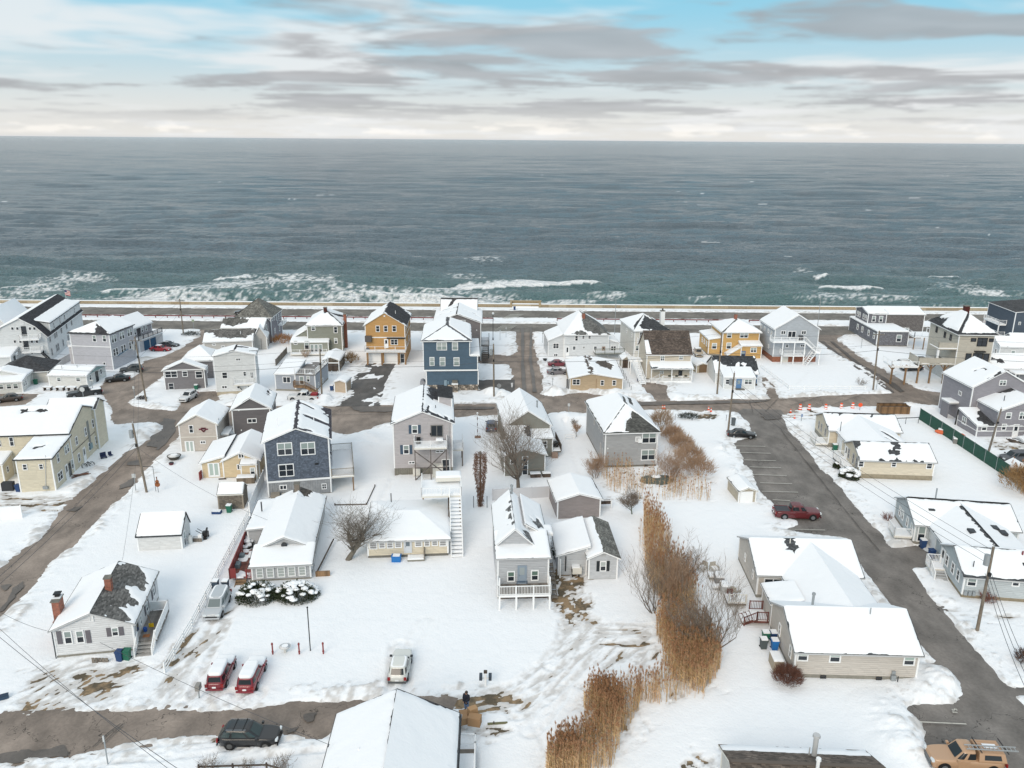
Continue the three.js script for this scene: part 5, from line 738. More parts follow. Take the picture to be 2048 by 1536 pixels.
// yellow-cream cottage
{
const h = new House('cottage', 'small yellow-cream cottage with white glazed double doors tucked before the blue-grey house', [448,958],[521,955]), wl = siding('#d8c4a2'), b = gz(h, { E: [448,924], R: [481,905], d: 9, wall: wl, found: 0.2, roofHex: '#77706c', over: 0.3 });
const x0 = h.f(403,940,-0.4).x, lw = h.block({ roof: 'shed', high: 'r', x0, x1: 0.02, z0: -8.6, z1: -0.4, e: 2.2, rise: 0.95, over: 0.3, joint: 1, wall: wl }); h.win(lw, 'f', 415,926,441,953, 'fd', { hi: mat('#a9b8b2', { roughness: 0.3 }) }); h.win(b, 'f', 476,907,489,916, 's'); h.win(b, 'f', 473,928,485,939, 's');
const p = h.f(500,940), bay = h.block({ roof: 'shed', high: 'b', x0: p.x - 1.0, x1: p.x + 1.1, z0: -0.02, z1: 1.0, e: 2.3, rise: 0.4, over: 0.15, wall: wl }); h.wm(bay, 'f', p.x + 0.55,1.4,0.7,1.1, 'd', { hi: M.curtain }); h.box('storage_box', p.x - 1.4, p.x + 0.9,0,1.0,1.3,2.3, mat('#8c7d6c', { map: woodMap })).add(h.snowPad(p.x - 1.45, p.x + 0.95,1.25,2.35,1.002,0.13)); h.box('patio_edge', -0.6,0.4,0,0.3,0.4,0.5, M.woodDark);
}
// shingled shed
{
const h = new House('shed', 'weathered shake-sided shed with a white roof, blue and green bins before it', [438,1021],[488,1019], { cat: 'shed' }), b = gx(h, { E: [437,990], d: 2.6, k: 0.5, R: [441,966], wall: siding('#8f8578', 'shake'), roofHex: '#77706c', over: 0.12, rake: 0.1, trim: mat('#8f8578'), fascia: M.offwhite });
}
// grey house with blue shutters and a high balcony
{
const h = new House('house', 'pale mauve-grey house with blue shutters and a braced high balcony on its front', [789,952],[906,949]), e = h.f(786,848).y, b = gz(h, { e, R: [845,823], K: [796,793], wall: siding('#b9b4b6'), roofHex: '#4d4f57', found: 1.15, foundMat: siding('#8d8a80', 'board'), bare: { L: [['r', 0.12],['b', 0.97,0.06,0.04,0.06],['r', 0.1]], R: [['r', 0.12],['s', 0.01,0,0.01,0.7,0.22],['b', 0.05,0.55,0.05,0.35],['s', 0.1,0.85,0.3,0.8,0.12],['b', 0.03,0.04,0.05,0.1],['b', 0.85,0.55,0.3,0.35]] } });
h.block({ roof: 'shed', high: 'l', x0: h.w - 1.9, x1: h.w + 0.05, z0: -11.4, z1: -6.2, y0: e - 0.1, e: e + 1.55, rise: 0.35, over: 0.15, wall: siding('#b9b4b6'), roofHex: '#3f3f44', nosnow: true, fascia: M.dark });
h.win(b, 'f', 823,850,836,867, 'd', { shut: shutBlue }); h.win(b, 'f', 861,850,886,873, 'sl', { frame: mat('#7a7876') }); h.win(b, 'f', 806,890,819,908, 'd', { shut: shutBlue, hi: M.blind }); h.win(b, 'f', 871,900,888,905, 's', {}); h.win(b, 'f', 817,922,830,928, 's'); h.win(b, 'f', 883,918,901,946, 'door'); h.box('lamp', h.w * 0.62, h.w * 0.62 + 0.15, e - 1.7, e - 1.4,0,0.15, M.black);
const y = h.f(860,896,2.2).y, x0 = h.f(828,896,2.2).x, x1 = h.f(894,896,2.2).x; h.deck(x0, x1,0.02,2.2, y, { mat: M.offwhite, rail: 'flr', bal: 0.16, snowT: 0.16 }); const dark = mat('#7a7370', { map: woodMap });
for (const x of [x0 + 0.1, (x0 + x1) / 2, x1 - 0.1]) h.beam('post', [x, 0,2.0],[x, y - 0.2,2.0],0.15, dark); for (const [a, c] of [[[x0 + 0.1,0.2],[x1 - 0.1, y - 0.4]],[[x1 - 0.1,0.9],[x0 + 0.1, y - 0.5]]]) h.beam('brace', [a[0], a[1],2.05],[c[0], c[1],2.05],0.12, dark); h.beam('girt', [x0 + 0.1, y * 0.4,2.06],[x1 - 0.1, y * 0.4,2.06],0.1, dark); h.beam('girt', [x0 + 0.1, y * 0.4,0.3],[x0 + 0.1, y * 0.4,2],0.1, dark);
for (const x of [x0 + 0.4, x0 + 0.9]) { } h.box('patio_table', x1 - 1.5, x1 - 0.5, y + 0.65, y + 0.72,0.5,1.4, M.dark).add(h.snowPad(x1 - 1.5, x1 - 0.5,0.5,1.4, y + 0.722,0.15)); h.box('patio_chair', x0 + 0.3, x0 + 0.85, y + 0.1, y + 0.5,0.6,1.1, M.black); h.box('chair_back', x0 + 0.3, x0 + 0.85, y + 0.5, y + 1.0,0.5,0.6, M.black);
h.deck(h.w + 0.05, h.w + 1.5,-6.2,-2.6, y - 2.2, { mat: M.offwhite, rail: 'rf', bal: 0.16, posts: [[h.w + 1.4,-2.7],[h.w + 1.4,-6]], postMat: dark }); h.box('outdoor_unit', x0 - 0.3, x0 + 0.7,0.3,1.3,0.3,0.8, M.offwhite); h.beam('drain_pipe', [h.w - 0.5,1.2,0.06],[h.w - 0.5, e - 0.3,0.06],0.08, M.trimGrey); h.pipe(h.w * 0.72,-3, e + 0.8, e + 1.6,0.05, M.dark); h.box('storage_box', (x0 + x1) / 2 + 0.2, x1 - 0.6,0,1.9,0.4,1.2, M.offwhite);
}
// grey-green house behind the bare tree
{
const h = new House('house', 'olive-grey house with stacked snowy gables behind the large bare tree', [1010,906],[1100,903]), wl = siding('#8b8a82'), e = h.f(1009,853).y, b = gz(h, { e, R: [1051,822], K: [1005,806], wall: wl, roofHex: '#77746c', bare: { R: [['b', 0.98,0.1,0.03,0.05],['e', 0.06]], L: [['e', 0.06]] } });
const p = h.f(1027,850,1.4), g2 = h.block({ roof: 'gx', x0: -0.05, x1: 3.3, z0: -0.6, z1: 2.4, rz: 0.6, e: 3.4, rise: 0.9, wall: wl, over: 0.25, bare: { F: [['b', 0.95,0.6,0.12,0.4]] } }); const pr = h.block({ roof: 'shed', high: 'b', x0: 3.2, x1: h.w, z0: -0.02, z1: 2.4, e: 3.0, rise: 0.5, over: 0.2, joint: 1, wall: wl }); for (const x of [3.8,4.7,5.6]) h.wm(pr, 'f', x, 2.1,0.75,1.2, 'd', { hi: M.glass }); h.pipe(h.w * 0.8,-5, e, e + 2.1,0.12, M.galv); h.pipe(h.w * 0.55,-2.4, e + 1.2, e + 1.9,0.06, M.dark);
h.deck(h.w + 0.02, h.w + 1.3,-3,2.2,0.9, { rail: 'r', railMat: M.woodDark, bal: 0.2 }); h.box('grill', h.w + 0.3, h.w + 1.1,0.9,1.8,0.2,1.0, M.black); h.box('outdoor_unit', h.w - 0.2, h.w + 0.7,0,0.9,2.5,3.1, mat('#9a8274'));
}
{
const h = new House('garage', 'olive-grey garage with a snowy gable directly behind the trunk of the bare tree', [1008,954],[1090,951], { cat: 'garage' }), b = gz(h, { E: [1006,913], R: [1047,898], K: [1083,882], wall: siding('#85837b'), roofHex: '#77746c', over: 0.35 }); h.win(b, 'f', 1020,914,1032,928, 'd'); h.win(b, 'f', 1044,912,1056,950, 'door'); h.box('bench', 3.6,5.0,0,0.7,0.3,1.0, M.woodDark).add(h.snowPad(3.55,5.05,0.25,1.05,0.702,0.12)); h.box('bench', 5.3,6.4,0,0.7,0.3,1.0, M.woodDark).add(h.snowPad(5.25,6.45,0.25,1.05,0.702,0.12));
}
// hip-roofed grey house
{
const h = new House('house', 'two-storey grey clapboard house with a hip roof half bare of snow beside the brown bushes', [1208,937],[1312,934]), e = h.f(1209,866).y, d = -h.y(1177,803, e).z, r = h.f(1253,809,-d * 0.36);
const b = h.block({ roof: 'hip', x0: 0, x1: h.w, z0: -d, z1: 0, e, rise: r.y - e, rz1: -d * 0.36, rz0: -d * 0.72, wall: siding('#a7a8aa'), roofHex: '#6f6f6b', found: 0.45, foundMat: M.concreteDark, bare: { F: [['b', 0.68,0.18,0.34,0.34],['b', 0.85,0.3,0.3,0.42],['e', 0.3],['L', 0.16]], L: [['R', 0.12],['e', 0.15]], R: [['s', 0.1,0.95,0.9,0.75,0.3],['s', 0.5,0.6,0.95,0.4,0.4],['L', 0.2]], B: 1 } });
h.win(b, 'f', 1284.5,865,1312,886, 'dd'); h.win(b, 'f', 1282.5,899,1310,920, 'dd'); h.win(b, 'f', 1271,873,1280.5,883, 'f', { glass: M.trimGrey }); h.box('window_unit', h.w * 0.62, h.w * 0.7, e - 1.5, e - 1.0,0,0.35, M.white); for (const [u, y, w, q] of [[0.9,4.4,0.5,1.3],[3.3,4.6,0.4,0.7],[4.6,4.7,0.4,0.7],[8,4.4,0.5,1.2],[1.4,1.9,0.5,1.3],[2.8,2.0,0.5,1.7]]) h.wm(b, 'l', u, y, w, q, 'd', { frame: M.trimGrey, hi: M.glass }); h.box('lamp', 0.35,0.5,3.0,3.15,0,0.12, M.white); h.box('hatch', -0.9,-0.05,0.05,0.25,-3.2,-2.4, M.wood); h.wm(b, 'f', h.w * 0.8,0.3,0.5,0.2, 'vent', { frame: M.dark });
}
// small beige shed by the parking spaces
{
const h = new House('shed', 'small beige shed with white double doors beside the parking spaces', [1476,1007],[1511,1006], { cat: 'shed' }), b = gz(h, { E: [1473,984], R: [1494,976], K: [1459,957], wall: siding('#bcb3a2'), over: 0.15, fascia: M.offwhite }); h.win(b, 'f', 1481,983,1504,1006, 'g');
}
// ---- the row between the middle street and the boulevard, from left to right
{ // white inn with a gambrel roof
const h = new House('inn', 'big white three-storey inn with a dark gambrel roof and front balconies, far left', [16,728],[101,724], { cat: 'building' }), w = h.w, e = h.f(100,674).y, k = h.f(82,653).y, r = h.f(43,637).y, d = 27, wl = siding('#d9dcde'), x0 = -1.5, mx = w * 0.42;
const g = new MB().poly([[x0,0,0],[w, 0,0],[w, e, 0],[w - 1.8, k, 0],[mx, r, 0],[x0 + 1.2, k, 0],[x0, e, 0]]).quad([w, 0,0],[w, 0,-d],[w, e, -d],[w, e, 0]).quad([x0,0,-d],[x0,0,0],[x0, e, 0],[x0, e, -d]).poly([[w, 0,-d],[x0,0,-d],[x0, e, -d],[x0 + 1.2, k, -d],[mx, r, -d],[w - 1.8, k, -d],[w, e, -d]]); h.part('wall', g, wl);
const o = { th: 0.15, bare: { U: [['e', 12]], R2: [['e', 12]], L: [['r', 0.1]] }, roofMat: shingle('#4a4a50'), trim: M.white, snowT: 0.15 };
h.planes([['U', [w - 1.75, k, 0.3],[w - 1.75, k, -d - 0.2],[mx, r, -d - 0.2],[mx, r, 0.3],[0,1,0,1]],['R2', [w + 0.35, e - 0.1,0.3],[w + 0.35, e - 0.1,-d - 0.2],[w - 1.75, k, -d - 0.2],[w - 1.75, k, 0.3],[1,1,0,1]],['L', [x0 + 1.1, k, -d - 0.2],[x0 + 1.1, k, 0.3],[mx, r, 0.3],[mx, r, -d - 0.2],[0,1,0,1]],['L2', [x0 - 0.35, e - 0.1,-d - 0.2],[x0 - 0.35, e - 0.1,0.3],[x0 + 1.1, k, 0.3],[x0 + 1.1, k, -d - 0.2],[1,1,0,1]]], { h, ...o });
const dm = h.block({ roof: 'shed', high: 'l', x0: w - 3.2, x1: w - 0.05, z0: -d + 0.5, z1: -3.2, y0: e - 0.2, e: k - 0.05, rise: 0.75, over: 0.25, wall: wl, snowT: 0.16, fascia: M.dark });
for (const u of [2.5,7,10.5,18.5]) h.wm(dm, 'r', u, (e + k) / 2 + 0.1,0.8,1.5, 'd', { hi: M.glass }); const b = { x0, x1: w, z1: 0 }; for (const u of [1.8,5.2,6.4,10,14,18]) for (const y of [1.7,4.6]) h.wm(b, 'r', u, y, 0.85,1.6, 'd', { hi: M.glass, frame: M.trimGrey });
for (const [x, y] of [[25,657],[35,657],[60,657],[69,657],[30,683],[41,683],[64,683],[74,683],[45,705],[64,705]]) { const p = h.f(x, y); h.wm(b, 'f', p.x, p.y, 0.6,0.7, 'f'); } for (const [x, y] of [[48,662],[52,688]]) { const p = h.f(x, y); h.wm(b, 'f', p.x, p.y, 0.9,2.0, 'door', { frame: M.dark }); }
for (const y of [h.f(55,676).y, h.f(58,701).y]) h.deck(w * 0.42, w * 0.42 + 3.6,0.05,1.5, y, { mat: M.white, rail: 'flr', bal: 0.3, snowT: 0.08, posts: [] }); h.stairs([w * 0.42 + 3.4, h.f(58,701).y, 0.8],[w * 0.42 + 5.2,0.1,0.8],0.9,7, { mat: M.dark }); h.win(b, 'f', 84,700,91,710, 'd', { hi: M.glass }); { const p = h.f(44,645); h.wm(b, 'f', p.x, p.y, 0.6,0.8, 'vent'); }
const an = h.block({ roof: 'shed', high: 'b', x0: -8, x1: w * 0.3, z0: 0.02, z1: 5, e: 2.6, rise: 0.8, over: 0.2, joint: 1, wall: wl, snowT: 0.15 }); h.wm(an, 'r', 2,1.3,0.9,2.0, 'door', { frame: M.dark });
}
{ const h = new House('house', 'white gable roof half cut by the left edge, beside the inn', [-40,690],[22,688]), b = gz(h, { E: [-40,658], R: [10,620], d: 14, wall: siding('#d5d7d8') }); }
{ // white cottage with grey hip roof at the left edge
const h = new House('cottage', 'low white cottage with dark hip roof and snowy glazed porch, left edge', [-10,789],[47,786]), wl = siding('#dcdddb'), pe = h.f(47,764).y; const p = h.block({ roof: 'shed', high: 'b', x0: -3, x1: h.w, z0: -2.6, z1: 0, e: pe, rise: 0.6, over: 0.25, joint: 1, wall: wl, snowT: 0.15 }); for (const x of [-0.3,0.9,2.2,3.3]) h.wm(p, 'f', x + 0.3,1.4,0.9,1.0, 'd', { hi: M.blind }); h.wm(p, 'r', 1,1.4,0.7,1.0, 'd'); h.wm(p, 'r', 1.9,1.4,0.6,1, 'd');
h.block({ roof: 'gz', x0: -3, x1: h.w - 0.1, z0: -6, z1: -2.6, e: pe + 0.5, rise: 1.1, wall: wl, snowT: 0.14 }); const b = h.block({ roof: 'hip', x0: -1.5, x1: h.w + 2.6, z0: -13.5, z1: -6, e: pe + 0.3, rise: 2.2, wall: siding('#cfcbc4'), roofHex: '#55565a', nosnow: true, rz1: -9.7, rz0: -9.8 });
}
{ const h = new House('outbuilding', 'low white shed-roofed outbuilding standing against the inn at the left edge', [-20,738],[36,733], { cat: 'shed' }); h.block({ roof: 'shed', high: 'b', x0: -2, x1: h.w, z0: -5, z1: 0, e: 2.5, rise: 0.6, wall: siding('#d9dbdc'), snowT: 0.16 }); }
{ // lavender grey building
const h = new House('building', 'three-storey pale lavender-grey building with rows of windows and a snowy hip roof, left', V(-87.85,0,-158.5), null, { cat: 'building', rot: -6, w: 8.3 }), e = 7.5, d = 8.6, b = h.block({ roof: 'hip', x0: 0, x1: h.w, z0: -d, z1: 0, e, rise: 1.6, rz1: -d * 0.3, rz0: -d, gableBack: 1, wall: siding('#bdbdc4'), roofHex: '#57565a', bare: { F: [['e', 0.3],['b', 0.85,0.35,0.18,0.5]], R: [['e', 0.12]] }, fascia: M.dark });
h.win(b, 'f', 184,670,194,684, 'd', { hi: M.blind }); h.win(b, 'f', 204,670,214,684, 'd', { hi: M.blind }); h.win(b, 'f', 206,724,212,730, 'f'); h.box('band_board', -0.03, h.w + 0.05, e - 2.75, e - 2.6,0,0.05, M.white); for (const u of [0.9,1.8,3.7,4.6,6.6,7.5]) { h.wm(b, 'r', u, e - 1.3,0.85,1.6, 'd', { hi: M.curtain }); h.wm(b, 'r', u, e - 4.0,0.85,1.6, 'd', { hi: M.glass }); } h.beam('rail_board', [h.w + 0.05,2.6,-2],[h.w + 0.05,3.0,-5.5],0.15, mat('#5d7d92')); h.deck(-2.2,-0.05,-6,-2,4.2, { mat: M.white, rail: 'fl', bal: 0.25 }); h.box('annex', -2.1,-0.05,0,3.9,-6,-2.1, siding('#c4c2c6'));
}
{ // grey house with roof terrace
const h = new House('house', 'grey gabled house with a railed terrace over blue garage doors, beside the lavender building', [277,706],[322,688]), wl = siding('#9b979b'), b = h.block({ roof: 'gx', x0: 0, x1: h.w, z0: -8, z1: -1.8, e: 5.0, rise: 2.0, wall: wl, snowT: 0.16 }); const t = h.block({ roof: 'none', x0: 0, x1: h.w + 0.4, z0: -2, z1: 0.4, e: 2.5, wall: siding('#c7c6c8') }); h.deck(0, h.w + 0.4,-1.8,0.4,2.7, { mat: M.white, rail: 'f', railMat: M.dark, snowT: 0.1 }); for (const u of [0.8,2.2,4.8,6.2]) h.wm(b, 'f', u, 4.0,0.7,1.2, 'd', { hi: M.curtain }); h.wm(b, 'f', 3.5,3.75,0.9,2, 'door', { frame: M.dark }); for (const u of [2.6,5.0]) h.wm(t, 'f', u, 1.2,1.9,2.1, 'g', { frame: mat('#2f5673') });
}
{ // small teal-gabled house
const h = new House('cottage', 'small white cottage with a pale teal gable and a snowy roof behind the black pickup', [100,775],[176,776]), b = gx(h, { E: [98,751], d: 7, R: [113,730], wall: siding('#dfe0de'), over: 0.25, snowT: 0.14, found: 0.15 }); h.win(b, 'f', 113,754,123,763, 'd', { hi: M.blind }); h.win(b, 'f', 151,754,162,763, 'd', { hi: M.blind }); h.wm(b, 'r', 1.2,1.7,0.8,1.1, 'd'); h.wm(b, 'r', 3.6,1.2,0.9,2, 'pd', { frame: M.dark }); h.wm(b, 'r', 5.2,1.7,0.8,1.1, 'd'); const tl = new MB().tri([b.x1 + 0.02, b.e + 0.02, b.z1],[b.x1 + 0.02, b.e + 0.02, b.z0],[b.x1 + 0.02, b.r - 0.02, b.rz ?? b.mz]); h.part('gable_board', tl, siding('#9fbcbc')); for (const [x, z] of [[1.6,-2],[4.2,-2.6],[5,-4.4]]) h.pipe(x, z, 2.8,3.7,0.07, M.trimGrey);
}
{ // grey house with white SUV
const h = new House('house', 'mid-grey one-storey house with white trim and a small basement hatch behind the white SUV', [331,781],[412,778]), e = h.f(326,741).y, b = gz(h, { e, R: [366,723], K: [427,732], wall: siding('#807d80'), roofHex: '#6d6b6c', found: 0.2, snowT: 0.16 }); h.win(b, 'f', 329,742,355.5,755, 'dd', { hi: M.glass }); h.win(b, 'f', 364,742,376,753, 'd'); h.win(b, 'f', 390,742,406,756, 'd'); h.win(b, 'f', 336,766,349,779, 'door', { frame: mat('#c8c8ca') }); h.wm(b, 'r', 2.6,3.2,0.8,1.4, 'd'); h.box('gable_board', 0.1, h.w - 0.1, e - 0.1, e + 0.06,0,0.05, M.white); h.block({ roof: 'hip', x0: 1.8, x1: h.w + 0.4, z0: -13, z1: -6.8, e: e - 0.1, rise: 2.1, rz1: -9.6, rz0: -10, wall: siding('#807d80'), snowT: 0.16 });
}
{ // white house with balcony
const h = new House('house', 'white two-storey house with a white bracketed balcony and a low snowy gable', [434,792],[516,788]), e = h.f(424,713).y, b = gz(h, { e, R: [468,701], K: [530,698], wall: siding('#dfe1e2'), roofHex: '#55545a', found: 0.75, foundMat: mat('#c9bda8', { map: grainMap }), bare: { R: [['r', 0.25],['s', 0.4,0.35,0.6,0.05,0.25],['s', 0.7,0.95,0.85,0.5,0.4]], L: [['s', 0.9,0.85,0.95,1,0.4]] } }); h.win(b, 'f', 471,716,481.5,721.5, 's'); h.win(b, 'f', 443,744,456,757, 'd'); h.win(b, 'f', 486,743,493,752, 'd', { hi: M.glass }); h.win(b, 'f', 500,744,507,756, 'dd', { hi: M.glass }); h.win(b, 'f', 443,771,455,777, 's'); h.win(b, 'f', 494,772,506,777, 's'); h.win(b, 'f', 474,772,479,777, 'f'); h.wm(b, 'r', 1.5, e - 1.4,0.7,1.2, 'd'); h.wm(b, 'r', 4, e - 4,0.7,1.2, 'd');
const y = h.f(490,769,1.2).y, x0 = h.f(467,769,1.2).x, x1 = h.f(510,769,1.2).x; h.deck(x0, x1,0.02,1.2, y, { mat: M.offwhite, rail: 'flr', bal: 0.3, snowT: 0.08 }); for (const x of [x0 + 0.4, x1 - 1.6]) h.beam('bracket', [x + 0.8, y - 1.3,0.02],[x + 0.3, y - 0.2,1.0],0.12, M.concreteDark);
}
{ // blue-grey house with roof terrace
const h = new House('house', 'small blue-grey house with a flat railed roof terrace and brown entry steps', [552,783],[632,785]), wl = siding('#a3a9b3'), e = h.f(551,749).y, w = h.w, b = h.block({ roof: 'shed', high: 'b', x0: 0, x1: w * 0.5, z0: -6.5, z1: 0, e, rise: 1.0, over: 0.2, wall: wl, snowT: 0.16, found: 0.5 }), c = h.block({ roof: 'none', x0: w * 0.5, x1: w, z0: -8.5, z1: 0, e, wall: wl, found: 0.5 }); h.deck(w * 0.5, w + 0.1,-8.5,0.1, e + 0.2, { mat: mat('#8d8987', { map: grainMap }), rail: 'fr', snow: true, bare: [['p', 0.7]], bal: 0.3 }); h.win(b, 'f', 565,753,582,766, 's'); h.win(c, 'f', 598,752,609,769, 'door'); h.win(c, 'f', 613,752,620,764, 'd', { hi: M.curtain }); h.deck(w * 0.5, w * 0.78,0.03,1.1,1.35, { mat: M.wood, railMat: M.wood, rail: 'fl', snow: false }); h.stairs([w * 0.78,1.35,0.55],[w + 0.6,0.05,0.55],0.9,6, { mat: M.wood, rails: [1], railMat: M.wood }); for (const u of [1.6,4.5]) h.wm(c, 'r', u, 1.0,0.6,1.0, 'd');
}
{ const h = new House('shed', 'tiny tan shed with a snowy gable beside the asphalt driveway', [669,785],[693,786], { cat: 'shed' }), b = gz(h, { E: [668,764], R: [679,760], d: 3.0, wall: siding('#c3b09a'), over: 0.12 }); h.box('corner_board', h.w - 0.06, h.w + 0.04,0, b.e, -0.06,0.04, M.white); }
{ // grey-beige house with shingle roof
const h = new House('house', 'low grey-beige house with a grey shingle roof half melted clear', [410,712],[507,708]), e = h.f(407,684).y, b = gx(h, { e, d: 8.5, R: [420,659], wall: siding('#bcb9b5'), roofHex: '#8d8a86', over: 0.35, bare: { F: [['b', 0.62,0.75,0.42,0.5],['b', 0.3,0.9,0.3,0.2],['r', 0.3]], B: 1 } }); h.win(b, 'f', 424,687,432,691, 's'); h.win(b, 'f', 442,691,450,695, 's'); h.wm(b, 'r', 3.3,3.2,0.8,1.6, 'd'); h.pipe(7.4,-2.2, e + 0.5, e + 1.6,0.06, M.white); h.deck(-2.2,-0.05,-2.5,1.2,0.9, { mat: M.trimGrey, rail: 'f', bal: 0.25 }); h.block({ roof: 'gz', x0: h.w - 0.1, x1: h.w + 2.7, z0: -8, z1: -3, e: e - 0.2, rise: 2.4, wall: siding('#bcb9b5'), over: 0.2 });
}
{ // tall dark grey house
const h = new House('house', 'tall dark grey house with a bare shingle gable roof and an arched side window', [441,697],[531,695], { rot: 1 }), w = 10, e = 6.0, b = h.block({ roof: 'gx', x0: 0.6, x1: 9.8, z0: -5.5, z1: 0, e: 4.7, rise: 1.5, wall: siding('#8d8a8e'), roofHex: '#86847f', bare: { F: [['b', 0.25,0.7,0.32,0.4]], B: [] }, over: 0.3 }), c = h.block({ roof: 'hip', x0: 2.4, x1: 10.2, z0: -14, z1: -5, e, rise: 3.4, rz1: -9, rz0: -10, wall: siding('#85828a'), roofHex: '#98968f', bare: { R: 1, F: [['e', 20]], B: 1, L: [['b', 0.3,0.9,0.1,0.2],['r', 0.3]] }, over: 0.35 });
for (const [u, y] of [[1,5.6],[2.6,5.4],[4.6,5.0],[6.4,4.8],[8.4,4.6],[2.4,2.4],[6.4,2.0]]) h.wm(c, 'r', u, y, 0.75,1.2, 'd', { hi: M.blind }); h.wm(b, 'r', 2.2,4.0,1.1,2.0, 'd', { hi: M.blind }); h.wm(b, 'r', 2.2,1.4,1.0,1.6, 'd'); h.deck(10.25,11.4,-13.5,-10,3.2, { mat: M.white, rail: 'rf', bal: 0.3 }); h.box('chimney_box', 8.4,9.6,0,2.6,0.5,1.5, mat('#77736f', { map: grainMap })); h.box('wood_stack', 8.5,9.5,2.6,3.0,0.6,1.4, M.black);
}
{ // sage hip-roofed house
const h = new House('house', 'sage-grey two-storey house with brick chimneys and a white covered porch', [617,706],[686,705]), e = h.f(616,651).y, d = -h.y(706,631, e).z, w = h.w, wl = siding('#8d8f84'), b = h.block({ roof: 'hip', x0: 0, x1: w, z0: -d, z1: 0, e, rise: h.f(656,620,-d * 0.5).y - e, rz1: -d * 0.45, rz0: -d * 0.62, wall: wl, roofHex: '#4f4c50', found: 0.4, bare: { R: [['s', 0.1,0.95,0.5,0.5,0.5],['s', 0.5,0.5,0.75,0.2,0.7],['e', 0.2]], F: [['e', 0.12],['R', 0.2],['b', 0.5,0.95,0.3,0.1]], B: 1 } });
h.win(b, 'f', 622,652,631,661, 'd'); h.win(b, 'f', 667,653,675.5,666, 'd'); h.win(b, 'f', 668,676,675.5,687, 'd', { hi: M.curtain }); h.chimney(w + 0.35,-d * 0.4,0, e + 1.6,0.6,0.9, M.brick); h.chimney(w * 0.48,-d * 0.42, b.r - 0.6, b.r + 0.7,0.7,0.7, mat('#6d4f49', { map: brickMap })); for (const [u, y] of [[1.2, e - 1.4],[5.6, e - 1.4],[7.4, e - 1.4],[1.2,1.9]]) h.wm(b, 'r', u, y, 0.7,1.3, 'd');
const p = h.block({ roof: 'shed', high: 'b', x0: -3.4, x1: w * 0.62, z0: -1.2, z1: 1.6, e: 2.7, rise: 0.5, over: 0.2, wall: siding('#9b9d92'), joint: 1, snowT: 0.16 }); h.win(p, 'f', 587,681,595,689, 'd', { hi: M.curtain }); h.win(p, 'f', 608,681,619,699, 'door'); for (const x of [0.6,1.5,2.4]) h.wm(p, 'f', x + 0.5,1.4,0.8,1.9, 'd', { hi: M.blind }); h.block({ roof: 'shed', high: 'r', x0: -3.6, x1: 0.02, z0: -d + 1, z1: -1.2, e: 2.8, rise: 2.4, over: 0.2, wall: wl, joint: 1, snowT: 0.16 }); h.deck(-3.2, w * 0.6,1.65,3.4,0.6, { mat: M.offwhite, rail: 'f', bal: 0.3 });
}
{ const h = new House('garage', 'small stone-fronted garage with a snowy gable and white fence beside the orange house', [646,744],[679,744], { cat: 'garage' }), b = gz(h, { E: [643,721], R: [660,714], d: 6.5, wall: new THREE.MeshStandardMaterial({ color: lin('#b9b2a6'), map: stoneMap, roughness: 0.9 }), over: 0.3, snowT: 0.16 }); h.box('lintel', 0, h.w, 1.8,2.0,0,0.08, M.white); h.box('garage_door', 0.3, h.w - 0.3,0,1.75,0.01,0.05, M.woodDark); }
{ // orange house
const h = new House('house', 'orange-yellow three-storey house with white garage doors under a white balcony', [733,727],[812,727]), e = h.f(731,650).y, wl = siding('#c69a62'), b = gz(h, { e, R: [770,625], K: [821,627], wall: wl, roofHex: '#46464c', over: 0.4, bare: { R: [['b', 0.5,0.6,0.52,0.75],['b', 0.3,0.25,0.3,0.45]], L: [['r', 0.3],['b', 0.2,0.98,0.5,0.12]] } }); for (const r of [[751,651,760,664],[767,651,776,663.5],[784,651,793,663.5]]) h.win(b, 'f', ...r, 'd', { hi: M.glass }); h.win(b, 'f', 768,678,777,696, 'pd'); h.win(b, 'f', 781,678,796,690, 'dd', { hi: M.glass });
const y = h.f(770,703,1.4).y; h.deck(0, h.w + 0.1,0.02,1.4, y, { mat: M.white, rail: 'flr', bal: 0, snowT: 0.12 }); for (const x of [735,764,797,811]) { const p = h.f(x, 720,1.3); h.box('post', p.x - 0.17, p.x + 0.17,0, y - 0.2,1.05,1.35, M.wood); } for (const r of [[737,706,763,726],[768,706,796,726]]) h.win(b, 'f', ...r, 'g'); h.win(b, 'f', 800,707,810,726, 'door'); h.box('band_board', -0.03, h.w + 0.03, h.f(770,675).y - 0.08, h.f(770,675).y + 0.12,0,0.05, M.white); h.box('awning_box', h.w * 0.54, h.w, h.f(770,676).y - 0.1, h.f(770,676).y + 0.15,0.05,0.3, M.black);
h.box('wall_tank', 0,1.3, e - 3.4, e - 2.2,0.05,0.8, mat('#5b5654')); h.part('round_sign', new THREE.CylinderGeometry(0.45,0.45,0.08,14).rotateX(Math.PI / 2), mat('#6b6a70'), [0.4, e - 5.2,0.1]); h.box('lamp', h.w * 0.48, h.w * 0.52, h.f(770,632).y - 0.12, h.f(770,632).y + 0.12,0,0.12, M.white); for (const [u, y] of [[2, e - 1.2],[5.6, e - 1.2],[2.4, e - 4.6],[7, e - 4.4]]) h.wm(b, 'r', u, y, 0.8,1.2, 'd'); for (const y of [e - 2.6, e - 5.3]) h.box('band_board', h.w, h.w + 0.05, y - 0.08, y + 0.08, b.z0,0, M.white); h.pipe(h.w * 0.72,-4, e + 1.2, e + 2.2,0.06, M.white);
}
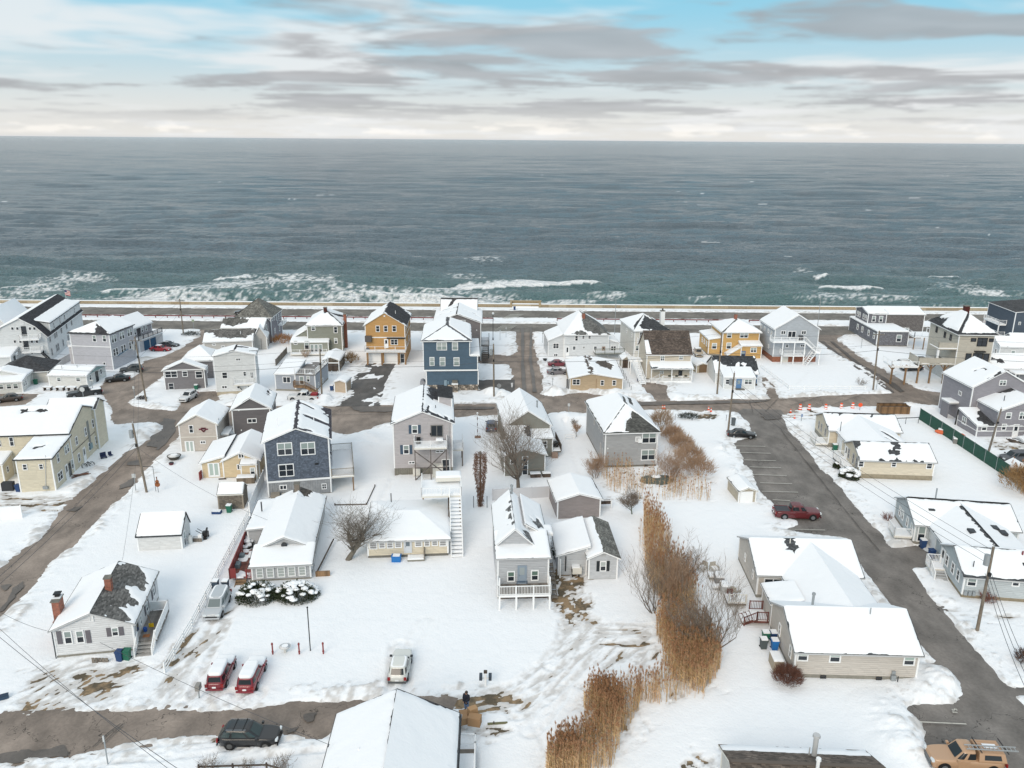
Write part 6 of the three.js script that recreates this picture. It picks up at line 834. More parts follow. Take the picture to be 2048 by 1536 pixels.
{ // grey house behind the dark blue one
const h = new House('house', 'tall grey-brown gabled house with streaked snow on its roof behind the dark blue house', [869,722],[962,722]), e = h.f(864,646).y, b = gz(h, { e, R: [912,628], d: 13, wall: siding('#7b7677'), roofHex: '#5d5a5c', bare: { L: [['s', 0.2,0.2,0.4,0.9,0.18],['s', 0.5,0.1,0.62,0.8,0.15],['r', 0.3]], R: [['s', 0.5,0.3,0.45,0.75,0.2],['s', 0.02,0.1,0.02,0.9,0.2],['s', 0.35,0.05,0.4,0.3,0.15]] } }); h.win(b, 'f', 893,640,902,646, 's'); h.win(b, 'f', 915,640,931,646, 'dd', { hi: M.glass }); h.block({ roof: 'gx', x0: 1, x1: h.w - 1, z0: -16.5, z1: -10, e: e + 0.2, rise: 2.4, wall: siding('#7b7677'), roofHex: '#5d5a5c', bare: { F: [['s', 0.2,0.3,0.4,1,0.3],['r', 0.3]] } }); h.box('lamp', h.w * 0.9, h.w * 0.92, e - 1.6, e - 1.4,0,0.1, M.white); h.deck(h.w, h.w + 1.7,-9,-2,2.9, { mat: M.woodDark, rail: 'rf', railMat: M.dark, posts: [[h.w + 1.6,-2.1],[h.w + 1.6,-8.8]] }); h.stairs([h.w + 0.9,2.9,-2],[h.w + 0.9,0.1,2.2],1.1,9, { mat: M.woodDark });
}
{ // dark blue house
const h = new House('house', 'three-storey dark blue house with a hip roof and a fieldstone base', [853,782],[957,781]), wl = siding('#4f6577'), yb = h.f(855,770).y, y1 = h.f(900,740).y, e = h.f(844,681).y, w = h.w, d = -h.y(856,649, e + 0.1).z, xr = h.f(940,700).x, ym = h.f(950,711).y;
const low = h.block({ roof: 'none', x0: 0, x1: w, z0: -d, z1: 0, e: y1, wall: wl, found: yb, foundMat: M.stone }), x0 = h.f(846,700).x; const up = h.block({ roof: 'none', x0, x1: w - 0.1, z0: -d, z1: 0.25, y0: y1 + 0.1, e: ym, wall: wl });
const b = h.block({ roof: 'hip', x0, x1: xr, z0: -d, z1: 0.25, y0: ym, e, rise: 1.5, rz1: -d * 0.5, rz0: -d, gableBack: 1, wall: wl, roofHex: '#7b7c80', over: 0.4, bare: { F: [['e', 0.55],['R', 0.45],['L', 0.2]], L: [['R', 0.25],['r', 0.3]], R: [['L', 0.5],['r', 0.5],['e', 0.1]], B: 1 } });
h.deck(xr, w + 0.3,-d + 0.4,0.25, ym + 0.12, { mat: M.white, snowT: 0.14 }); h.box('band_board', x0 - 0.02, w + 0.02, y1 - 0.12, y1 + 0.14,0.2,0.32, M.white); for (const r of [[873,684,894,700.5]]) h.win(b, 'f', ...r, 'dd', { hi: M.curtain, glass: M.blind }); h.win(b, 'f', 904,684,916,700.5, 'd', { hi: M.curtain, glass: M.blind }); for (const r of [[859,714,869,732],[879,714,891,732],[907,714.5,919,732]]) h.win(up, 'f', ...r, 'd', { hi: M.curtain, glass: M.blind });
const q = h.f(910,775); h.box('stone_pier', q.x - 0.55, q.x + 0.55,0,1.5,0.05,1.1, M.stone).add(h.snowPad(q.x - 0.6, q.x + 0.6,0.05,1.15,1.5,0.1)); h.box('cellar_hood', q.x - 0.5, q.x + 0.5,1.5,2.1,0.02,0.5, M.concreteDark); h.box('meter_box', q.x - 2.0, q.x - 1.5,1.0,2.1,0.02,0.2, mat('#7f93a0')); h.box('meter_box', q.x - 1.4, q.x - 1.1,1.3,1.9,0.02,0.18, mat('#6b8494')); h.part('fuel_tank', new MB().cyl([-0.75,1.2,-2.6],[-0.75,1.2,-1.0],0.5,0.5,12), mat('#8f9096')); h.box('tank_stand', -1.1,-0.4,0.2,0.7,-2.4,-1.2, M.dark); h.box('tank_stand', -1.05,-0.45,0,0.2,-2.3,-1.3, M.dark);
}
{ // white house
const h = new House('house', 'white two-storey house with a grey roof bare on its right side and a brick chimney', [1128,717],[1216,716]), e = h.f(1127,670).y, w = h.w, d = 12, wl = siding('#dadde0'), b = h.block({ roof: 'hip', x0: 0, x1: w, z0: -d, z1: 0, e, rise: h.f(1166,623,-d * 0.62).y - e, rz1: -d * 0.6, rz0: -d * 0.68, rx: w * 0.45, wall: wl, roofHex: '#8a8a87', bare: { F: [['b', 0.78,0.45,0.34,0.42],['R', 0.2],['b', 0.36,0.08,0.14,0.12]], R: [['b', 0.4,0.5,0.5,0.6]], L: [['r', 0.1]], B: 1 } });
h.chimney(w * 0.5,-d * 0.42, b.r - 1.4, b.r + 0.1,0.6,0.6, M.brick); for (const r of [[1150,671,1156,682],[1164,671,1169.5,678],[1176,671,1182,678],[1145,692,1151.5,700],[1165,692.5,1170,697],[1187,692,1194,700]]) h.win(b, 'f', ...r, 'd', { hi: M.glass }); h.win(b, 'f', 1131,693,1138,715, 'pd'); h.win(b, 'f', 1204,693,1210,701, 'pd', { frame: mat('#9a8678') });
const l = h.block({ roof: 'shed', high: 'r', x0: -3.4, x1: 0.02, z0: -9, z1: -0.8, e: 3.6, rise: 1.6, over: 0.2, joint: 1, wall: wl, snowT: 0.15 }); h.wm(l, 'f', -1.7,2.6,1.3,1.2, 'dd'); h.wm(l, 'f', -1.7,0.6,0.9,0.7, 's'); const r2 = h.block({ roof: 'shed', high: 'l', x0: w - 0.02, x1: w + 2.4, z0: -8, z1: -0.6, e: 3.0, rise: 1, over: 0.2, joint: 1, wall: wl, snowT: 0.15 }); h.wm(r2, 'f', w + 1.2,2.0,1.2,1.1, 'dd'); h.deck(w * 0.66, w + 3,0.05,2.2,1.6, { mat: mat('#6f7468', { map: woodMap }), rail: 'f', railMat: mat('#5d6356'), snowT: 0.1 }); h.deck(0.2,2.8,0.05,1.2,0.5, { mat: M.white });
}
{ // white house with dark hip roof
const h = new House('house', 'off-white house with a dark hip roof and a tall white chimney beyond the brown roof', [1267,716],[1334,714]), e = h.f(1264,662).y, w = h.w, d = 11, wl = siding('#d6d4ce'), b = h.block({ roof: 'hip', x0: 0, x1: w, z0: -d, z1: 0, e, rise: h.f(1292,629,-d * 0.6).y - e, rz1: -d * 0.55, rz0: -d * 0.65, wall: wl, roofHex: '#54575b', bare: { F: [['b', 0.55,0.5,0.42,0.42],['b', 0.8,0.3,0.3,0.5]], R: [['b', 0.4,0.5,0.6,0.6]], L: [['b', 0.95,0.6,0.2,0.5]], B: 1 } }); h.win(b, 'f', 1279,664,1287,676, 'd', { hi: M.glass }); h.deck(0.6,3.5,0.02,1.3, e - 2.5, { mat: M.white, rail: 'flr', bal: 0.25, posts: [[0.7,1.2]] }); h.win(b, 'f', 1271,691,1288,701, 'dd'); h.chimney(w - 0.3,-d * 0.35, e - 1, e + 3.4,0.9,0.9, M.white, { flue: M.black }); h.wm(b, 'l', 2, e - 1.3,0.7,1.1, 'd'); h.wm(b, 'l', 6, e - 1.3,0.7,1.1, 'd');
}
{ // tan house with brown roof
const h = new House('house', 'tan house with a broad bare brown shingle roof and a white railed front porch', [1301,767],[1384,767]), wl = siding('#cdc3b3'), zf = -2.0, e = h.f(1300,708, zf).y, w = h.w, d = 8.5, r = h.f(1297,662, zf - d / 2).y, b = h.block({ roof: 'gx', x0: -0.6, x1: w, z0: zf - d, z1: zf, e, rise: r - e, wall: wl, roofHex: '#7a6c63', over: 0.3, bare: { F: [['e', 20]], B: 1 }, found: 0.5 }); h.planes([['S', [-0.85, e - 0.2, zf + 0.2],[0.35, e - 0.2, zf + 0.2],[0.0, (e + r) / 2 + 0.3, zf - d * 0.28],[-0.85, (e + r) / 2 + 0.3, zf - d * 0.28],[1,1,1,1]]], { h, th: 0.16, bare: { S: [['p', 0.3]] }, trim: M.white, roofMat: shingle('#7a6c63'), snowT: 0.1 });
h.win(b, 'f', 1321,711,1328.5,722, 'dd', { hi: M.blind }); h.win(b, 'f', 1358,711,1366,720, 'dd', { hi: M.blind }); h.win(b, 'f', 1320,741,1327,748, 'dd'); h.win(b, 'f', 1357,741,1364,752, 'pd', { frame: M.dark }); const pe = h.f(1340,738).y; h.block({ roof: 'none', x0: 0.1, x1: w - 0.1, z0: zf, z1: -0.1, e: 0.55, wall: M.white, corners: false }); h.planes([['S', [-0.1, pe, 0.3],[w + 0.2, pe, 0.3],[w + 0.2, pe + 0.75, zf],[-0.1, pe + 0.75, zf],[1,1,0,1]]], { h, th: 0.14, bare: { S: [['b', 0.02,0.05,0.12,0.3],['e', 0.1]] }, trim: M.white, roofMat: shingle('#5f6468'), snowT: 0.16 });
for (const x of [0.1, w * 0.5, w - 0.1]) h.box('post', x - 0.08, x + 0.08,0.55, pe, -0.2,-0.04, M.white); h.rail([[w * 0.28,0.55,-0.12],[w - 0.1,0.55,-0.12],[w - 0.1,0.55, zf + 0.1]], M.white, 0.9, false, 0.18); h.stairs([w * 0.28,0.55,-0.9],[w * 0.1,0.05,-0.1],1.2,3, { mat: M.white, rails: [-1,1] }); for (const x of [0.45,0.62,0.84]) h.part('flower_box', new THREE.SphereGeometry(0.35,8,6).scale(1,0.5,0.6), mat('#3e4034'), [w * x, 1.5,-0.1]);
h.stairs([-2.2, e - 2.4,-5.8],[-1.7,0.1,1.2],1.1,13, { mat: M.white, snow: 1, rails: [-1,1], bal: 0.5 }); h.deck(-3.2,-0.65,-8.4,-5.8, e - 2.4, { mat: M.white, rail: 'l', bal: 0.3, posts: [[-3,-6],[-3,-8.2]] });
}
{ // tan flat house
const h = new House('bungalow', 'low tan bungalow with a wide shallow snowy gable and three windows on the street', [1139,782],[1245,783]), e = h.f(1136,757).y, b = gz(h, { e, R: [1179,747], rx: h.w * 0.4, K: [1230,722], wall: siding('#bda88c'), roofHex: '#7d7168', over: 0.3, snowT: 0.14, bare: { R: [['b', 0.62,0.45,0.22,0.26],['b', 0.2,0.98,0.2,0.1],['b', 0.85,0.9,0.1,0.1]], L: [['b', 0.5,0.98,0.5,0.08]] } }); h.win(b, 'f', 1145,758,1160,770, 'dd', { hi: M.glass }); h.win(b, 'f', 1201,760,1208,771, 'd', { hi: M.glass }); h.win(b, 'f', 1224.5,760,1232,771, 'd', { hi: M.glass }); h.beam('conduit', [h.w * 0.5,0.4,0.06],[h.w * 0.5,2.4,0.06],0.06, M.wood); h.box('side_hatch', -0.5,-0.05,0,1.9,-1.6,-0.6, M.dark); h.beam('drain_pipe', [-0.3,0,0],[-0.3,2.6,0],0.12, M.trimGrey);
}
{ const h = new House('shed', 'little tan shed with a brown double door between the tan bungalow and the outside stair', [1243,737],[1261,737], { cat: 'shed' }), b = gz(h, { E: [1241,720], R: [1252,713], d: 3, wall: siding('#b3aa9c'), over: 0.15 }); h.win(b, 'f', 1245,720,1259,736, 'g', { frame: M.woodDark }); }
{ const h = new House('shed', 'little tan shed with a brown arched door beside the white cottage with blue doors', [1392,747],[1416,746], { cat: 'shed' }), b = gz(h, { E: [1391,732], R: [1405,726], d: 4, wall: siding('#c2b6a0'), over: 0.2 }); h.win(b, 'f', 1399,730,1413,746, 'g', { frame: mat('#75614c') }); }
{ // yellow house
const h = new House('house', 'mustard-yellow two-storey house with a snowy hip roof, brick chimney and blue door', [1442,713],[1515,713]), e = h.f(1441,664).y, w = h.w, d = 9, wl = siding('#cba468'), b = h.block({ roof: 'hip', x0: 0, x1: w, z0: -d, z1: 0, e, rise: h.f(1471,638,-d * 0.5).y - e, rz1: -d * 0.48, rz0: -d * 0.52, wall: wl, roofHex: '#8a8a88', over: 0.45, snowT: 0.15, bare: { F: [['L', 0.35]], L: [['R', 0.1],['r', 0.2]], R: [['L', 0.15],['s', 0.3,0.9,0.6,0.3,0.15]], B: 1 } }); h.chimney(w * 0.48,-d * 0.5, b.r - 0.5, b.r + 1.1,0.6,0.6, M.brick);
h.win(b, 'f', 1454,665,1463,676, 'd', { hi: M.curtain }); h.win(b, 'f', 1480,665,1496,676, 'dd', { hi: M.curtain }); h.win(b, 'f', 1453,685,1462,698, 'd', { hi: M.curtain }); const l = h.block({ roof: 'shed', high: 'r', x0: h.f(1417,690,-0.6).x, x1: 0.02, z0: -8.4, z1: -0.6, e: 3.6, rise: 0.5, over: 0.25, joint: 1, wall: wl, snowT: 0.16, found: 0.4 }); h.win(l, 'f', 1424,686,1433,698, 'd', { hi: M.curtain }); for (const u of [1.5,3.4,5.2]) h.wm(l, 'l', u, 2.4,0.8,1.2, 'd');
const x0 = h.f(1482,700,2).x, r = h.block({ roof: 'shed', high: 'b', x0, x1: w + 0.1, z0: 0.02, z1: 2.0, e: 2.8, rise: 0.6, over: 0.2, joint: 1, wall: wl, snowT: 0.16 }); h.win(r, 'f', 1482,702,1490,713, 'door', { frame: mat('#2f5f9c') }); h.win(r, 'f', 1501,695,1513,705, 'dd'); const q = h.block({ roof: 'shed', high: 'r', x0: x0 - 2.9, x1: x0 + 0.02, z0: 0.02, z1: 2.2, e: 0.7, rise: 2.0, over: 0.15, joint: 1, wall: wl, snowT: 0.14 });
}
{ // white cottage blue door
const h = new House('cottage', 'small white cottage with a blue front door and a streaky snow roof', [1446,779],[1509,780]), wl = siding('#dfe1e1'), e = h.f(1446,756).y, w = h.w, p = h.block({ roof: 'shed', high: 'b', x0: 0, x1: w, z0: -4, z1: 0, e, rise: 0.9, over: 0.2, joint: 1, wall: wl, snowT: 0.12 }), b = h.block({ roof: 'gx', x0: -0.9, x1: w + 1.2, z0: -11, z1: -3, e: e + 0.1, rise: h.f(1432,713,-7).y - e, wall: wl, roofHex: '#53575c', over: 0.3, snowT: 0.1, bare: { F: [['b', 0.5,0.9,0.6,0.3],['b', 0.9,0.5,0.16,0.35],['p', 0.38]], B: 1 } }); h.win(p, 'f', 1451,758,1466,769, 'dd'); h.win(p, 'f', 1489,758,1504,769, 'dd'); h.win(p, 'f', 1473,758,1482,778, 'pd', { frame: mat('#5b82ad'), glass: mat('#8d9aa0', { roughness: 0.3 }) }); h.box('door_step', w * 0.38, w * 0.66,0,0.3,0.05,0.8, M.concreteDark); h.wm(b, 'f', w + 0.7,1.1,0.85,2.0, 'door', { frame: mat('#4a72a0') }); h.box('bench', w + 0.3, w + 1.1,0,0.4,-2.9,-2.4, M.woodDark);
}
{ // pale blue house with two decks
const h = new House('house', 'pale blue-grey house with two white railed decks and an outside stair facing the street', [1544,725],[1631,725]), e = h.f(1542,658).y, w = h.w, wl = siding('#b4bac1'), b = gz(h, { e, R: [1591,630], K: [1518,639], wall: wl, found: 1.3, foundMat: mat('#c4b4a2', { map: brickMap }), over: 0.35, snowT: 0.15, bare: { L: [] } }); h.win(b, 'f', 1562,661,1571,669, 's'); h.win(b, 'f', 1576,662,1591,675, 'sl', { hi: M.glass }); h.win(b, 'f', 1603,661,1612,669, 's'); h.win(b, 'f', 1571,688,1577,695, 'd'); h.win(b, 'f', 1601,688,1610,694, 's'); for (const u of [2,4,6.5,8.6]) h.wm(b, 'l', u, e - 1.3,0.7,0.9, 'd'); h.wm(b, 'l', 3,2.8,0.6,0.9, 'd');
const y2 = h.f(1580,684,2).y, y1 = h.f(1580,711,2).y, xa = h.f(1546,684,2).x, xb = h.f(1612,684,2).x, xc = h.f(1566,711,2).x; h.deck(xa, xb, 0.02,2.0, y2, { mat: M.white, rail: 'fl', bal: 0.3, snowT: 0.14, posts: [[xa + 2.2,1.9],[xb - 0.1,1.9],[(xc + xb) / 2,1.9]] }); h.deck(xc, xb, 0.02,2.0, y1, { mat: M.white, rail: 'fl', bal: 0.3, snowT: 0.1 }); h.stairs([xb, y2,1.5],[xb + 2.4, y1 + 0.7,1.5],1.0,6, { mat: M.white, rails: [-1,1] }); h.stairs([xb + 2.2, y1 + 0.7,1.6],[xb + 0.1,0.1,2.4],1.0,7, { mat: M.white, rails: [1] }); h.deck(xb + 2.2, xb + 3.2,0.9,2.2, y1 + 0.7, { mat: M.white, rail: 'r', posts: [[xb + 3.1,2.1]] }); h.box('grill', xb - 1.2, xb - 0.4, y2 + 0.02, y2 + 1.1,0.6,1.2, M.black); h.box('garage_door', xc + 0.3, xc + 1.9,0,1.25,0.02,0.06, M.offwhite);
}
{ // dark grey house, right
const h = new House('house', 'dark grey shake house with a flat snowy front wing, right of the cross street', [1744,690],[1770,712], { rot: 0 }), wl = siding('#8b8c94', 'shake'), b = h.block({ roof: 'flat', x0: 0.2, x1: 7.4, z0: -14.5, z1: 1.6, e: 3.5, wall: wl, over: 0.15, snowT: 0.16, found: 0.3 }), c = h.block({ roof: 'gx', x0: 2.2, x1: 14.5, z0: -14, z1: -6.5, y0: 0, e: 5.9, rise: 1.0, wall: siding('#8b8583', 'shake'), over: 0.25, snowT: 0.17 }), u = h.block({ roof: 'gx', x0: 1.0, x1: 5.4, z0: -13.4, z1: -6.3, y0: 3.6, e: 6.1, rise: 0.8, wall: wl, over: 0.2, snowT: 0.17 });
h.wm(b, 'f', 5.2,2.0,1.2,1.7, 'd', { hi: M.blind }); h.wm(c, 'f', 10,1.6,2.4,2.2, 'dd'); for (const q of [1.6,4.6,8.2,11]) h.wm(b, 'l', q, 2.2,0.9,1.4, 'd', { hi: M.blind }); for (const q of [1,2.4,4.6,5.8]) h.wm(u, 'l', q, 4.9,0.8,1.3, 'd', { hi: M.blind }); h.wm(u, 'f', 2.4,4.8,0.9,1.5, 'd'); h.wm(u, 'f', 4.1,4.8,0.9,1.5, 'd'); h.deck(7.2,12.2,-0.2,4.6,3.1, { mat: M.white, rail: 'flr', bal: 0, snowT: 0.14, posts: [[7.4,4.4],[9.6,4.4],[12,4.4],[7.4,0]], postMat: M.wood });
}
{ // big beige house
const h = new House('house', 'tall beige house with dark-framed windows, stacked balconies on timber posts and a snowy hip roof', [1921,770],[1974,772], { rot: -2 }), wl = siding('#c3bdb1'), e = h.f(1921,668).y, w = h.w, b = h.block({ roof: 'hip', x0: -1.8, x1: w, z0: -12, z1: 0, y0: 3.1, e, rise: 2.9, rx: w * 0.34, rz1: -5, rz0: -7.5, wall: wl, roofHex: '#4d4f54', over: 0.5, snowT: 0.2, bare: { F: [['e', 0.6],['L', 0.5]], L: [['e', 0.5],['R', 0.4],['b', 0.15,0.2,0.2,0.25]], R: [['e', 30]], B: [] } }), lw = h.block({ roof: 'none', x0: -1.8, x1: w, z0: -12, z1: -0.05, e: 3.1, wall: siding('#d5d3d0') });
h.chimney(w * 0.45,-6.8, b.r - 0.4, b.r + 1.2,0.9,0.9, mat('#6a3b3b', { map: brickMap })); const blk = { frame: M.black, hi: M.glass }; for (const [x, y, ww, q] of [[1.6, e - 1.1,1.0,0.7],[4.4, e - 1.5,1.9,1.7],[7.1, e - 1.1,0.9,0.7],[0.9, e - 4.6,1.1,1.7],[3.8, e - 4.6,1.9,1.8],[6.4, e - 4.6,1.1,1.7]]) h.wm(b, 'f', x * w / 8, y, ww, q, ww > 1.5 ? 'dd' : 'f', blk); for (const [u, y] of [[3, e - 1.4],[5.4, e - 1.4],[9, e - 1.2]]) h.wm(b, 'l', u, y, 0.8,1.2, 'f', blk); h.box('canopy', w * 0.3, w * 0.7, e - 3.4, e - 3.2,0,0.7, M.black); h.box('canopy', w * 0.02, w, 3.15,3.35,0,0.8, M.black); h.wm(lw, 'f', w * 0.55,1.3,3.6,2.3, 'gw'); h.wm(lw, 'l', 0.9,1.1,0.9,2.0, 'door', { frame: M.black });
// balconies on the left
const y1 = e - 5.9, y2 = e - 2.9, yl = h.box; h.deck(-8.8,-1.85,-4.2,0.2, y1, { mat: wl, snowT: 0.1, bare: [['p', 0.5]] }); h.rail([[-8.7, y1,-4],[-8.7, y1,0.1],[-1.9, y1,0.1]], wl, 1.15, true); h.deck(-5.4,-1.85,-3.6,0.1, y2, { mat: wl, snowT: 0.14 }); h.rail([[-5.3, y2,-3.5],[-5.3, y2,0],[-1.9, y2,0]], wl, 1.15, true); h.box('post', -5.4,-5.05, y1, y2,-0.3,0.05, M.white); h.deck(-14,-8.9,-3.2,0.8, y1 - 0.5, { mat: M.white, rail: 'fl', bal: 0, snowT: 0.14 }); for (const [x, z] of [[-8.3,-0.3],[-6.0,-0.3],[-3.4,-0.3],[-13.6,0.4],[-11,0.4]]) { h.box('post', x - 0.14, x + 0.14,0, y1 - 0.25, z - 0.14, z + 0.14, M.wood); h.beam('brace', [x - 0.8, y1 - 0.35, z],[x, y1 - 1.3, z],0.14, M.wood); h.beam('brace', [x + 0.8, y1 - 0.35, z],[x, y1 - 1.3, z],0.14, M.wood); } h.box('patio_chair', -4.6,-3.6, y1, y1 + 0.8,-2.4,-1.2, M.black); h.box('patio_chair', -7.8,-6.8, y1, y1 + 0.8,-2.4,-1.2, M.black); h.stairs([-0.9,1.2,0.1],[-0.9,0.05,1.6],1.2,4, { mat: M.concrete }); h.wm(lw, 'f', -0.9,2.0,0.9,2.0, 'door', { frame: M.black });
}
{ // grey house right
const h = new House('house', 'grey gabled house with a lower patchy-roofed side wing behind the green fence', [1951,875],[2048,873], { rot: 2 }), wl = siding('#95939a'), y = h.f(1953,850).y, w = h.f(2048,870).x; const z2 = h.y(1903,828,0).z;
const lo = h.block({ roof: 'gx', x0: 0, x1: 12, z0: -5.6, z1: 0, rz: -5.5, e: h.f(1953,852).y, rise: 1.1, wall: wl, over: 0.25, snowT: 0.12, bare: { F: [['b', 0.32,0.5,0.14,0.5],['b', 0.2,0.3,0.1,0.3],['b', 0.75,0.5,0.3,0.6]], B: 1 } });
const mid = h.block({ roof: 'gz', x0: 3.0, x1: 13, z0: -5.8, z1: 0.1, e: 4.4, rise: 1.9, wall: wl, over: 0.25, snowT: 0.14, bare: { L: [['b', 0.02,0.9,0.2,0.3]] } }), hi = h.block({ roof: 'gz', x0: 1.8, x1: 11.6, z0: -14.6, z1: -5.7, e: 6.6, rise: 2.7, wall: wl, over: 0.3, snowT: 0.14, bare: { L: [['s', 0.5,0.55,0.55,0.8,0.12],['s', 0.55,0.8,0.65,0.75,0.1],['b', 0.98,0.8,0.06,0.2]] } });
h.wm(lo, 'f', 1.1,1.7,0.9,1.1, 'd', { hi: M.curtain }); h.wm(mid, 'f', 4.6,3.7,0.95,1.1, 'd', { hi: M.curtain }); h.wm(mid, 'f', 6.9,3.7,1.2,1.3, 'dd'); h.wm(mid, 'f', 6.2,1.2,0.95,2.1, 'pd'); h.wm(mid, 'f', 4.2,1.8,0.8,1.1, 'd', { hi: M.curtain }); h.wm(hi, 'f', 6.6,7.4,1.2,0.95, 'dd'); h.wm(hi, 'l', 3.2,4.6,0.9,0.8, 's'); h.wm(lo, 'l', 3.6,1.6,1.2,1.3, 'dd'); h.box('band_board', 0,12,1.05,1.17,0.0,0.14, M.white); h.box('band_board', -0.04,0,1.05,1.17,-5.5,0, M.white); h.pipe(5,-2.2,5,6.3,0.06, M.dark); h.pipe(0.6,-0.6,0.2,2.2,0.04, M.trimGrey);
h.box('porch_hood', 0.2,1.9,2.7,2.95,-11.4,-8.8, M.trimGrey).add(h.snowPad(0.15,1.9,-11.4,-8.8,2.952,0.14)); h.box('porch_screen', 0.25,0.35,0,2.7,-11.2,-9.0, mat('#7c7a80')); h.deck(4.2,8.4,1.2,2.6,0.35, { mat: M.woodDark, snowT: 0.06, bare: [['p', 0.6]] });
}
{ // dark blue at the right edge
const h = new House('house', 'tall dark slate-blue house cut by the right edge beside the sea wall road', [2018,700],[2060,700], { rot: -3 }), wl = siding('#4c5866'); const b = h.block({ roof: 'shed', high: 'r', x0: 0, x1: 12, z0: -12, z1: 0, e: 8.6, rise: 1.2, wall: wl, over: 0.2, snowT: 0.1, bare: { S: [['e', 20]] } }); h.wm(b, 'f', 1.6,3.0,0.9,1.2, 'd'); h.wm(b, 'f', 1.2,6.2,0.5,0.7, 'd'); for (const y of [2.5,5.2]) h.deck(-1.6,-0.03,-10,-3, y, { mat: M.white, rail: 'lf', bal: 0.3, posts: [[-1.5,-3.2],[-1.5,-9.8]] });
const s = h.block({ roof: 'gx', x0: -2.6, x1: 2.6, z0: 1.5, z1: 6, e: 3.4, rise: 1.2, wall: wl, over: 0.2, snowT: 0.15 }); h.wm(s, 'l', 2.2,2.3,1.4,1.4, 'ddd'); h.wm(s, 'f', 0,2,0.9,1.2, 'd');
}
{ const h = new House('cottage', 'white cottage with a snowy roof and dark solar squares, upper right edge', [2002,725],[2060,735], { rot: -4 }), b = h.block({ roof: 'gx', x0: -1, x1: 11, z0: -6, z1: 0.5, e: 3.6, rise: 1.4, wall: siding('#d6d8d9'), over: 0.3, snowT: 0.15 }); h.wm(b, 'l', 1.4,2.2,0.8,1.3, 'd'); h.wm(b, 'l', 3.2,2.2,0.8,1.3, 'd'); h.wm(b, 'f', 1.8,2.2,0.9,1.3, 'd'); h.wm(b, 'f', 4.4,2.2,0.9,1.3, 'd'); }
{ const h = new House('house', 'pale grey house with a white railed porch and panelled snowy roof at the right edge', [1983,768],[2060,766], { rot: -1 }), wl = siding('#a9a9ad'), b = h.block({ roof: 'gx', x0: 0, x1: 12, z0: -8, z1: 0, e: 3.2, rise: 1.8, wall: wl, over: 0.35, snowT: 0.13, bare: { F: [['b', 0.06,0.7,0.05,0.12],['b', 0.16,0.5,0.05,0.12]] } }); h.wm(b, 'f', 1.6,1.8,0.9,1.4, 'd'); h.wm(b, 'f', 4.2,1.8,1.6,1.4, 'dd'); h.wm(b, 'f', 7,1.8,1.6,1.4, 'dd'); h.wm(b, 'l', 2,1.8,0.9,1.4, 'd'); h.box('porch_roof', 2.6,12,2.7,2.85,0.3,2.6, M.white).add(h.snowPad(2.6,12,0.3,2.6,2.852,0.14)); for (const x of [2.8,5.4,8]) h.box('post', x - 0.08, x + 0.08,0,2.7,2.4,2.56, M.white); h.rail([[3.6,0.5,2.5],[10,0.5,2.5]], M.white, 1, false, 0.18); h.rail([[3.6,0.5,2.5],[2.4,0,4.4]], M.white, 1, false, 0.18); }
// ---------------------------------------------------------------- vehicles: +x is forward
const CT = {
sedan: { L: 4.8, W: 1.82, belt: 0.92, hood: 0.86, tail: 0.96, b: [-1.75,1.0], t: [-1.0,0.25], H: 1.45, wb: 2.8, r: 0.33, n: 2 },
suv: { L: 4.7, W: 1.86, belt: 1.02, hood: 1.0, tail: 1.06, b: [-2.25,1.05], t: [-1.7,0.1], H: 1.66, wb: 2.75, r: 0.36, n: 3 },
bigsuv: { L: 5.0, W: 1.95, belt: 1.06, hood: 1.06, tail: 1.1, b: [-2.4,1.1], t: [-1.85,0.15], H: 1.72, wb: 2.95, r: 0.38, n: 3 },
van: { L: 5.0, W: 1.92, belt: 1.0, hood: 0.95, tail: 1.04, b: [-2.38,1.45], t: [-2.1,0.6], H: 1.74, wb: 3.0, r: 0.34, n: 3 },
pickup: { L: 5.8, W: 1.98, belt: 1.14, hood: 1.14, tail: 1.12, b: [-0.95,1.25], t: [-0.75,0.55], H: 1.86, wb: 3.6, r: 0.4, n: 2, bed: 1 },
};
const paintM = (hex) => cache['p' + hex] ??= new THREE.MeshPhysicalMaterial({ color: lin(hex), roughness: 0.42, clearcoat: 0.7, clearcoatRoughness: 0.12 });
const wheelGeo = {}, lampRed = mat('#8c1d1d', { roughness: 0.25 }), lampWhite = mat('#d5dadd', { roughness: 0.2 }), carGlass = new THREE.MeshStandardMaterial({ color: lin('#22282c'), roughness: 0.08 });
const RN = 48, RING = Array.from({ length: RN }, (_, i) => { const q = i / RN * 2 * Math.PI, w = q - 0.19 * Math.sin(4 * q), cs = Math.cos(w), sn = Math.sin(w), p = 0.34; return [Math.sign(cs) * Math.pow(Math.abs(cs), p), Math.sign(sn) * Math.pow(Math.abs(sn), p)]; });
function loft(rings) { // rings from the bottom up, the last one closed by strips from side to side
const p = [], ix = [], uv = [], n = RN; rings.forEach((r) => r.forEach((q) => { p.push(...q); uv.push(q[0], q[1]); }));
for (let k = 0; k < rings.length - 1; k++) for (let i = 0; i < n; i++) { const a = k * n + i, b = k * n + (i + 1) % n; ix.push(a, a + n, b + n, a, b + n, b); }
const o = (rings.length - 1) * n; for (let i = 0; i < n / 2; i++) { const a = o + i, b = o + i + 1, c = o + (n - i) % n, d = o + n - i - 1; ix.push(a, c, d, a, d, b); }
const g = new THREE.BufferGeometry(); g.setAttribute('position', new THREE.Float32BufferAttribute(p, 3)); g.setAttribute('uv', new THREE.Float32BufferAttribute(uv, 2)); g.setIndex(ix); g.computeVertexNormals(); return g;
}
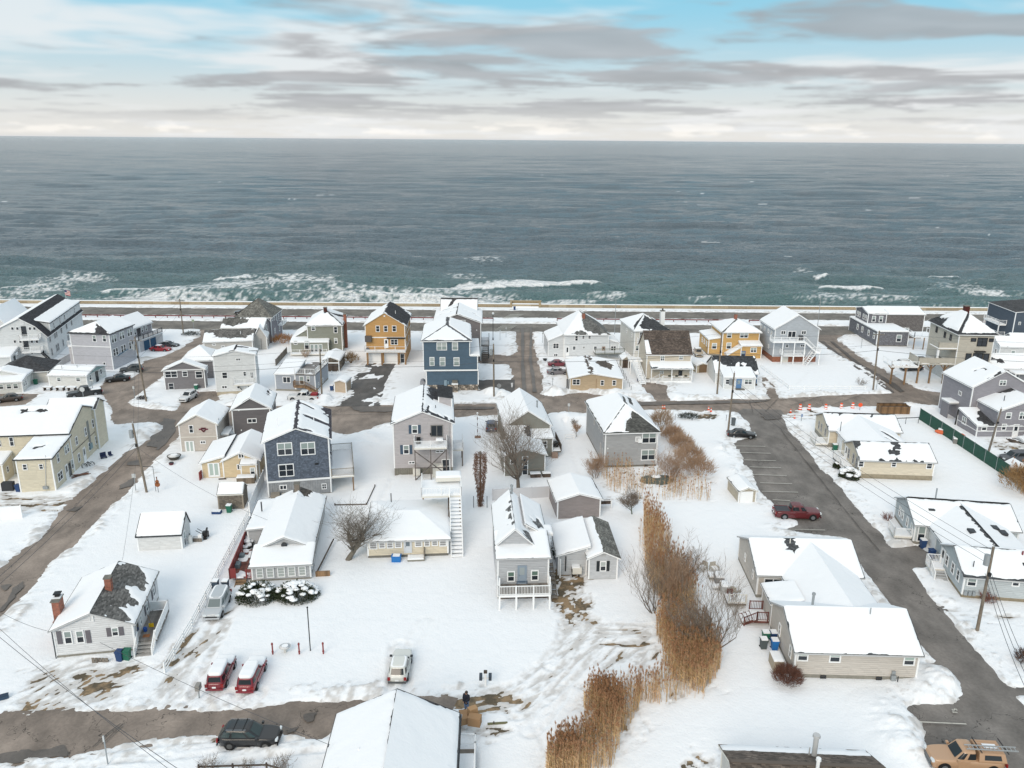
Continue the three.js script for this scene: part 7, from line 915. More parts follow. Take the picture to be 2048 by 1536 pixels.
function car(name, label, type, hex, px, yaw, o = {}) {
const c = { ...CT[type], ...o.dim }, pos = px.isVector3 ? px : P(px[0], px[1],0.06), a = yaw * Math.PI / 180, t = thing(name, label, o.cat ?? (type === 'pickup' ? 'pickup truck' : 'car'), pos, a), _s = t.scale.setScalar(type === 'pickup' ? 0.96 : 0.92), m = paintM(hex), L = c.L / 2, hw = c.W / 2, wx = [c.wb / 2 + 0.05,-c.wb / 2 + 0.05],[b0, b1] = c.b, [t0, t1] = c.t, y0 = c.belt - 0.03, y1 = c.H, zb = hw - 0.06, zt = hw - 0.22;
// rounded outlines stacked into a body and a cabin
const top = (x) => x > b1 ? lerp(c.belt, c.hood - 0.1, Math.pow(clamp((x - b1) / (L - b1)), 1.6)) : x < b0 ? lerp(c.belt, c.tail, clamp((b0 - x) / 0.15)) - 0.1 * Math.pow(clamp((b0 - x) / (L + b0)), 3) : c.belt;
const body = loft([[0.26,0.1],[0.4,0.02],[0.62,0],[0.85,0.015],[0.95,0.06],[1,0.16]].map(([k, i]) => RING.map(([u, v]) => { const x = u * (L - i * 0.8), y = k < 0.4 ? 0.24 : lerp(0.24, top(x), k); return [x, y, v * (hw - i)]; })));
const mid = (k, bulge = 0) => RING.map(([u, v]) => [lerp(lerp(b0, b1, (u + 1) / 2), lerp(t0, t1, (u + 1) / 2), k), lerp(y0, y1, k), v * (lerp(zb, zt, k) + bulge)]);
const cabR = [mid(0), mid(0.5,0.03), mid(0.9,0.02), mid(1,-0.08)], R9 = RING.map(([u, v]) => [lerp(t0 + 0.25, t1 - 0.2, (u + 1) / 2), y1 + 0.05, v * (zt - 0.25)]);
part(t, 'body', mergeGeometries([body, loft([...cabR, R9])]), m);
// glass follows the cabin, a little proud
const glass = (nm, i0, i1, k0, k1) => { const g = new MB(), O = 1.012, at = (i, k) => { const [u, v] = RING[((i % RN) + RN) % RN], bl = k < 0.5 ? 0.06 * k : 0.03, cx = lerp((b0 + b1) / 2, (t0 + t1) / 2, k), x = lerp(lerp(b0, b1, (u + 1) / 2), lerp(t0, t1, (u + 1) / 2), k); return [cx + (x - cx) * O, lerp(y0, y1, k) + 0.004, v * (lerp(zb, zt, k) + bl + 0.014)]; }; for (let i = i0; i < i1; i++) g.quad(at(i, k0), at(i, k1), at(i + 1, k1), at(i + 1, k0)); part(t, nm, g, o.glass ?? carGlass); };
glass('windshield', -4,4,0.14,0.88); glass('rear_window', RN / 2 - 4, RN / 2 + 4,0.2,0.85); { const a0 = 6, a1 = RN / 2 - 6, st = (a1 - a0) / c.n; for (let i = 0; i < c.n; i++) { const p = Math.round(a0 + i * st), q = Math.round(a0 + (i + 1) * st) - (i < c.n - 1 ? 1 : 0); glass('side_window', p, q, 0.2,0.84); glass('side_window', RN - q, RN - p, 0.2,0.84); } }
wheelGeo[c.r] ??= { tyre: new THREE.CylinderGeometry(c.r, c.r, 0.25,18).rotateX(Math.PI / 2), rim: new THREE.CylinderGeometry(c.r * 0.64, c.r * 0.64,0.275,10).rotateX(Math.PI / 2), arch: new THREE.CylinderGeometry(c.r + 0.07, c.r + 0.07,0.205,18).rotateX(Math.PI / 2) };
for (const x of wx) for (const z of [-1,1]) { const w = part(t, 'wheel', wheelGeo[c.r].tyre, M.rubber, [x, c.r, z * (hw - 0.1)]); part(w, 'rim', wheelGeo[c.r].rim, o.rim ?? M.metal); part(t, 'wheel_arch', wheelGeo[c.r].arch, M.black, [x, c.r + 0.02, z * (hw - 0.1)]); }
for (const z of [-1,1]) {
part(t, 'headlight', bx(L - 0.16, L + 0.015, c.hood - 0.3, c.hood - 0.12, Math.min(z * (hw - 0.1), z * (hw - 0.5)), Math.max(z * (hw - 0.1), z * (hw - 0.5))), lampWhite);
part(t, 'taillight', bx(-L - 0.015,-L + 0.1, c.tail - 0.4, c.tail - 0.1, Math.min(z * (hw - 0.05), z * (hw - 0.3)), Math.max(z * (hw - 0.05), z * (hw - 0.3))), lampRed);
part(t, 'mirror', bx(b1 - 0.32, b1 - 0.14, y0 + 0.05, y0 + 0.2, Math.min(z * zb, z * (hw + 0.18)), Math.max(z * zb, z * (hw + 0.18))), o.mirror ?? m);
part(t, 'door', bx(b0 + 0.35 + (c.bed ? 0.2 : 0.7), b1 - 0.3,0.5, y0 - 0.04, Math.min(z * (hw - 0.02), z * (hw + 0.006)), Math.max(z * (hw - 0.02), z * (hw + 0.006))), m);
}
part(t, 'grille', bx(L - 0.05, L + 0.02,0.5, c.hood - 0.32,-hw * 0.62, hw * 0.62), o.grille ?? M.black); part(t, 'bumper', bx(L - 0.05, L + 0.05,0.32,0.48,-hw + 0.12, hw - 0.12), o.bumper ?? m); part(t, 'bumper', bx(-L - 0.05,-L + 0.05,0.36,0.54,-hw + 0.1, hw - 0.1), o.bumper ?? m);
part(t, 'license_plate', bx(-L - 0.065,-L - 0.02,0.62,0.76,-0.17,0.17), M.white);
if (c.bed) { const bed = part(t, 'truck_bed', bx(-L + 0.14, b0 - 0.08, c.belt - 0.01, c.belt + 0.015,-hw + 0.16, hw - 0.16), o.bedM ?? M.black); for (const z of [-1,1]) part(bed, 'bed_rail', bx(-L + 0.1, b0 - 0.05, c.belt - 0.02, c.belt + 0.05, z * (hw - 0.1) - 0.06, z * (hw - 0.1) + 0.06), m); }
if (o.rails) { for (const z of [-1,1]) part(t, 'roof_rail', new MB().beam([t0 + 0.15, y1 + 0.03, z * (zt - 0.08)],[t1 - 0.2, y1 + 0.03, z * (zt - 0.08)],0.05), M.metal); for (const x of [-1.1,-0.3]) part(t, 'cross_bar', new MB().beam([x, y1 + 0.06,-zt + 0.05],[x, y1 + 0.06, zt - 0.05],0.06), M.black); }
const snow = (nm, x0, x1, y, z, h) => part(t, 'snow_cover', loft([[0,0],[0.5,-0.03],[0.85,0.04],[1,0.16]].map(([k, i]) => RING.map(([u, v]) => { const q = [(x0 + x1) / 2 + u * ((x1 - x0) / 2 - i), 0, v * (z - i)]; return [q[0], y + h * k * (1 + 0.25 * fbm(q[0] * 1.5 + L, q[2] * 1.5,2)), q[2]]; }))), M.snow);
if (o.snow) { snow('s', t0 + 0.04, t1 + (o.snow > 1 ? 0.3 : -0.05), y1 - 0.02, zt - 0.04, o.snowH ?? 0.14); if (o.snow > 1) snow('s', b1 - 0.3, L - 0.1, c.hood - 0.08, hw - 0.1,0.2); }
if (o.snowBed) snow('s', -L + 0.2, b0 - 0.1, c.belt + 0.01, hw - 0.2,0.12);
return { t, c, L, hw, m };
}
const frost = mat('#6d7779', { roughness: 0.25 });
car('black_suv', 'black SUV with roof bars parked on the snowy verge of the bottom street', 'bigsuv', '#0e0f12', [501,1484],1, { rails: 1, rim: mat('#6b6a69', { roughness: 0.4, metalness: 0.5 }), glass: new THREE.MeshStandardMaterial({ color: lin('#3a4748'), roughness: 0.1 }) });
car('red_minivan', 'dark red minivan under thick snow, left of a red pair', 'suv', '#7a1f2c', [444,1356],93, { snow: 2, snowH: 0.3, dim: { L: 4.6, W: 1.78, H: 1.62, b: [-2.2,0.9], t: [-1.95,0.2] } });
car('red_wagon', 'red estate car under thick snow, right of a red pair', 'suv', '#84222f', [505,1360],91, { snow: 2, snowH: 0.28, dim: { L: 4.7, W: 1.8, H: 1.6, b: [-2.25,0.95], t: [-2.0,0.25] } });
car('white_hatchback', 'white car with dusted windows in ploughed tracks above the bottom roof', 'suv', '#d3d4cf', [801,1342],90, { snow: 1, snowH: 0.05, mirror: M.dark, bumper: mat('#55585a') });
car('silver_minivan', 'frosted silver minivan facing the viewer between the vinyl fence and the snowy shrubs', 'van', '#b3b7bb', [436,1218],274, { snow: 1, snowH: 0.05, glass: frost });
{
const k = car('tan_pickup', 'tan pickup with a camper shell parked in the bottom right corner', 'pickup', '#b39071', [1926,1530],176, { bumper: M.metal, grille: mat('#6f7173', { metalness: 0.5, roughness: 0.4 }), dim: { L: 5.6, b: [-0.55,1.2], t: [-0.4,0.5] } }), { t, L, hw, m } = k;
const cap = new MB(), x0 = -L + 0.08, x1 = -0.62, z = hw - 0.06, y = 1.14; cap.quad([x0, y, z],[x1, y, z],[x1,1.82, z - 0.16],[x0 + 0.2,1.82, z - 0.16]).quad([x1, y, -z],[x0, y, -z],[x0 + 0.2,1.82,-z + 0.16],[x1,1.82,-z + 0.16]).quad([x0 + 0.2,1.82, z - 0.16],[x1,1.82, z - 0.16],[x1,1.82,-z + 0.16],[x0 + 0.2,1.82,-z + 0.16]).quad([x1, y, z],[x1, y, -z],[x1,1.82,-z + 0.16],[x1,1.82, z - 0.16]).quad([x0, y, -z],[x0, y, z],[x0 + 0.2,1.82, z - 0.16],[x0 + 0.2,1.82,-z + 0.16]);
const cp = part(t, 'camper_shell', cap, m); for (const s of [-1,1]) part(cp, 'side_window', new MB().quad(...[[x0 + 0.4,1.3, s * (z - 0.02)],[x1 - 0.4,1.3, s * (z - 0.02)],[x1 - 0.4,1.68, s * (z - 0.11)],[x0 + 0.5,1.68, s * (z - 0.11)]].map((p) => p)), carGlass); for (let i = 0; i < 5; i++) part(cp, 'roof_rib', bx(x0 + 0.3, x1 - 0.1,1.82,1.84,-0.6 + i * 0.3 - 0.03,-0.6 + i * 0.3 + 0.03), m); part(cp, 'snow_cover', bx(-2.2,-1.2,1.845,1.87,-0.2,0.3), M.snow);
const lt = thing('ladder', 'long aluminium ladder lying on the tan pickup', 'ladder', t.position.clone().add(V(0,1.95,0)), t.rotation.y), alu = mat('#b4b8ba', { roughness: 0.35, metalness: 0.5 }); for (const s of [-0.58,-0.16]) part(lt, 'ladder_rail', new MB().beam([-3.4,0, s],[0.3,0, s],0.06,0.08), alu); for (let i = 0; i < 12; i++) part(lt, 'rung', new MB().beam([-3.25 + i * 0.3,0,-0.58],[-3.25 + i * 0.3,0,-0.16],0.04), alu); for (const x of [-2.6,-0.7]) part(lt, 'rack_bar', new MB().beam([x, -0.08,-0.85],[x, -0.08,0.85],0.05), M.black);
}
car('maroon_pickup', 'maroon pickup with a black bed cover parked beside the painted spaces', 'pickup', '#5e1a20', [1592,1034],-3, { bedM: mat('#3b3d42', { roughness: 0.6 }) });
car('black_sedan', 'black sedan at the top of the parking spaces by the utility pole', 'sedan', '#17181b', [1482,874],-6);
car('blue_car', 'small dark blue car facing away beside the olive-grey house', 'suv', '#3d4a66', [983,858],90, { dim: { L: 4.1 } });
car('maroon_car', 'maroon car parked behind a grey car beside the side street', 'sedan', '#6b1f2e', [1117,732],4, {});
car('grey_car', 'grey sedan with light snow parked before a maroon car', 'sedan', '#6f6d72', [1116,748],4, { snow: 1, snowH: 0.04 });
{ const k = car('white_pickup', 'white pickup with red things in its bed behind the dark grey house', 'pickup', '#d2d3d4', [608,801],178, { snow: 1, snowH: 0.05 }); part(k.t, 'red_load', bx(-2.6,-1.5,1.16,1.55,-0.7,0.5), mat('#8d2b30')); }
car('white_suv', 'white SUV parked nose down in front of the mid-grey house', 'suv', '#d5d6d8', [377,799],262, {});
car('black_pickup', 'black pickup with chrome grille facing left at the upper left corner', 'pickup', '#17191c', [170,792],212, { grille: M.metal, bumper: M.metal, snowBed: 1, dim: { L: 6.0, H: 1.95 } });
car('black_sedan', 'black sedan parked beside the teal-gabled cottage', 'sedan', '#1a1c1f', [236,762],200);
car('grey_suv', 'dark grey-green SUV parked behind the utility pole below the lavender building', 'suv', '#353a3d', [264,744],198);
car('red_sedan', 'bright red sedan with snow on its roof, upper left side street', 'sedan', '#a81f2a', [322,702],-6, { snow: 1, snowH: 0.1 });
car('dark_sedan', 'dark grey sedan just behind the bright red sedan', 'sedan', '#34373d', [338,694],-6, { snow: 1, snowH: 0.05 });
car('brown_sedan', 'dark brown sedan on the driveway at the left edge', 'sedan', '#413834', [18,802],205);
car('white_suv', 'white SUV under the timber-posted balcony, upper right', 'suv', '#cfd0d1', [1800,733],190);
car('black_suv', 'black SUV under the timber-posted balcony, upper right', 'suv', '#1b1c1f', [1822,741],184);
car('white_van', 'white van half cut by the right edge behind the grey house', 'van', '#d4d6d8', [2052,824],150, { dim: { H: 2.0 } });
car('grey_van', 'dark grey minivan by the right edge below the grey house', 'van', '#44464c', [2030,922],184, {});
car('dark_car', 'dark car driving on the boulevard behind the tall dark grey house', 'sedan', '#24262b', [487,628],180);
car('beige_suv', 'beige car between the brown-roofed house and the mustard house', 'suv', '#b3a28c', [1396,711],265, { snow: 1, snowH: 0.08 });
car('white_car', 'snowed-in pale car beside the walk at the far right edge', 'sedan', '#b9bcc0', [2062,884],190, { snow: 2, snowH: 0.2 });
// ---------------------------------------------------------------- trees, shrubs and reeds
const bark = mat('#6d645c', { roughness: 0.95 }), barkDark = mat('#5a524c', { roughness: 0.95 }), twig = mat('#85796e', { roughness: 0.95 }), twigBrown = mat('#a98d76', { roughness: 0.95 }), reedM = mat('#d6b78c', { roughness: 0.95 }), reedM2 = mat('#c09a6c', { roughness: 0.95 }), plumeM = mat('#a67f60', { roughness: 0.95 });
function branch(tr, cr, p, dir, len, r, lev, o) {
const n = lev === 0 ? 4 : 3; let a = p.clone(), d = dir.clone(), rr = r;
for (let i = 0; i < n; i++) {
d.add(V(rnd(-1,1), rnd(-0.6,0.9) + (o.up ?? 0.15), rnd(-1,1)).multiplyScalar(o.wob ?? 0.22)).normalize(); const b = a.clone().addScaledVector(d, len / n), r2 = rr * (lev === 0 ? 0.86 : 0.74);
(r > (o.cut ?? 0.05) ? tr : cr).cyl(a.toArray(), b.toArray(), rr, r2, r > 0.06 ? 6 : 3, false);
if (lev < o.lev) { const k = lev === 0 && i < (o.bare ?? 1) ? 0 : (o.kids?.[lev] ?? 2) * (i === n - 1 ? 1.4 : 0.8); for (let q = 0; q < Math.round(k + rnd(-0.4,0.4)); q++) { const s = V(rnd(-1,1), rnd(-0.2,0.7), rnd(-1,1)).normalize(), nd = d.clone().lerp(s, o.spread ?? 0.6).normalize(); nd.y += o.lift ?? 0.1; branch(tr, cr, b, nd.normalize(), len * (o.shrink ?? 0.68) * rnd(0.75,1.15), Math.max(r2 * 0.62,0.012), lev + 1, o); } }
a = b; rr = r2;
}
}
function bareTree(name, label, cat, px, h, r, o = {}) {
const pos = P(...px); seed = Math.round(px[0] * 131 + px[1] * 17) >>> 0; const t = thing(name, label, cat, pos), tr = new MB(), cr = new MB();
if (o.stems) for (let i = 0; i < o.stems; i++) { const a = i / o.stems * 6.283 + rnd(0.5), sp = rnd(0.1, o.fan ?? 0.5); branch(tr, cr, V(Math.cos(a) * 0.15,-0.1, Math.sin(a) * 0.15), V(Math.cos(a) * sp, 1, Math.sin(a) * sp).normalize(), h * rnd(0.4,0.6), r * rnd(0.6,1), 1, { lev: 4, kids: [2,2,2,2], ...o }); }
else branch(tr, cr, V(0,-0.1,0), V(o.lean ?? 0,1,0).normalize(), h * (o.trunk ?? 0.42), r, 0, { lev: 5, kids: [3,2,2,2,2], ...o });
if (!tr.empty) part(t, 'trunk', tr, o.bark ?? bark); if (!cr.empty) part(t, 'crown', cr, o.twig ?? twig); return t;
}
bareTree('bare_tree', 'large bare tree with a wide twiggy crown before the olive-grey house', 'tree', [1037,984],12.5,0.33, { trunk: 0.3, spread: 0.62, kids: [5,1.9,1.6,1.3], shrink: 0.84, lev: 4, lift: 0.1, wob: 0.2, cut: 0.07, spread: 0.56 });
bareTree('bare_tree', 'gnarled bare tree with lichen-grey branches between the two cottages', 'tree', [695,1122],11.5,0.36, { trunk: 0.24, spread: 0.72, kids: [5,1.7,1.5,1.3], lev: 4, lift: 0.03, up: 0.0, shrink: 0.84, wob: 0.3, cut: 0.07, lean: 0.25, bark: mat('#6f695f'), twig: mat('#746c62') });
bareTree('bare_tree', 'small bare tree beside the reed patch behind the L-shaped cottage', 'tree', [1264,1030],4.0,0.1, { trunk: 0.36, spread: 0.66, kids: [3,2,2,2], lev: 4, cut: 0.03, bark: mat('#5b6356'), shrink: 0.72 });
bareTree('bare_shrub', 'tall bare many-stemmed shrub at the left foot of the reed bank', 'shrub', [1306,1226],6.0,0.08, { stems: 7, fan: 0.9, cut: 0.03, spread: 0.45, lift: 0.2, kids: [2,1.7,1.6,1.5] });
bareTree('bare_shrub', 'dense dark brown shrub thicket in the middle of the reed bank', 'shrub', [1340,1222],5.6,0.07, { stems: 10, fan: 0.45, kids: [2,1.8,1.8,1.6], cut: 0.03, twig: twigBrown, spread: 0.4 });
bareTree('bare_shrub', 'bare shrub right behind the reed bank by the garden chairs', 'shrub', [1372,1190],5.4,0.07, { stems: 7, fan: 0.5, cut: 0.03, spread: 0.45, kids: [2,1.7,1.6,1.5] });
bareTree('bare_shrub', 'large bare fan-shaped shrub beside the tan bungalow’s bins', 'shrub', [1424,1306],6.6,0.1, { stems: 9, fan: 0.95, cut: 0.03, spread: 0.42, lift: 0.15, kids: [2,1.7,1.6,1.5] });
bareTree('bare_shrub', 'leaning bare shrub between the reeds and the fan-shaped shrub', 'shrub', [1376,1296],5.4,0.07, { stems: 6, fan: 0.6, cut: 0.03, kids: [2,1.6,1.5,1.4] });
bareTree('bare_shrub', 'bare shrub in the reeds right of the hip-roofed grey house', 'shrub', [1346,966],4.6,0.07, { stems: 8, fan: 0.6, cut: 0.03, twig: twigBrown });
bareTree('bare_shrub', 'bare brown shrub at the left corner of the hip-roofed grey house', 'shrub', [1190,958],3.2,0.04, { stems: 9, fan: 0.6, cut: 0.03, twig: twigBrown });
bareTree('bare_shrub', 'small bare shrub in the snow between two houses near the middle street', 'shrub', [1148,852],1.5,0.03, { stems: 7, fan: 0.7, cut: 0.03, lev: 3 });
bareTree('bare_shrub', 'little bare standard bush with a brown top, left of the hip-roofed house', 'shrub', [1153,875],2.4,0.06, { trunk: 0.5, lev: 3, cut: 0.03, twig: twigBrown, kids: [4,3,2] });
bareTree('bare_shrub', 'thin twigs behind the split-rail fence at the bottom edge, left', 'shrub', [420,1552],1.7,0.03, { stems: 9, fan: 0.8, cut: 0.03, lev: 3 });
bareTree('bare_shrub', 'thin twigs behind the split-rail fence at the bottom edge, right', 'shrub', [560,1556],2.0,0.03, { stems: 10, fan: 0.8, cut: 0.03, lev: 3 });
bareTree('bare_shrub', 'thin twigs behind the split-rail fence at the bottom edge, middle', 'shrub', [490,1556],1.5,0.03, { stems: 9, fan: 0.8, cut: 0.03, lev: 3 });
bareTree('bare_shrub', 'bare shrub in the snowy corner by the right street signs', 'shrub', [1722,772],1.8,0.03, { stems: 8, fan: 0.8, cut: 0.03, lev: 3 });
bareTree('bare_shrub', 'tangled bare bush with a snow cap behind the sage house terrace', 'shrub', [612,716],2.2,0.04, { stems: 9, fan: 0.9, cut: 0.03, lev: 3, twig: twigBrown });
bareTree('bare_shrub', 'red-twigged shrub at the utility pole in front of the blue-grey bungalow', 'shrub', [1975,1207],1.5,0.03, { stems: 10, fan: 0.9, cut: 0.03, lev: 3, twig: mat('#7d4f43') });
bareTree('bare_shrub', 'small red-twigged shrub at the corner of the blue-grey bungalow', 'shrub', [1774,1043],1.3,0.03, { stems: 8, fan: 0.9, cut: 0.03, lev: 3, twig: mat('#7d4f43') });
// twiggy rounded bushes: many short twigs filling a ball
function twigBush(name, label, px, rx, ry, rz, n, m, o = {}) {
const t = thing(name, label, o.cat ?? 'bush', P(...px)), g = new MB(); seed = Math.round(px[0] * 71 + px[1]) >>> 0;
for (let i = 0; i < n; i++) { const a = rnd(6.283), v = rnd(-0.25,1), q = Math.sqrt(Math.max(0,1 - v * v)) * Math.sqrt(rnd(0.1,1)), p = V(Math.cos(a) * q * rx, Math.max(0.05, (v * 0.5 + 0.5) * ry * rnd(0.55,1)), Math.sin(a) * q * rz), d = V(p.x / rx * 0.6 + rnd(-0.5,0.5), rnd(0.3,1.1), p.z / rz * 0.6 + rnd(-0.5,0.5)).normalize(), e = p.clone().addScaledVector(d, (o.len ?? 0.8) * rnd(0.5,1.2)); g.cyl(p.toArray(), e.toArray(), (o.r ?? 0.03), 0.008,3, false); }
part(t, 'crown', g, m); const tr = new MB(); for (let i = 0; i < 7; i++) { const a = i * 0.9; tr.cyl([0,-0.05,0],[Math.cos(a) * rx * 0.4, ry * 0.5, Math.sin(a) * rz * 0.4],0.05,0.03,4, false); } part(t, 'stem', tr, m); return t;
}
const tb = mat('#a88d70', { roughness: 0.95 }), tb2 = mat('#b0937a', { roughness: 0.95 });
twigBush('brown_bush', 'tall brown twiggy bush by the middle street corner of the hip-roofed house', [1322,862],1.9,3.8,1.9,800, tb);
[[1344,880,1.8,2.2,1.7, 'topmost'],[1362,899,1.9,2.3,1.8, 'second'],[1378,924,2.1,2.5,1.9, 'third'],[1396,952,2.3,2.9,2.0, 'lowest']].forEach(([x, y, a, b, c, k]) => twigBush('brown_bush', k + ' of the brown bushes in the row right of the hip-roofed house', [x, y], a, b, c, 900, tb2));
twigBush('brown_bush', 'round reddish-brown bush at the front corner of the tan bungalow', [1574,1368],1.25,1.7,1.2,1500, mat('#6e4a3c'), { len: 0.4, r: 0.02 });
twigBush('brown_bush', 'ochre dry grass clump beside the tall dark grey house', [566,688],2.6,2.2,2,700, mat('#a8794a'));
twigBush('brown_bush', 'dry bush at the back corner of the stone-fronted garage', [702,727],1.6,2.2,1.6,500, mat('#8d7452'));
twigBush('dark_shrub', 'low dark shrub heap at the boulevard corner, upper left', [382,672],2.2,1.0,1.4,500, mat('#3d423d'), { len: 0.4 });
twigBush('dark_shrub', 'low dark evergreen shrub in the snow right of the tall brown bush', [1376,838],1.9,1.0,1.0,500, mat('#3b4038'), { len: 0.4 });
twigBush('brown_bush', 'brown bush cut by the right edge near the blue-grey bungalow', [2056,1330],1.2,1.4,1.2,600, mat('#5f4a40'), { len: 0.4 });
twigBush('brown_bush', 'ochre bush at the end of the green fence, right edge', [2050,985],3.4,3.6,3,1500, mat('#9a7a52'));
twigBush('dark_shrub', 'small dark shrub on the verge where the upper left street meets the middle street', [284,800],0.9,0.7,0.7,250, mat('#4a4644'), { len: 0.35 });
// vine-covered column
{ const t = thing('vine_pole', 'tall pole wrapped in brown vines, in the snow left of the big bare tree', 'vine', P(961,1014)), g = new MB(); seed = 99; part(t, 'pole', new MB().cyl([0,0,0],[0,7.6,0],0.14,0.12,8), M.woodGrey); for (let i = 0; i < 2200; i++) { const y = Math.pow(rnd(), 0.8) * 7.4, R = 0.36 + 0.5 * sstep(1,5.5, y) * sstep(8.6,6.6, y), a = rnd(6.283), q = R * Math.sqrt(rnd(0.35,1)); const p = [Math.cos(a) * q, y, Math.sin(a) * q]; g.cyl(p, [p[0] + rnd(-0.2,0.2), p[1] - rnd(-0.1,0.4), p[2] + rnd(-0.2,0.2)],0.03,0.01,3, false); } part(t, 'vine', g, mat('#75533f')); for (const s of [-0.85,0.85]) part(t, 'post', bx(s - 0.04, s + 0.04,0,1.7,0.4,0.48), M.dark); }
// leafy evergreens with snow
function evergreen(name, label, px, rx, ry, rz, o = {}) {
const t = thing(name, label, 'shrub', P(...px)), g = new MB(), s = new MB(); seed = Math.round(px[0] * 37 + px[1]) >>> 0; const n = o.n ?? 3600;
for (let i = 0; i < n; i++) {
const a = rnd(6.283), v = rnd(), q = Math.sqrt(1 - v * v * 0.85), lump = 1 + 0.16 * fbm(Math.cos(a) * 2.5 + px[0], Math.sin(a) * 2.5 + v * 3,3), k = Math.pow(rnd(0.35,1), 0.5) * lump, p = V(Math.cos(a) * q * rx * k, 0.1 + v * ry * k, Math.sin(a) * q * rz * k), d = V(p.x / rx + rnd(-0.5,0.5), rnd(0.1,1.1), p.z / rz + rnd(-0.5,0.5)).normalize(), l = rnd(0.12,0.28), e = p.clone().addScaledVector(d, l), w = V(d.z, 0.2,-d.x).normalize().multiplyScalar(0.05);
g.tri([p.x - w.x, p.y, p.z - w.z],[p.x + w.x, p.y, p.z + w.z], e.toArray()).tri([p.x, p.y - 0.05, p.z],[p.x, p.y + 0.05, p.z], e.toArray());
}
part(t, 'foliage', g, mat('#3d4730', { roughness: 0.9 })); part(t, 'stem', new MB().cyl([0,0,0],[0, ry * 0.7,0],0.12,0.05,6), barkDark);
const gs = []; for (let i = 0; i < (o.s ?? 46); i++) { const a = rnd(6.283), q = Math.sqrt(rnd()) * 0.9, y = 0.1 + ry * Math.sqrt(Math.max(0.02,1 - q * q)) * 0.97, b = new THREE.IcosahedronGeometry(1,1), r = rnd(0.16,0.36) * (o.sr ?? 1), ps = b.attributes.position; for (let k = 0; k < ps.count; k++) { const f = 1 + 0.35 * fbm(ps.getX(k) * 1.7 + i * 9, ps.getZ(k) * 1.7 + ps.getY(k), 2); ps.setXYZ(k, ps.getX(k) * f * r * 1.15, ps.getY(k) * f * r * 0.5, ps.getZ(k) * f * r); } const bb = mergeVertices((b.deleteAttribute('normal'), b.deleteAttribute('uv'), b)); bb.computeVertexNormals(); bb.translate(Math.cos(a) * q * rx, y, Math.sin(a) * q * rz); gs.push(bb); }
const sg = mergeGeometries(gs); part(t, 'snow_cover', sg, M.snow).userData.kind = 'stuff'; return t;
}
evergreen('snowy_shrub', 'left of two round evergreen shrubs dotted with snow before the porch windows', [516,1198],2.15,1.5,1.75);
evergreen('snowy_shrub', 'right of two round evergreen shrubs dotted with snow before the porch windows', [594,1196],2.2,1.5,1.75);
evergreen('snowy_shrub', 'round green shrub with a full white snow cap beside the cream bungalow', [1697,958],1.35,1.55,1.25, { s: 60, sr: 1.25, n: 2600 });
evergreen('green_shrub', 'small green shrub by the steps of the cream bungalow', [1672,938],0.5,1.0,0.5, { n: 700, s: 2 });
evergreen('green_shrub', 'small snowy shrub heap between the porch deck railing and the pale grey cottage', [498,1092],0.7,1.0,1.6, { n: 900, s: 20 });
evergreen('snowy_shrub', 'snow-sprinkled bushes along the outside stair of the pale grey balcony house', [1113,1105],0.5,1.4,2.6, { n: 900, s: 24 });
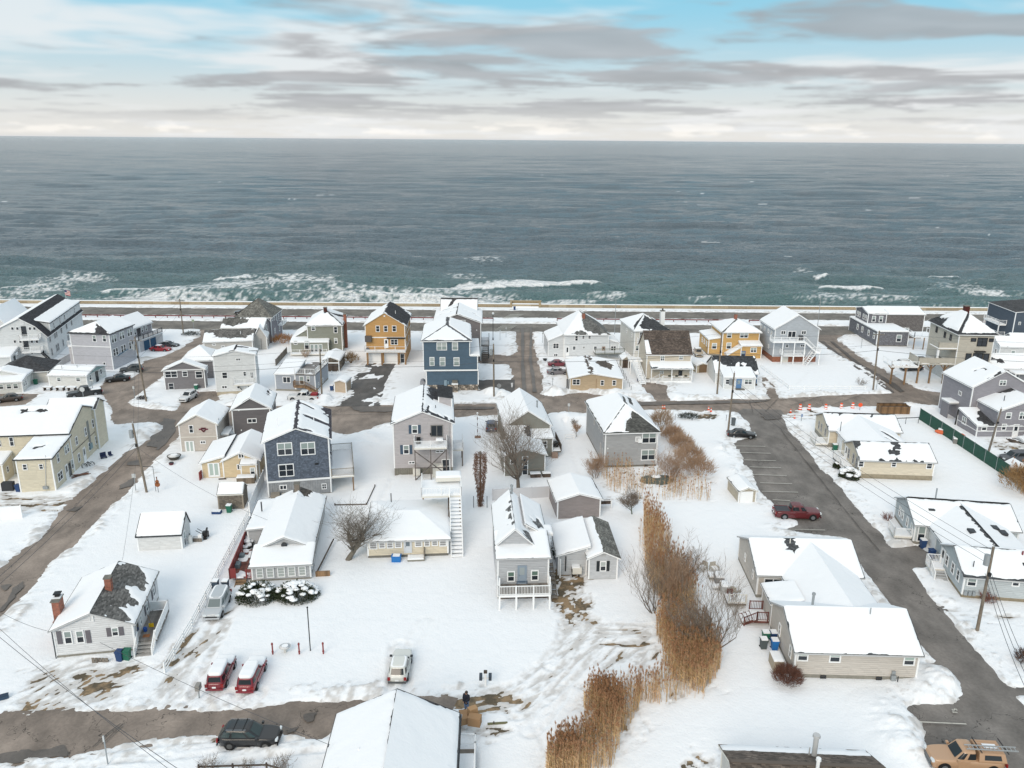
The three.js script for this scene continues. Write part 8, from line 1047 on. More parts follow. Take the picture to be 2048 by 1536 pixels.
// reeds: thin stalks with feathery heads
{
const PATCH = [
[[[1292,1030],[1312,1040],[1330,1090],[1372,1165],[1395,1230],[1360,1240],[1318,1215],[1296,1160],[1284,1100]],1500,3.4, 'tall golden reed bank running down behind the L-shaped cottage'],
[[[1315,1240],[1400,1250],[1440,1310],[1432,1360],[1400,1398],[1330,1412],[1275,1404],[1300,1380],[1330,1350],[1322,1300]],2000,2.6, 'wide golden reed bed below the fan-shaped shrub'],
[[[1180,1385],[1275,1392],[1288,1400],[1262,1432],[1232,1480],[1222,1560],[1092,1560],[1100,1525],[1160,1490],[1205,1455],[1175,1420]],2300,2.5, 'golden reed bed reaching the bottom edge'],
[[[1195,945],[1270,950],[1400,955],[1420,990],[1415,1004],[1290,1002],[1215,985]],520,1.9, 'thin reeds round the tarpaulin below the hip-roofed house'],
[[[1208,932],[1260,934],[1262,942],[1208,944]],70,2.2, 'sparse reeds at the front wall of the hip-roofed house'],
[[[2016,955],[2070,975],[2090,1010],[2040,990]],400,2.8, 'dry reeds at the right edge below the green fence'],
];
const st = new MB().cyl([0,0,0],[0,0.5,0.0],0.016,0.013,3, false).cyl([0,0.5,0],[0.05,1,0.02],0.013,0.006,3, false); for (const [y, a] of [[0.35,0],[0.5,2.2],[0.65,4.1]]) st.tri([0, y, 0],[0.03 * Math.cos(a + 1.5), y + 0.02,0.03 * Math.sin(a + 1.5)],[0.22 * Math.cos(a), y + 0.1,0.22 * Math.sin(a)]);
const pl = new MB(); for (let k = 0; k < 5; k++) { const a = k * 1.25; pl.tri([0.05,0.96,0.02],[0.05 + 0.06 * Math.cos(a), 1.02,0.02 + 0.06 * Math.sin(a)],[0.1 + 0.03 * Math.cos(a), 1.1,0.03 + 0.03 * Math.sin(a)]); }
const sg = st.geo(), pg = pl.geo();
PATCH.forEach(([px, n, H, label], pi) => {
seed = 500 + pi; const pts = px.map(([x, y]) => { const g = P(x, y); return [g.x, g.z]; }), xs = pts.map((p) => p[0]), zs = pts.map((p) => p[1]), r = { pts }, t = thing('reeds', label, 'reeds', [pts[0][0],0, pts[0][1]]); t.userData.kind = 'stuff'; n = Math.round(n * 0.85);
const A = new THREE.InstancedMesh(sg, reedM, n), B = new THREE.InstancedMesh(pg, plumeM, n), m = new THREE.Matrix4(), q = new THREE.Quaternion(), e = new THREE.Euler(); let k = 0, tries = 0;
while (k < n && tries++ < n * 30) { const x = rnd(Math.min(...xs), Math.max(...xs)), z = rnd(Math.min(...zs), Math.max(...zs)); if (sdPoly(r, x, z) + 0.7 * fbm(x * 0.8, z * 0.8,3) > 0) continue; if (fbm(x * 0.5 + 7, z * 0.5,2) < -0.25 && rnd() < 0.75) continue; const h = H * rnd(0.65,1.08) * (1 + 0.15 * fbm(x * 0.4, z * 0.4,2)); e.set(rnd(-0.13,0.13) - 0.04, rnd(6.283), rnd(-0.13,0.13)); q.setFromEuler(e); m.compose(V(x - pts[0][0],0, z - pts[0][1]), q, V(1.25, h, 1.25)); A.setMatrixAt(k, m); const c = new THREE.Color().setRGB(...((v) => [v, v * rnd(0.92,1.02), v * rnd(0.85,1.1)])(rnd(0.6,1.2))); A.setColorAt(k, c); if (rnd() > 0.35) B.setMatrixAt(k, m); else B.setMatrixAt(k, new THREE.Matrix4().makeScale(0,0,0)); k++; }
A.count = k; B.count = k; A.name = 'stalk'; B.name = 'plume'; t.add(A, B);
});
}
// ---------------------------------------------------------------- poles and wires
const WT = {};
function pole(key, label, base, top, o = {}) {
const b = P(...base), h = o.h ?? hAt(base[0], base[1], top[1]), d = ray(...top), k = (h - CAMH) / d.y, tp = V(d.x * k, h, b.z), lean = clamp(tp.x - b.x, -0.9,0.9), t = thing('utility_pole', label, 'utility pole', b); WT[key] = (f, dx = 0, dz = 0) => [b.x + lean * f + dx, h * f, b.z + dz]; WT[key].h = h;
part(t, 'shaft', new MB().cyl([0,-0.2,0],[lean, h, 0],0.17,0.12,8), o.m ?? M.pole); const at = (f) => lean * f;
if (o.arm) { part(t, 'crossarm', bx(at(0.93) - 1.1, at(0.93) + 1.1, h * 0.93, h * 0.93 + 0.12,-0.18,-0.08), M.woodGrey); for (const x of [-1,-0.35,0.35,1]) part(t, 'insulator', new MB().cyl([at(0.93) + x, h * 0.93 + 0.12,-0.13],[at(0.93) + x, h * 0.93 + 0.32,-0.13],0.05,0.04,6), M.trimGrey); }
else part(t, 'insulator', new MB().cyl([lean, h, 0],[lean, h + 0.3,0],0.06,0.04,6), M.trimGrey);
if (o.can) { const c = part(t, 'transformer', new MB().cyl([at(0.85) + o.can * 0.42, h * 0.8,0.05],[at(0.85) + o.can * 0.42, h * 0.8 + 1.05,0.05],0.27,0.27,10), M.galv); part(c, 'bracket', bx(at(0.85) - 0.1, at(0.85) + o.can * 0.3 + 0.1, h * 0.86, h * 0.86 + 0.12,0,0.1), M.dark); }
if (o.lamp) { part(t, 'lamp_arm', new MB().beam([at(0.8), h * 0.8,0],[at(0.8) + 1.8 * o.lamp, h * 0.84,0.6],0.06), M.galv); part(t, 'lamp_head', bx(at(0.8) + 1.8 * o.lamp - 0.3, at(0.8) + 1.8 * o.lamp + 0.3, h * 0.83, h * 0.83 + 0.14,0.45,0.75), M.galv); }
part(t, 'cable_box', bx(at(0.7) - 0.12, at(0.7) + 0.12, h * 0.68, h * 0.72,0.12,0.3), M.black); return t;
}
pole('a', 'utility pole standing at the boulevard corner, far upper left', [367,668],[360,597], { arm: 1 });
pole('b', 'utility pole with a transformer on the verge left of the white SUV', [293,804],[272,672], { can: -1, arm: 1 });
pole('c', 'utility pole with a pale new foot beside the hanging guitar-shaped sign', [294,986],[268,845], { can: -1 });
pole('d', 'utility pole behind the white pickup and the blue-grey terrace house', [644,797],[640,697], {});
pole('e', 'utility pole with a grey transformer before the dark blue house', [988,795],[987,688], { can: -1 });
pole('f', 'utility pole standing in the snow beside the blue-doored white cottage', [1434,790],[1443,664], {});
pole('g', 'utility pole beside the black sedan at the top of the parking spaces', [1456,864],[1468,745], { can: -1 });
pole('h', 'utility pole beside the stop sign at the right street corner', [1746,782],[1756,660], { arm: 1 });
pole('i', 'grey utility pole with a transformer in front of the pale blue-grey bungalow', [1953,1267],[1978,1086], { can: -1 });
pole('j', 'plain wooden pole in the yard of the grey house behind the green fence', [1976,906],[1998,815], { m: M.woodGrey });
function wire(label, a, b, sag = 0.8, r = 0.016, cat = 'wire', group) { const n = 14, g = new MB(); let p = a; for (let i = 1; i <= n; i++) { const t = i / n, q = [lerp(a[0], b[0], t), lerp(a[1], b[1], t) - sag * 4 * t * (1 - t), lerp(a[2], b[2], t)]; g.cyl(p, q, r, r, 3, false); p = q; } const m = new THREE.Mesh(g.geo(), M.wire); m.name = numbered('overhead_wire'); scene.add(m); tag(m, label, cat, group); return m; }
const out = (px, y) => P(px[0], px[1], y).toArray();
[['d', 'e'],['e', 'f'],['f', 'h']].forEach(([p, q], i) => ['upper', 'middle', 'lower thick'].forEach((k, j) => wire(`${k} wire ${['from the white pickup pole to the dark blue house pole', 'from the dark blue house pole to the cottage pole', 'from the blue-doored cottage pole to the stop sign pole'][i]}`, WT[p]([0.98,0.78,0.68][j]), WT[q]([0.98,0.78,0.68][j]), 0.7, j === 2 ? 0.035 : 0.018)));
['upper', 'middle', 'lower thick'].forEach((k, j) => { const f = [0.98,0.78,0.68][j]; wire(`${k} wire along the middle street leaving the left edge from the white pickup pole`, WT.d(f), [-85, WT.d.h * f + 0.4,-136],1.2, j === 2 ? 0.035 : 0.018); wire(`${k} wire leaving the right edge from the stop sign pole`, WT.h(f), [108, WT.h.h * f, -139],0.6, j === 2 ? 0.035 : 0.018); });
['upper', 'lower'].forEach((k, j) => { const f = [0.97,0.68][j]; wire(`${k} wire up the left street from the guitar sign pole to the SUV verge pole`, WT.c(f), WT.b(f), 0.5); wire(`${k} wire up the left street from the SUV verge pole to the boulevard pole`, WT.b(f), WT.a(f), 0.5); wire(`${k} of two long wires over the left street down to the left edge`, WT.c([0.74,0.66][j]), out([-30,[1178,1194][j]],[7,6.4][j]), 0.5,0.024); });
wire('thin service wire from the guitar sign pole to the white shed roof edge', WT.c(0.66), out([245,1120],2), 0.4,0.016); wire('service wire from the guitar sign pole to the pale grey cottage', WT.c(0.66), out([535,1040],3.4), 0.8,0.016);
wire('service wire crossing the lower left corner to the white cottage gable', out([-40,1200],7), out([95,1262],2.9), 0.4,0.018); wire('upper long wire crossing the bottom left street', out([-30,1230],7.5), out([380,1570],8), 0.5,0.018); wire('lower long wire crossing the bottom left street', out([-30,1250],6.6), out([420,1580],7), 0.5,0.022); wire('service wire slanting over the red cars to the bottom roof', out([200,1285],4.5), out([660,1490],3.6), 0.3,0.018);
['left', 'middle', 'right'].forEach((k, j) => { wire(`${k} of three thick wires from the grey transformer pole to the bottom right`, WT.i(0.7, (j - 1) * 0.3), out([2062 + j * 14,1400],6.5), 0.6,0.024); wire(`${k} of the wires from the grey transformer pole up the right street`, WT.i(0.8 + j * 0.08), WT.g(0.7 + j * 0.1), 0.9,0.022); });
wire('wire from the parking sedan pole across the middle street to the cottage pole', WT.g(0.95), WT.f(0.9), 0.3); wire('wire from the yard pole of the grey house toward the right edge', WT.j(0.98), [112,8,-118],0.4);
// ---------------------------------------------------------------- posts, signs, lamps, flags
function postThing(name, label, cat, px, h, r, m) { const t = thing(name, label, cat, P(...px)); part(t, 'post', new MB().cyl([0,-0.1,0],[0, h, 0], r, r, 6), m); return t; }
{ const t = postThing('flagpole', 'bare thin flagpole standing in the snowy yard below the round shrubs', 'flagpole', [621,1304],4.6,0.05, M.dark); part(t, 'finial', new THREE.SphereGeometry(0.09,8,6), M.dark, [0,4.62,0]); }
{ const t = postThing('flagpole', 'flagpole with a striped flag by the sea wall behind the inn', 'flagpole', [135,616],5.2,0.05, M.white), f = new MB(), c = ['#a9333f', '#d9d5d2']; for (let i = 0; i < 7; i++) part(t, 'flag_stripe', new MB().quad([-0.1,3.6 + i * 0.2,0.02],[1.5,3.3 + i * 0.2,0.3],[1.5,3.5 + i * 0.2,0.3],[-0.1,3.8 + i * 0.2,0.02]), mat(c[i % 2])); part(t, 'canton', new MB().quad([-0.1,4.4,0.05],[0.55,4.28,0.16],[0.55,4.88,0.16],[-0.1,5.0,0.05]), mat('#2f3a63')); }
{ const t = postThing('street_lamp', 'slim black street lamp with a white globe in the snow right of the grey-brown house', 'street lamp', [986,681],6.2,0.07, M.black); part(t, 'lamp_globe', new THREE.SphereGeometry(0.28,10,8), M.white, [0,6.4,0]); part(t, 'base', new MB().cyl([0,0,0],[0,0.7,0],0.16,0.12,8), M.black); }
for (const [x, y, l] of [[1229,670, 'thin grey light mast on the boulevard median behind the white house'],[1634,662, 'thin grey light mast beside the pale blue house']]) { const t = postThing('light_mast', l, 'street lamp', [x, y],8.6,0.07, M.galv); part(t, 'lamp_arm', new MB().beam([0,8.5,0],[-1.6,8.9,0],0.06), M.galv); part(t, 'lamp_head', bx(-2.0,-1.3,8.85,8.98,-0.14,0.14), M.galv); }
function sign(label, px, h, w, hh, m, o = {}) { const t = postThing('street_sign', label, 'sign', px, h, 0.05, M.galv); part(t, 'sign_plate', o.round ? new THREE.CylinderGeometry(w / 2, w / 2,0.04, o.round).rotateY(Math.PI / o.round).rotateX(Math.PI / 2) : bx(-w / 2, w / 2,-hh / 2, hh / 2,-0.02,0.02), m, [0, h - hh / 2,0.07], o.turn ?? 0); return t; }
const plate = mat('#b9bcbd', { roughness: 0.4 });
sign('octagonal sign seen from behind in front of the black pickup', [168,802],2.6,0.9,0.9, plate, { round: 8 }); sign('small street name post beside the octagonal sign, upper left corner', [187,790],2.9,0.7,0.25, plate); sign('small sign on the verge beside the SUV verge pole', [270,798],2.4,0.35,0.5, plate); sign('small square sign on a thin post left of the pole with the pale foot', [272,984],2.6,0.5,0.55, plate); sign('round sign seen from behind on the snow bank before the dark blue house', [998,790],2.2,0.8,0.8, mat('#8a8c8e'), { round: 10 }); sign('post with a small sign at the kerb before the tan bungalow and the side street', [1137,836],2.6,0.4,0.5, plate); sign('stop sign seen from behind at the right street corner', [1752,782],2.9,0.8,0.8, mat('#77706e'), { round: 8 }); sign('blue and white notice sign near the orange cone by the cream bungalow', [1602,846],1.6,0.3,0.5, mat('#7f93b5')); sign('small sign on the median opposite the boulevard pole', [388,660],2.6,0.6,0.6, mat('#8f9a86')); sign('tall thin sign post in the snow right of the cross street', [1722,697],2.4,0.3,0.4, plate); sign('marker sign in the pointed snow heap by the side street', [1105,780],2.4,0.3,0.4, plate); sign('thin sign post beside the crossing, in the snow', [1012,676],2.6,0.3,0.4, plate); sign('thin sign post at the side street crossing, left', [1000,681],2.6,0.3,0.4, plate); sign('thin sign post opposite the crossing beside the white house', [1085,687],2.6,0.3,0.4, plate); sign('leaning grey sign pole by the bottom edge, left of the black SUV', [216,1529],2.6,0.12,0.5, plate);
{ const t = postThing('hanging_sign', 'guitar-shaped wooden hanging sign on a bracket post in the snow, left', 'sign', [317,986],2.0,0.03, M.dark); part(t, 'sign_body', new THREE.CylinderGeometry(0.33,0.33,0.1,12).rotateX(Math.PI / 2), mat('#8a5330'), [0,1.2,0]); part(t, 'sign_waist', new THREE.CylinderGeometry(0.24,0.24,0.1,12).rotateX(Math.PI / 2), mat('#8a5330'), [0,1.62,0]); part(t, 'sign_neck', bx(-0.05,0.05,1.7,2.3,-0.04,0.04), mat('#6b3f26')); }
{ const t = postThing('sign_arm', 'horizontal bracket arm between the pale-footed pole and the guitar sign', 'bracket', [312,984],3.6,0.03, M.dark); part(t, 'arm', new MB().beam([-1.7,3.6,0],[0,3.6,0],0.06), M.dark); }
{ const t = thing('mailbox', 'grey mailbox on a post by the bottom street left of the red cars', 'mailbox', P(399,1398)); part(t, 'post', bx(-0.05,0.05,0,1.0,-0.05,0.05), M.galv); part(t, 'box', bx(-0.18,0.18,0.95,1.45,-0.3,0.3), mat('#8e8a86')); }
{ const t = thing('mailbox_post', 'white post holding two dark mailboxes beside the bottom roof', 'mailbox', P(971,1372)); part(t, 'post', bx(-0.09,0.09,0,1.35,-0.09,0.09), M.white); part(t, 'post_cap', bx(-0.15,0.15,1.35,1.5,-0.15,0.15), M.woodDark); for (const s of [-1,1]) { part(t, 'mailbox', bx(s * 0.4 - 0.13, s * 0.4 + 0.13,0.75,1.15,-0.25,0.3), mat('#3a4450')); part(t, 'arm', new MB().beam([0,0.8,0],[s * 0.4,0.75,0],0.07), M.white); } }
[[546,1311, 'left of the row'],[599,1311, 'middle of the row'],[647,1310, 'right of the row']].forEach(([x, y, k]) => { const t = thing('red_post', `dark red yard post, ${k} beside the flagpole`, 'post', P(x, y), 0, 'red posts in the yard'); part(t, 'post', new MB().cyl([0,0,0],[0,1.15,0],0.07,0.07,8), M.redrail); part(t, 'cap', new MB().cyl([0,1.15,0],[0,1.3,0],0.11,0.08,8), M.redrail); part(t, 'band', new MB().cyl([0,0.35,0],[0,0.45,0],0.1,0.1,8), M.redrail); });
{ const t = thing('bird_bath', 'pale shallow garden basin half buried in snow among the red posts', 'birdbath', P(571,1307)); part(t, 'bowl', new MB().cyl([0,0.5,0],[0,0.75,0],0.25,0.55,12), mat('#c9c8c4')); part(t, 'stem', new MB().cyl([0,0,0],[0,0.5,0],0.16,0.14,8), mat('#c9c8c4')); part(t, 'snow_cover', new MB().cyl([0,0.76,0],[0,0.84,0],0.5,0.3,12), M.snow); }
for (const [x0, y, l] of [[1063,690, 'a'],[1085,690, 'b']]) { }
// ---------------------------------------------------------------- fences
function fence(name, label, px, h, m, o = {}) { const p = px.map((q) => P(...q)), t = thing(name, label, 'fence', p[0]); for (let i = 0; i < p.length - 1; i++) { const a = p[i].clone().sub(p[0]), b = p[i + 1].clone().sub(p[0]), L = a.distanceTo(b), n = Math.max(1, Math.round(L / (o.step ?? 2.4))), q = (k, y) => [lerp(a.x, b.x, k), y, lerp(a.z, b.z, k)]; for (let k = 0; k <= n; k++) { if (i && !k) continue; part(t, 'post', new MB().beam(q(k / n, 0), q(k / n, h + (o.over ?? 0.08)), o.pw ?? 0.12), o.pm ?? m); } for (let k = 0; k < n; k++) { const k0 = k / n, k1 = (k + 1) / n; if (o.panel) part(t, 'panel', new MB().beam(q(k0, h / 2 + 0.02), q(k1, h / 2 + 0.02), o.pt ?? 0.05, h - 0.06), m); for (const y of o.rails ?? []) part(t, 'rail', new MB().beam(q(k0, y), q(k1, y), 0.07,0.12), m); } } return t; }
fence('vinyl_fence', 'long white vinyl fence running beside the silver minivan', [[497,1037],[385,1255],[330,1348]],1.1, M.white, { rails: [0.3,0.65,1.0] }); fence('vinyl_fence', 'tall white panel fence between the shingled shed and the blue-grey house', [[528,965],[500,1032]],1.8, M.white, { panel: 1 }); fence('vinyl_fence', 'white panel fence beside the slushy lane at the left edge', [[-60,1045],[0,1042],[45,1038]],1.8, M.white, { panel: 1 }); fence('vinyl_fence', 'pale grey panel fence behind the balcony house and garage', [[985,1003],[1102,996]],1.7, mat('#bfc0c4'), { panel: 1 });
fence('green_fence', 'long green privacy-screened chain fence on the right', [[1838,840],[1905,884],[2015,958]],2.1, mat('#1f5747', { roughness: 0.7, map: grainMap }), { panel: 1, pm: M.galv, pw: 0.09, step: 3.0 }); fence('chain_fence', 'low chain fence with dark posts beside the orange barrels, right', [[1785,850],[1836,848]],1.2, M.dark, { rails: [1.15], pw: 0.06 }); fence('chain_fence', 'low dark post fence in the snow beyond the middle street', [[1350,842],[1452,843]],1.1, M.dark, { rails: [], pw: 0.05, step: 3 }); fence('rail_fence', 'rustic split-rail fence among twigs at the bottom edge', [[400,1556],[535,1552],[600,1570]],1.1, M.woodDark, { rails: [0.55,1.0] }); fence('picket_fence', 'low white fence with dark tops round the empty snowy lot', [[1520,736],[1578,780],[1730,780]],0.9, M.white, { rails: [0.35,0.75], step: 3 }); fence('wire_fence', 'thin snow-lined row of posts beside the tan bungalow walk', [[1244,744],[1262,782]],0.9, M.dark, { rails: [], pw: 0.07, step: 2.2 }); fence('timber_edging', 'long low timber edge sticking out of the snow beside the blue-grey house', [[750,975],[733,1012],[670,1013]],0.35, M.woodDark, { rails: [0.25], step: 4 }); fence('wood_fence', 'weathered board fence behind the white balcony house', [[552,733],[574,708]],1.5, M.woodGrey, { panel: 1 }); fence('picket_fence', 'short white picket fence before the stone-fronted garage', [[640,752],[676,752]],1.0, M.white, { rails: [0.3,0.8], step: 1.2 }); fence('garden_gate', 'low white garden frame in the snow beside the hip-roofed house', [[1130,880],[1148,879]],0.9, M.white, { rails: [0.4,0.85] }); fence('vinyl_fence', 'white board fence beside the inn parking, upper left', [[100,745],[142,722]],1.6, mat('#c9c8c8'), { panel: 1 });
{ // guard rail along the boulevard
const z = P(1024,642).z; for (const [x0, x1, l] of [[-125,-5, 'long dark red guard rail on the boulevard median, left of the crossing'],[11.5,56, 'dark red guard rail on the boulevard median, behind the white and yellow houses'],[61,74, 'short dark red guard rail on the boulevard median, right'],[108,150, 'dark red guard rail on the median at the right edge']]) { const t = thing('guard_rail', l, 'guard rail', [x0,0, z]), rm = mat('#6d3734'), n = Math.round((x1 - x0) / 3); for (let i = 0; i < n; i++) part(t, 'rail_beam', bx(i * 3, i * 3 + 3.01,0.55,0.85,0,0.09), rm); for (let i = 0; i <= n; i++) part(t, 'post', bx(i * 3 - 0.09, i * 3 + 0.09,0,0.8,-0.2,-0.01), rm); }
}
// ---------------------------------------------------------------- barrels, cones, bins, bits
const barrel0 = (() => { const t = thing('traffic_barrel', 'orange traffic barrel, leftmost of the five before the cream bungalow', 'traffic barrel', P(1618,820), 0, 'orange barrels along the middle street'); for (const [y, m] of [[0.08, M.orange],[0.28, M.white],[0.48, M.orange],[0.68, M.white],[0.88, M.orange]]) part(t, 'band', new MB().cyl([0, y, 0],[0, y + 0.2,0],0.32 - y * 0.1,0.32 - (y + 0.2) * 0.1,12), m); part(t, 'base', new MB().cyl([0,0,0],[0,0.08,0],0.42,0.4,12), M.rubber); return t; })();
[[1651,820, 'second from the left of the five barrels before the cream bungalow'],[1682,818, 'middle of the five barrels before the cream bungalow'],[1705,817, 'fourth of the five before the cream bungalow, beside the round sign'],[1600,820, 'orange barrel beside the sandy corner of the right street']].forEach(([x, y, l]) => copyOf(barrel0, l.startsWith('orange') ? l : 'orange traffic barrel, ' + l, P(x, y)));
sign('round orange warning sign on a post right of the barrels', [1719,822],1.5,0.75,0.75, M.orange, { round: 14 });
const cone0 = (() => { const t = thing('traffic_cone', 'orange traffic cone at the corner of the cream bungalow yard', 'traffic cone', P(1589,838), 0, 'orange cones on the snow'); part(t, 'cone', new MB().cyl([0,0.04,0],[0,0.75,0],0.2,0.04,10), M.orange); part(t, 'collar', new MB().cyl([0,0.36,0],[0,0.52,0],0.145,0.105,10), M.white); part(t, 'base', bx(-0.24,0.24,0,0.05,-0.24,0.24), M.rubber); return t; })();
[[1581,826, 'orange traffic cone on the sand beside the right street corner'],[1417,821, 'left of two orange cones on the snow left of the parking pole'],[1422,824, 'right of two orange cones on the snow left of the parking pole'],[1325,818, 'left of two orange cones behind the tall brown bush'],[1329,818, 'right of two orange cones behind the tall brown bush']].forEach(([x, y, l]) => copyOf(cone0, l, P(x, y)));
{ const q = P(1785,826), t = thing('dumpster', 'open-topped brown container at the edge of the middle street', 'container', q, -0.01), m = mat('#8f6f4e', { map: woodMap }), b = (x0, x1, y0, y1, z0, z1, n = 'side_panel') => part(t, n, bx(x0, x1, y0, y1, z0, z1), m); b(-2.5,2.5,0.1,1.45,0.85,0.95); b(-2.5,2.5,0.1,1.45,-0.95,-0.85); b(-2.5,-2.4,0.1,1.45,-0.849,0.849, 'end_panel'); b(2.4,2.5,0.1,1.45,-0.849,0.849, 'end_panel'); part(t, 'floor', bx(-2.4,2.4,0.1,0.2,-0.85,0.85), M.woodDark); part(t, 'rim', bx(-2.55,2.55,1.45,1.53,0.82,0.98).box(-2.55,2.55,1.45,1.53,-0.98,-0.82), M.woodDark); }
function bin(label, px, m, o = {}) { const t = thing('wheelie_bin', label, 'bin', P(...px), o.turn ?? 0), w = 0.3, h = o.h ?? 1.0, g = new MB(), k = 0.06; g.quad([-w + k, 0, w - k],[w - k, 0, w - k],[w, h, w],[-w, h, w]).quad([w - k, 0, w - k],[w - k, 0,-w + k],[w, h, -w],[w, h, w]).quad([w - k, 0,-w + k],[-w + k, 0,-w + k],[-w, h, -w],[w, h, -w]).quad([-w + k, 0,-w + k],[-w + k, 0, w - k],[-w, h, w],[-w, h, -w]); part(t, 'body', g, m); part(t, 'lid', bx(-w - 0.03, w + 0.03, h, h + 0.08,-w - 0.05, w + 0.05), m); for (const s of [-1,1]) part(t, 'wheel', new THREE.CylinderGeometry(0.11,0.11,0.06,10).rotateZ(Math.PI / 2), M.rubber, [s * 0.26,0.11,-0.3]); part(t, 'handle', new MB().beam([-0.24, h - 0.08,-w - 0.06],[0.24, h - 0.08,-w - 0.06],0.04), m); if (o.snow) part(t, 'snow_cover', bx(-w, w, h + 0.081, h + 0.19,-w, w), M.snow); return t; }
bin('blue wheelie bin against the white cottage front', [241,1322], M.binBlue); bin('green wheelie bin against the white cottage front', [255,1320], M.binGreen); bin('green wheelie bin with snow on its lid at the shingled shed', [459,1026], M.binGreen, { snow: 1 }); bin('blue bin left of the cream apartment annex', [38,984], M.binBlue); bin('green bin beside the white cottage with the dark hip roof', [72,770], M.binGreen); bin('green bin standing behind the white SUV', [393,781], M.binGreen, { snow: 1 }); bin('blue bin behind the tiny tan shed', [664,782], M.binBlue, { snow: 1 }); bin('blue bin at the foot of the white outside stair beside the tan house', [1277,762], M.binBlue); bin('dark grey bin on the snow beside the parking pole', [1466,852], mat('#5b6064'), { h: 1.3 }); bin('dark blue bin at the garage door of the blue-grey bungalow', [1845,1096], M.binBlue, { snow: 1 }); bin('dark blue bin beside the steps of the blue-grey bungalow', [1862,1116], M.binBlue); bin('teal-green bin between the cream bungalow wings', [1669,902], M.binGreen, { snow: 1 }); bin('grey bin of the cluster behind the tan bungalow', [1526,1298], mat('#4c5557'), { snow: 1 }); bin('green bin of the cluster behind the tan bungalow', [1530,1284], M.binGreen, { snow: 1 }); bin('blue bin of the cluster behind the tan bungalow', [1548,1300], M.blue, { snow: 1 }); bin('second blue bin, uppermost of the cluster behind the tan bungalow', [1546,1284], M.binBlue, { snow: 1 }); bin('dark bin behind the silver minivan, left', [432,1180], mat('#3f4d5c'), { snow: 1 }); bin('dark bin behind the silver minivan, right', [452,1180], mat('#333f4c'), { snow: 1 }); bin('blue bin under the deck of the pale blue house', [1600,724], M.binBlue); bin('blue bin in the snow beside the sea wall stair', [1029,621], M.binBlue);
{ const t = thing('blue_tub', 'bright blue tub chest with a snowy lid below the cream cottage windows', 'storage box', P(793,1124)); part(t, 'body', bx(-0.5,0.5,0,0.75,-0.35,0.35), M.blue); part(t, 'lid', bx(-0.54,0.54,0.75,0.83,-0.39,0.39), M.blue); part(t, 'snow_cover', bx(-0.36,0.4,0.831,0.9,-0.3,0.3), M.snow); }
{ const t = thing('blue_tub', 'low blue box with snow before the shingled shed', 'storage box', P(434,1028)); part(t, 'body', bx(-0.55,0.55,0,0.42,-0.35,0.35), M.binBlue); part(t, 'snow_cover', bx(-0.5,0.5,0.42,0.52,-0.3,0.3), M.snow); }
{ const t = thing('kayak', 'upturned orange and white boat under snow behind the green fence', 'boat', P(1899,872), -0.55), g = new MB(); for (let i = 0; i < 10; i++) { const a = -2.2 + i * 0.44, r = (x) => 0.5 * Math.sqrt(Math.max(0,1 - x * x / 5)); g.cyl([a, 0.45,0],[a + 0.44,0.45,0], r(a), r(a + 0.44), 8, false); } part(t, 'hull', g, mat('#cf6a45')); part(t, 'snow_cover', bx(-1.7,1.7,0.85,0.98,-0.3,0.3), M.snow); }
{ const t = thing('storage_chest', 'grey chest with a flat snow top behind the green fence', 'storage box', P(1918,888), -0.4); part(t, 'body', bx(-0.9,0.9,0,0.9,-0.6,0.6), mat('#7b7a78')); part(t, 'snow_cover', bx(-0.9,0.9,0.901,1.05,-0.6,0.6), M.snow); }
{ const q = P(2030,948), t = thing('play_hut', 'small dark hut with a snowy roof at the end of the green fence', 'shed', q); part(t, 'wall', bx(-1.2,1.2,0,1.3,-0.9,0.9), mat('#67645f')); part(t, 'roof', new MB().poly([[-1.4,1.3,1.1],[1.4,1.3,1.1],[0,2.1,1.1]]).quad([-1.4,1.3,1.1],[0,2.1,1.1],[0,2.1,-1.1],[-1.4,1.3,-1.1]).quad([0,2.1,1.1],[1.4,1.3,1.1],[1.4,1.3,-1.1],[0,2.1,-1.1]), M.snow); }
{ const t = thing('snow_blower', 'black garden machine parked by the white shed', 'machine', P(412,1078)); part(t, 'engine', bx(-0.3,0.3,0.4,0.95,-0.3,0.3), M.black); part(t, 'chute', new MB().cyl([0.1,0.9,0],[0.3,1.5,0.1],0.14,0.1,8), M.dark); for (const s of [-1,1]) { part(t, 'wheel', new THREE.CylinderGeometry(0.25,0.25,0.15,12).rotateX(Math.PI / 2), M.rubber, [0,0.25, s * 0.4]); part(t, 'handle', new MB().beam([-0.2,0.7, s * 0.25],[-1.0,1.2, s * 0.25],0.05), M.dark); } }
{ const t = thing('gas_tank', 'white gas cylinder standing at the white shed wall', 'tank', P(381,1088)); part(t, 'tank', new MB().cyl([0,0,0],[0,1.0,0],0.27,0.27,12).cyl([0,1.0,0],[0,1.18,0],0.27,0.1,12), mat('#d4d5d4')); part(t, 'valve', new MB().cyl([0,1.18,0],[0,1.34,0],0.07,0.07,8), M.dark); }
{ const t = thing('crate', 'pale crate with a white carton beside the garden machine', 'crate', P(396,1083)); for (let i = 0; i < 3; i++) part(t, 'slat', bx(-0.6,0.6,0.05 + i * 0.18,0.2 + i * 0.18,0.3,0.34), M.woodGrey); part(t, 'box', bx(-0.58,0.58,0.05,0.55,-0.3,0.29), M.trimGrey); part(t, 'carton', bx(0.1,0.5,0.552,0.9,-0.2,0.15), M.white); }
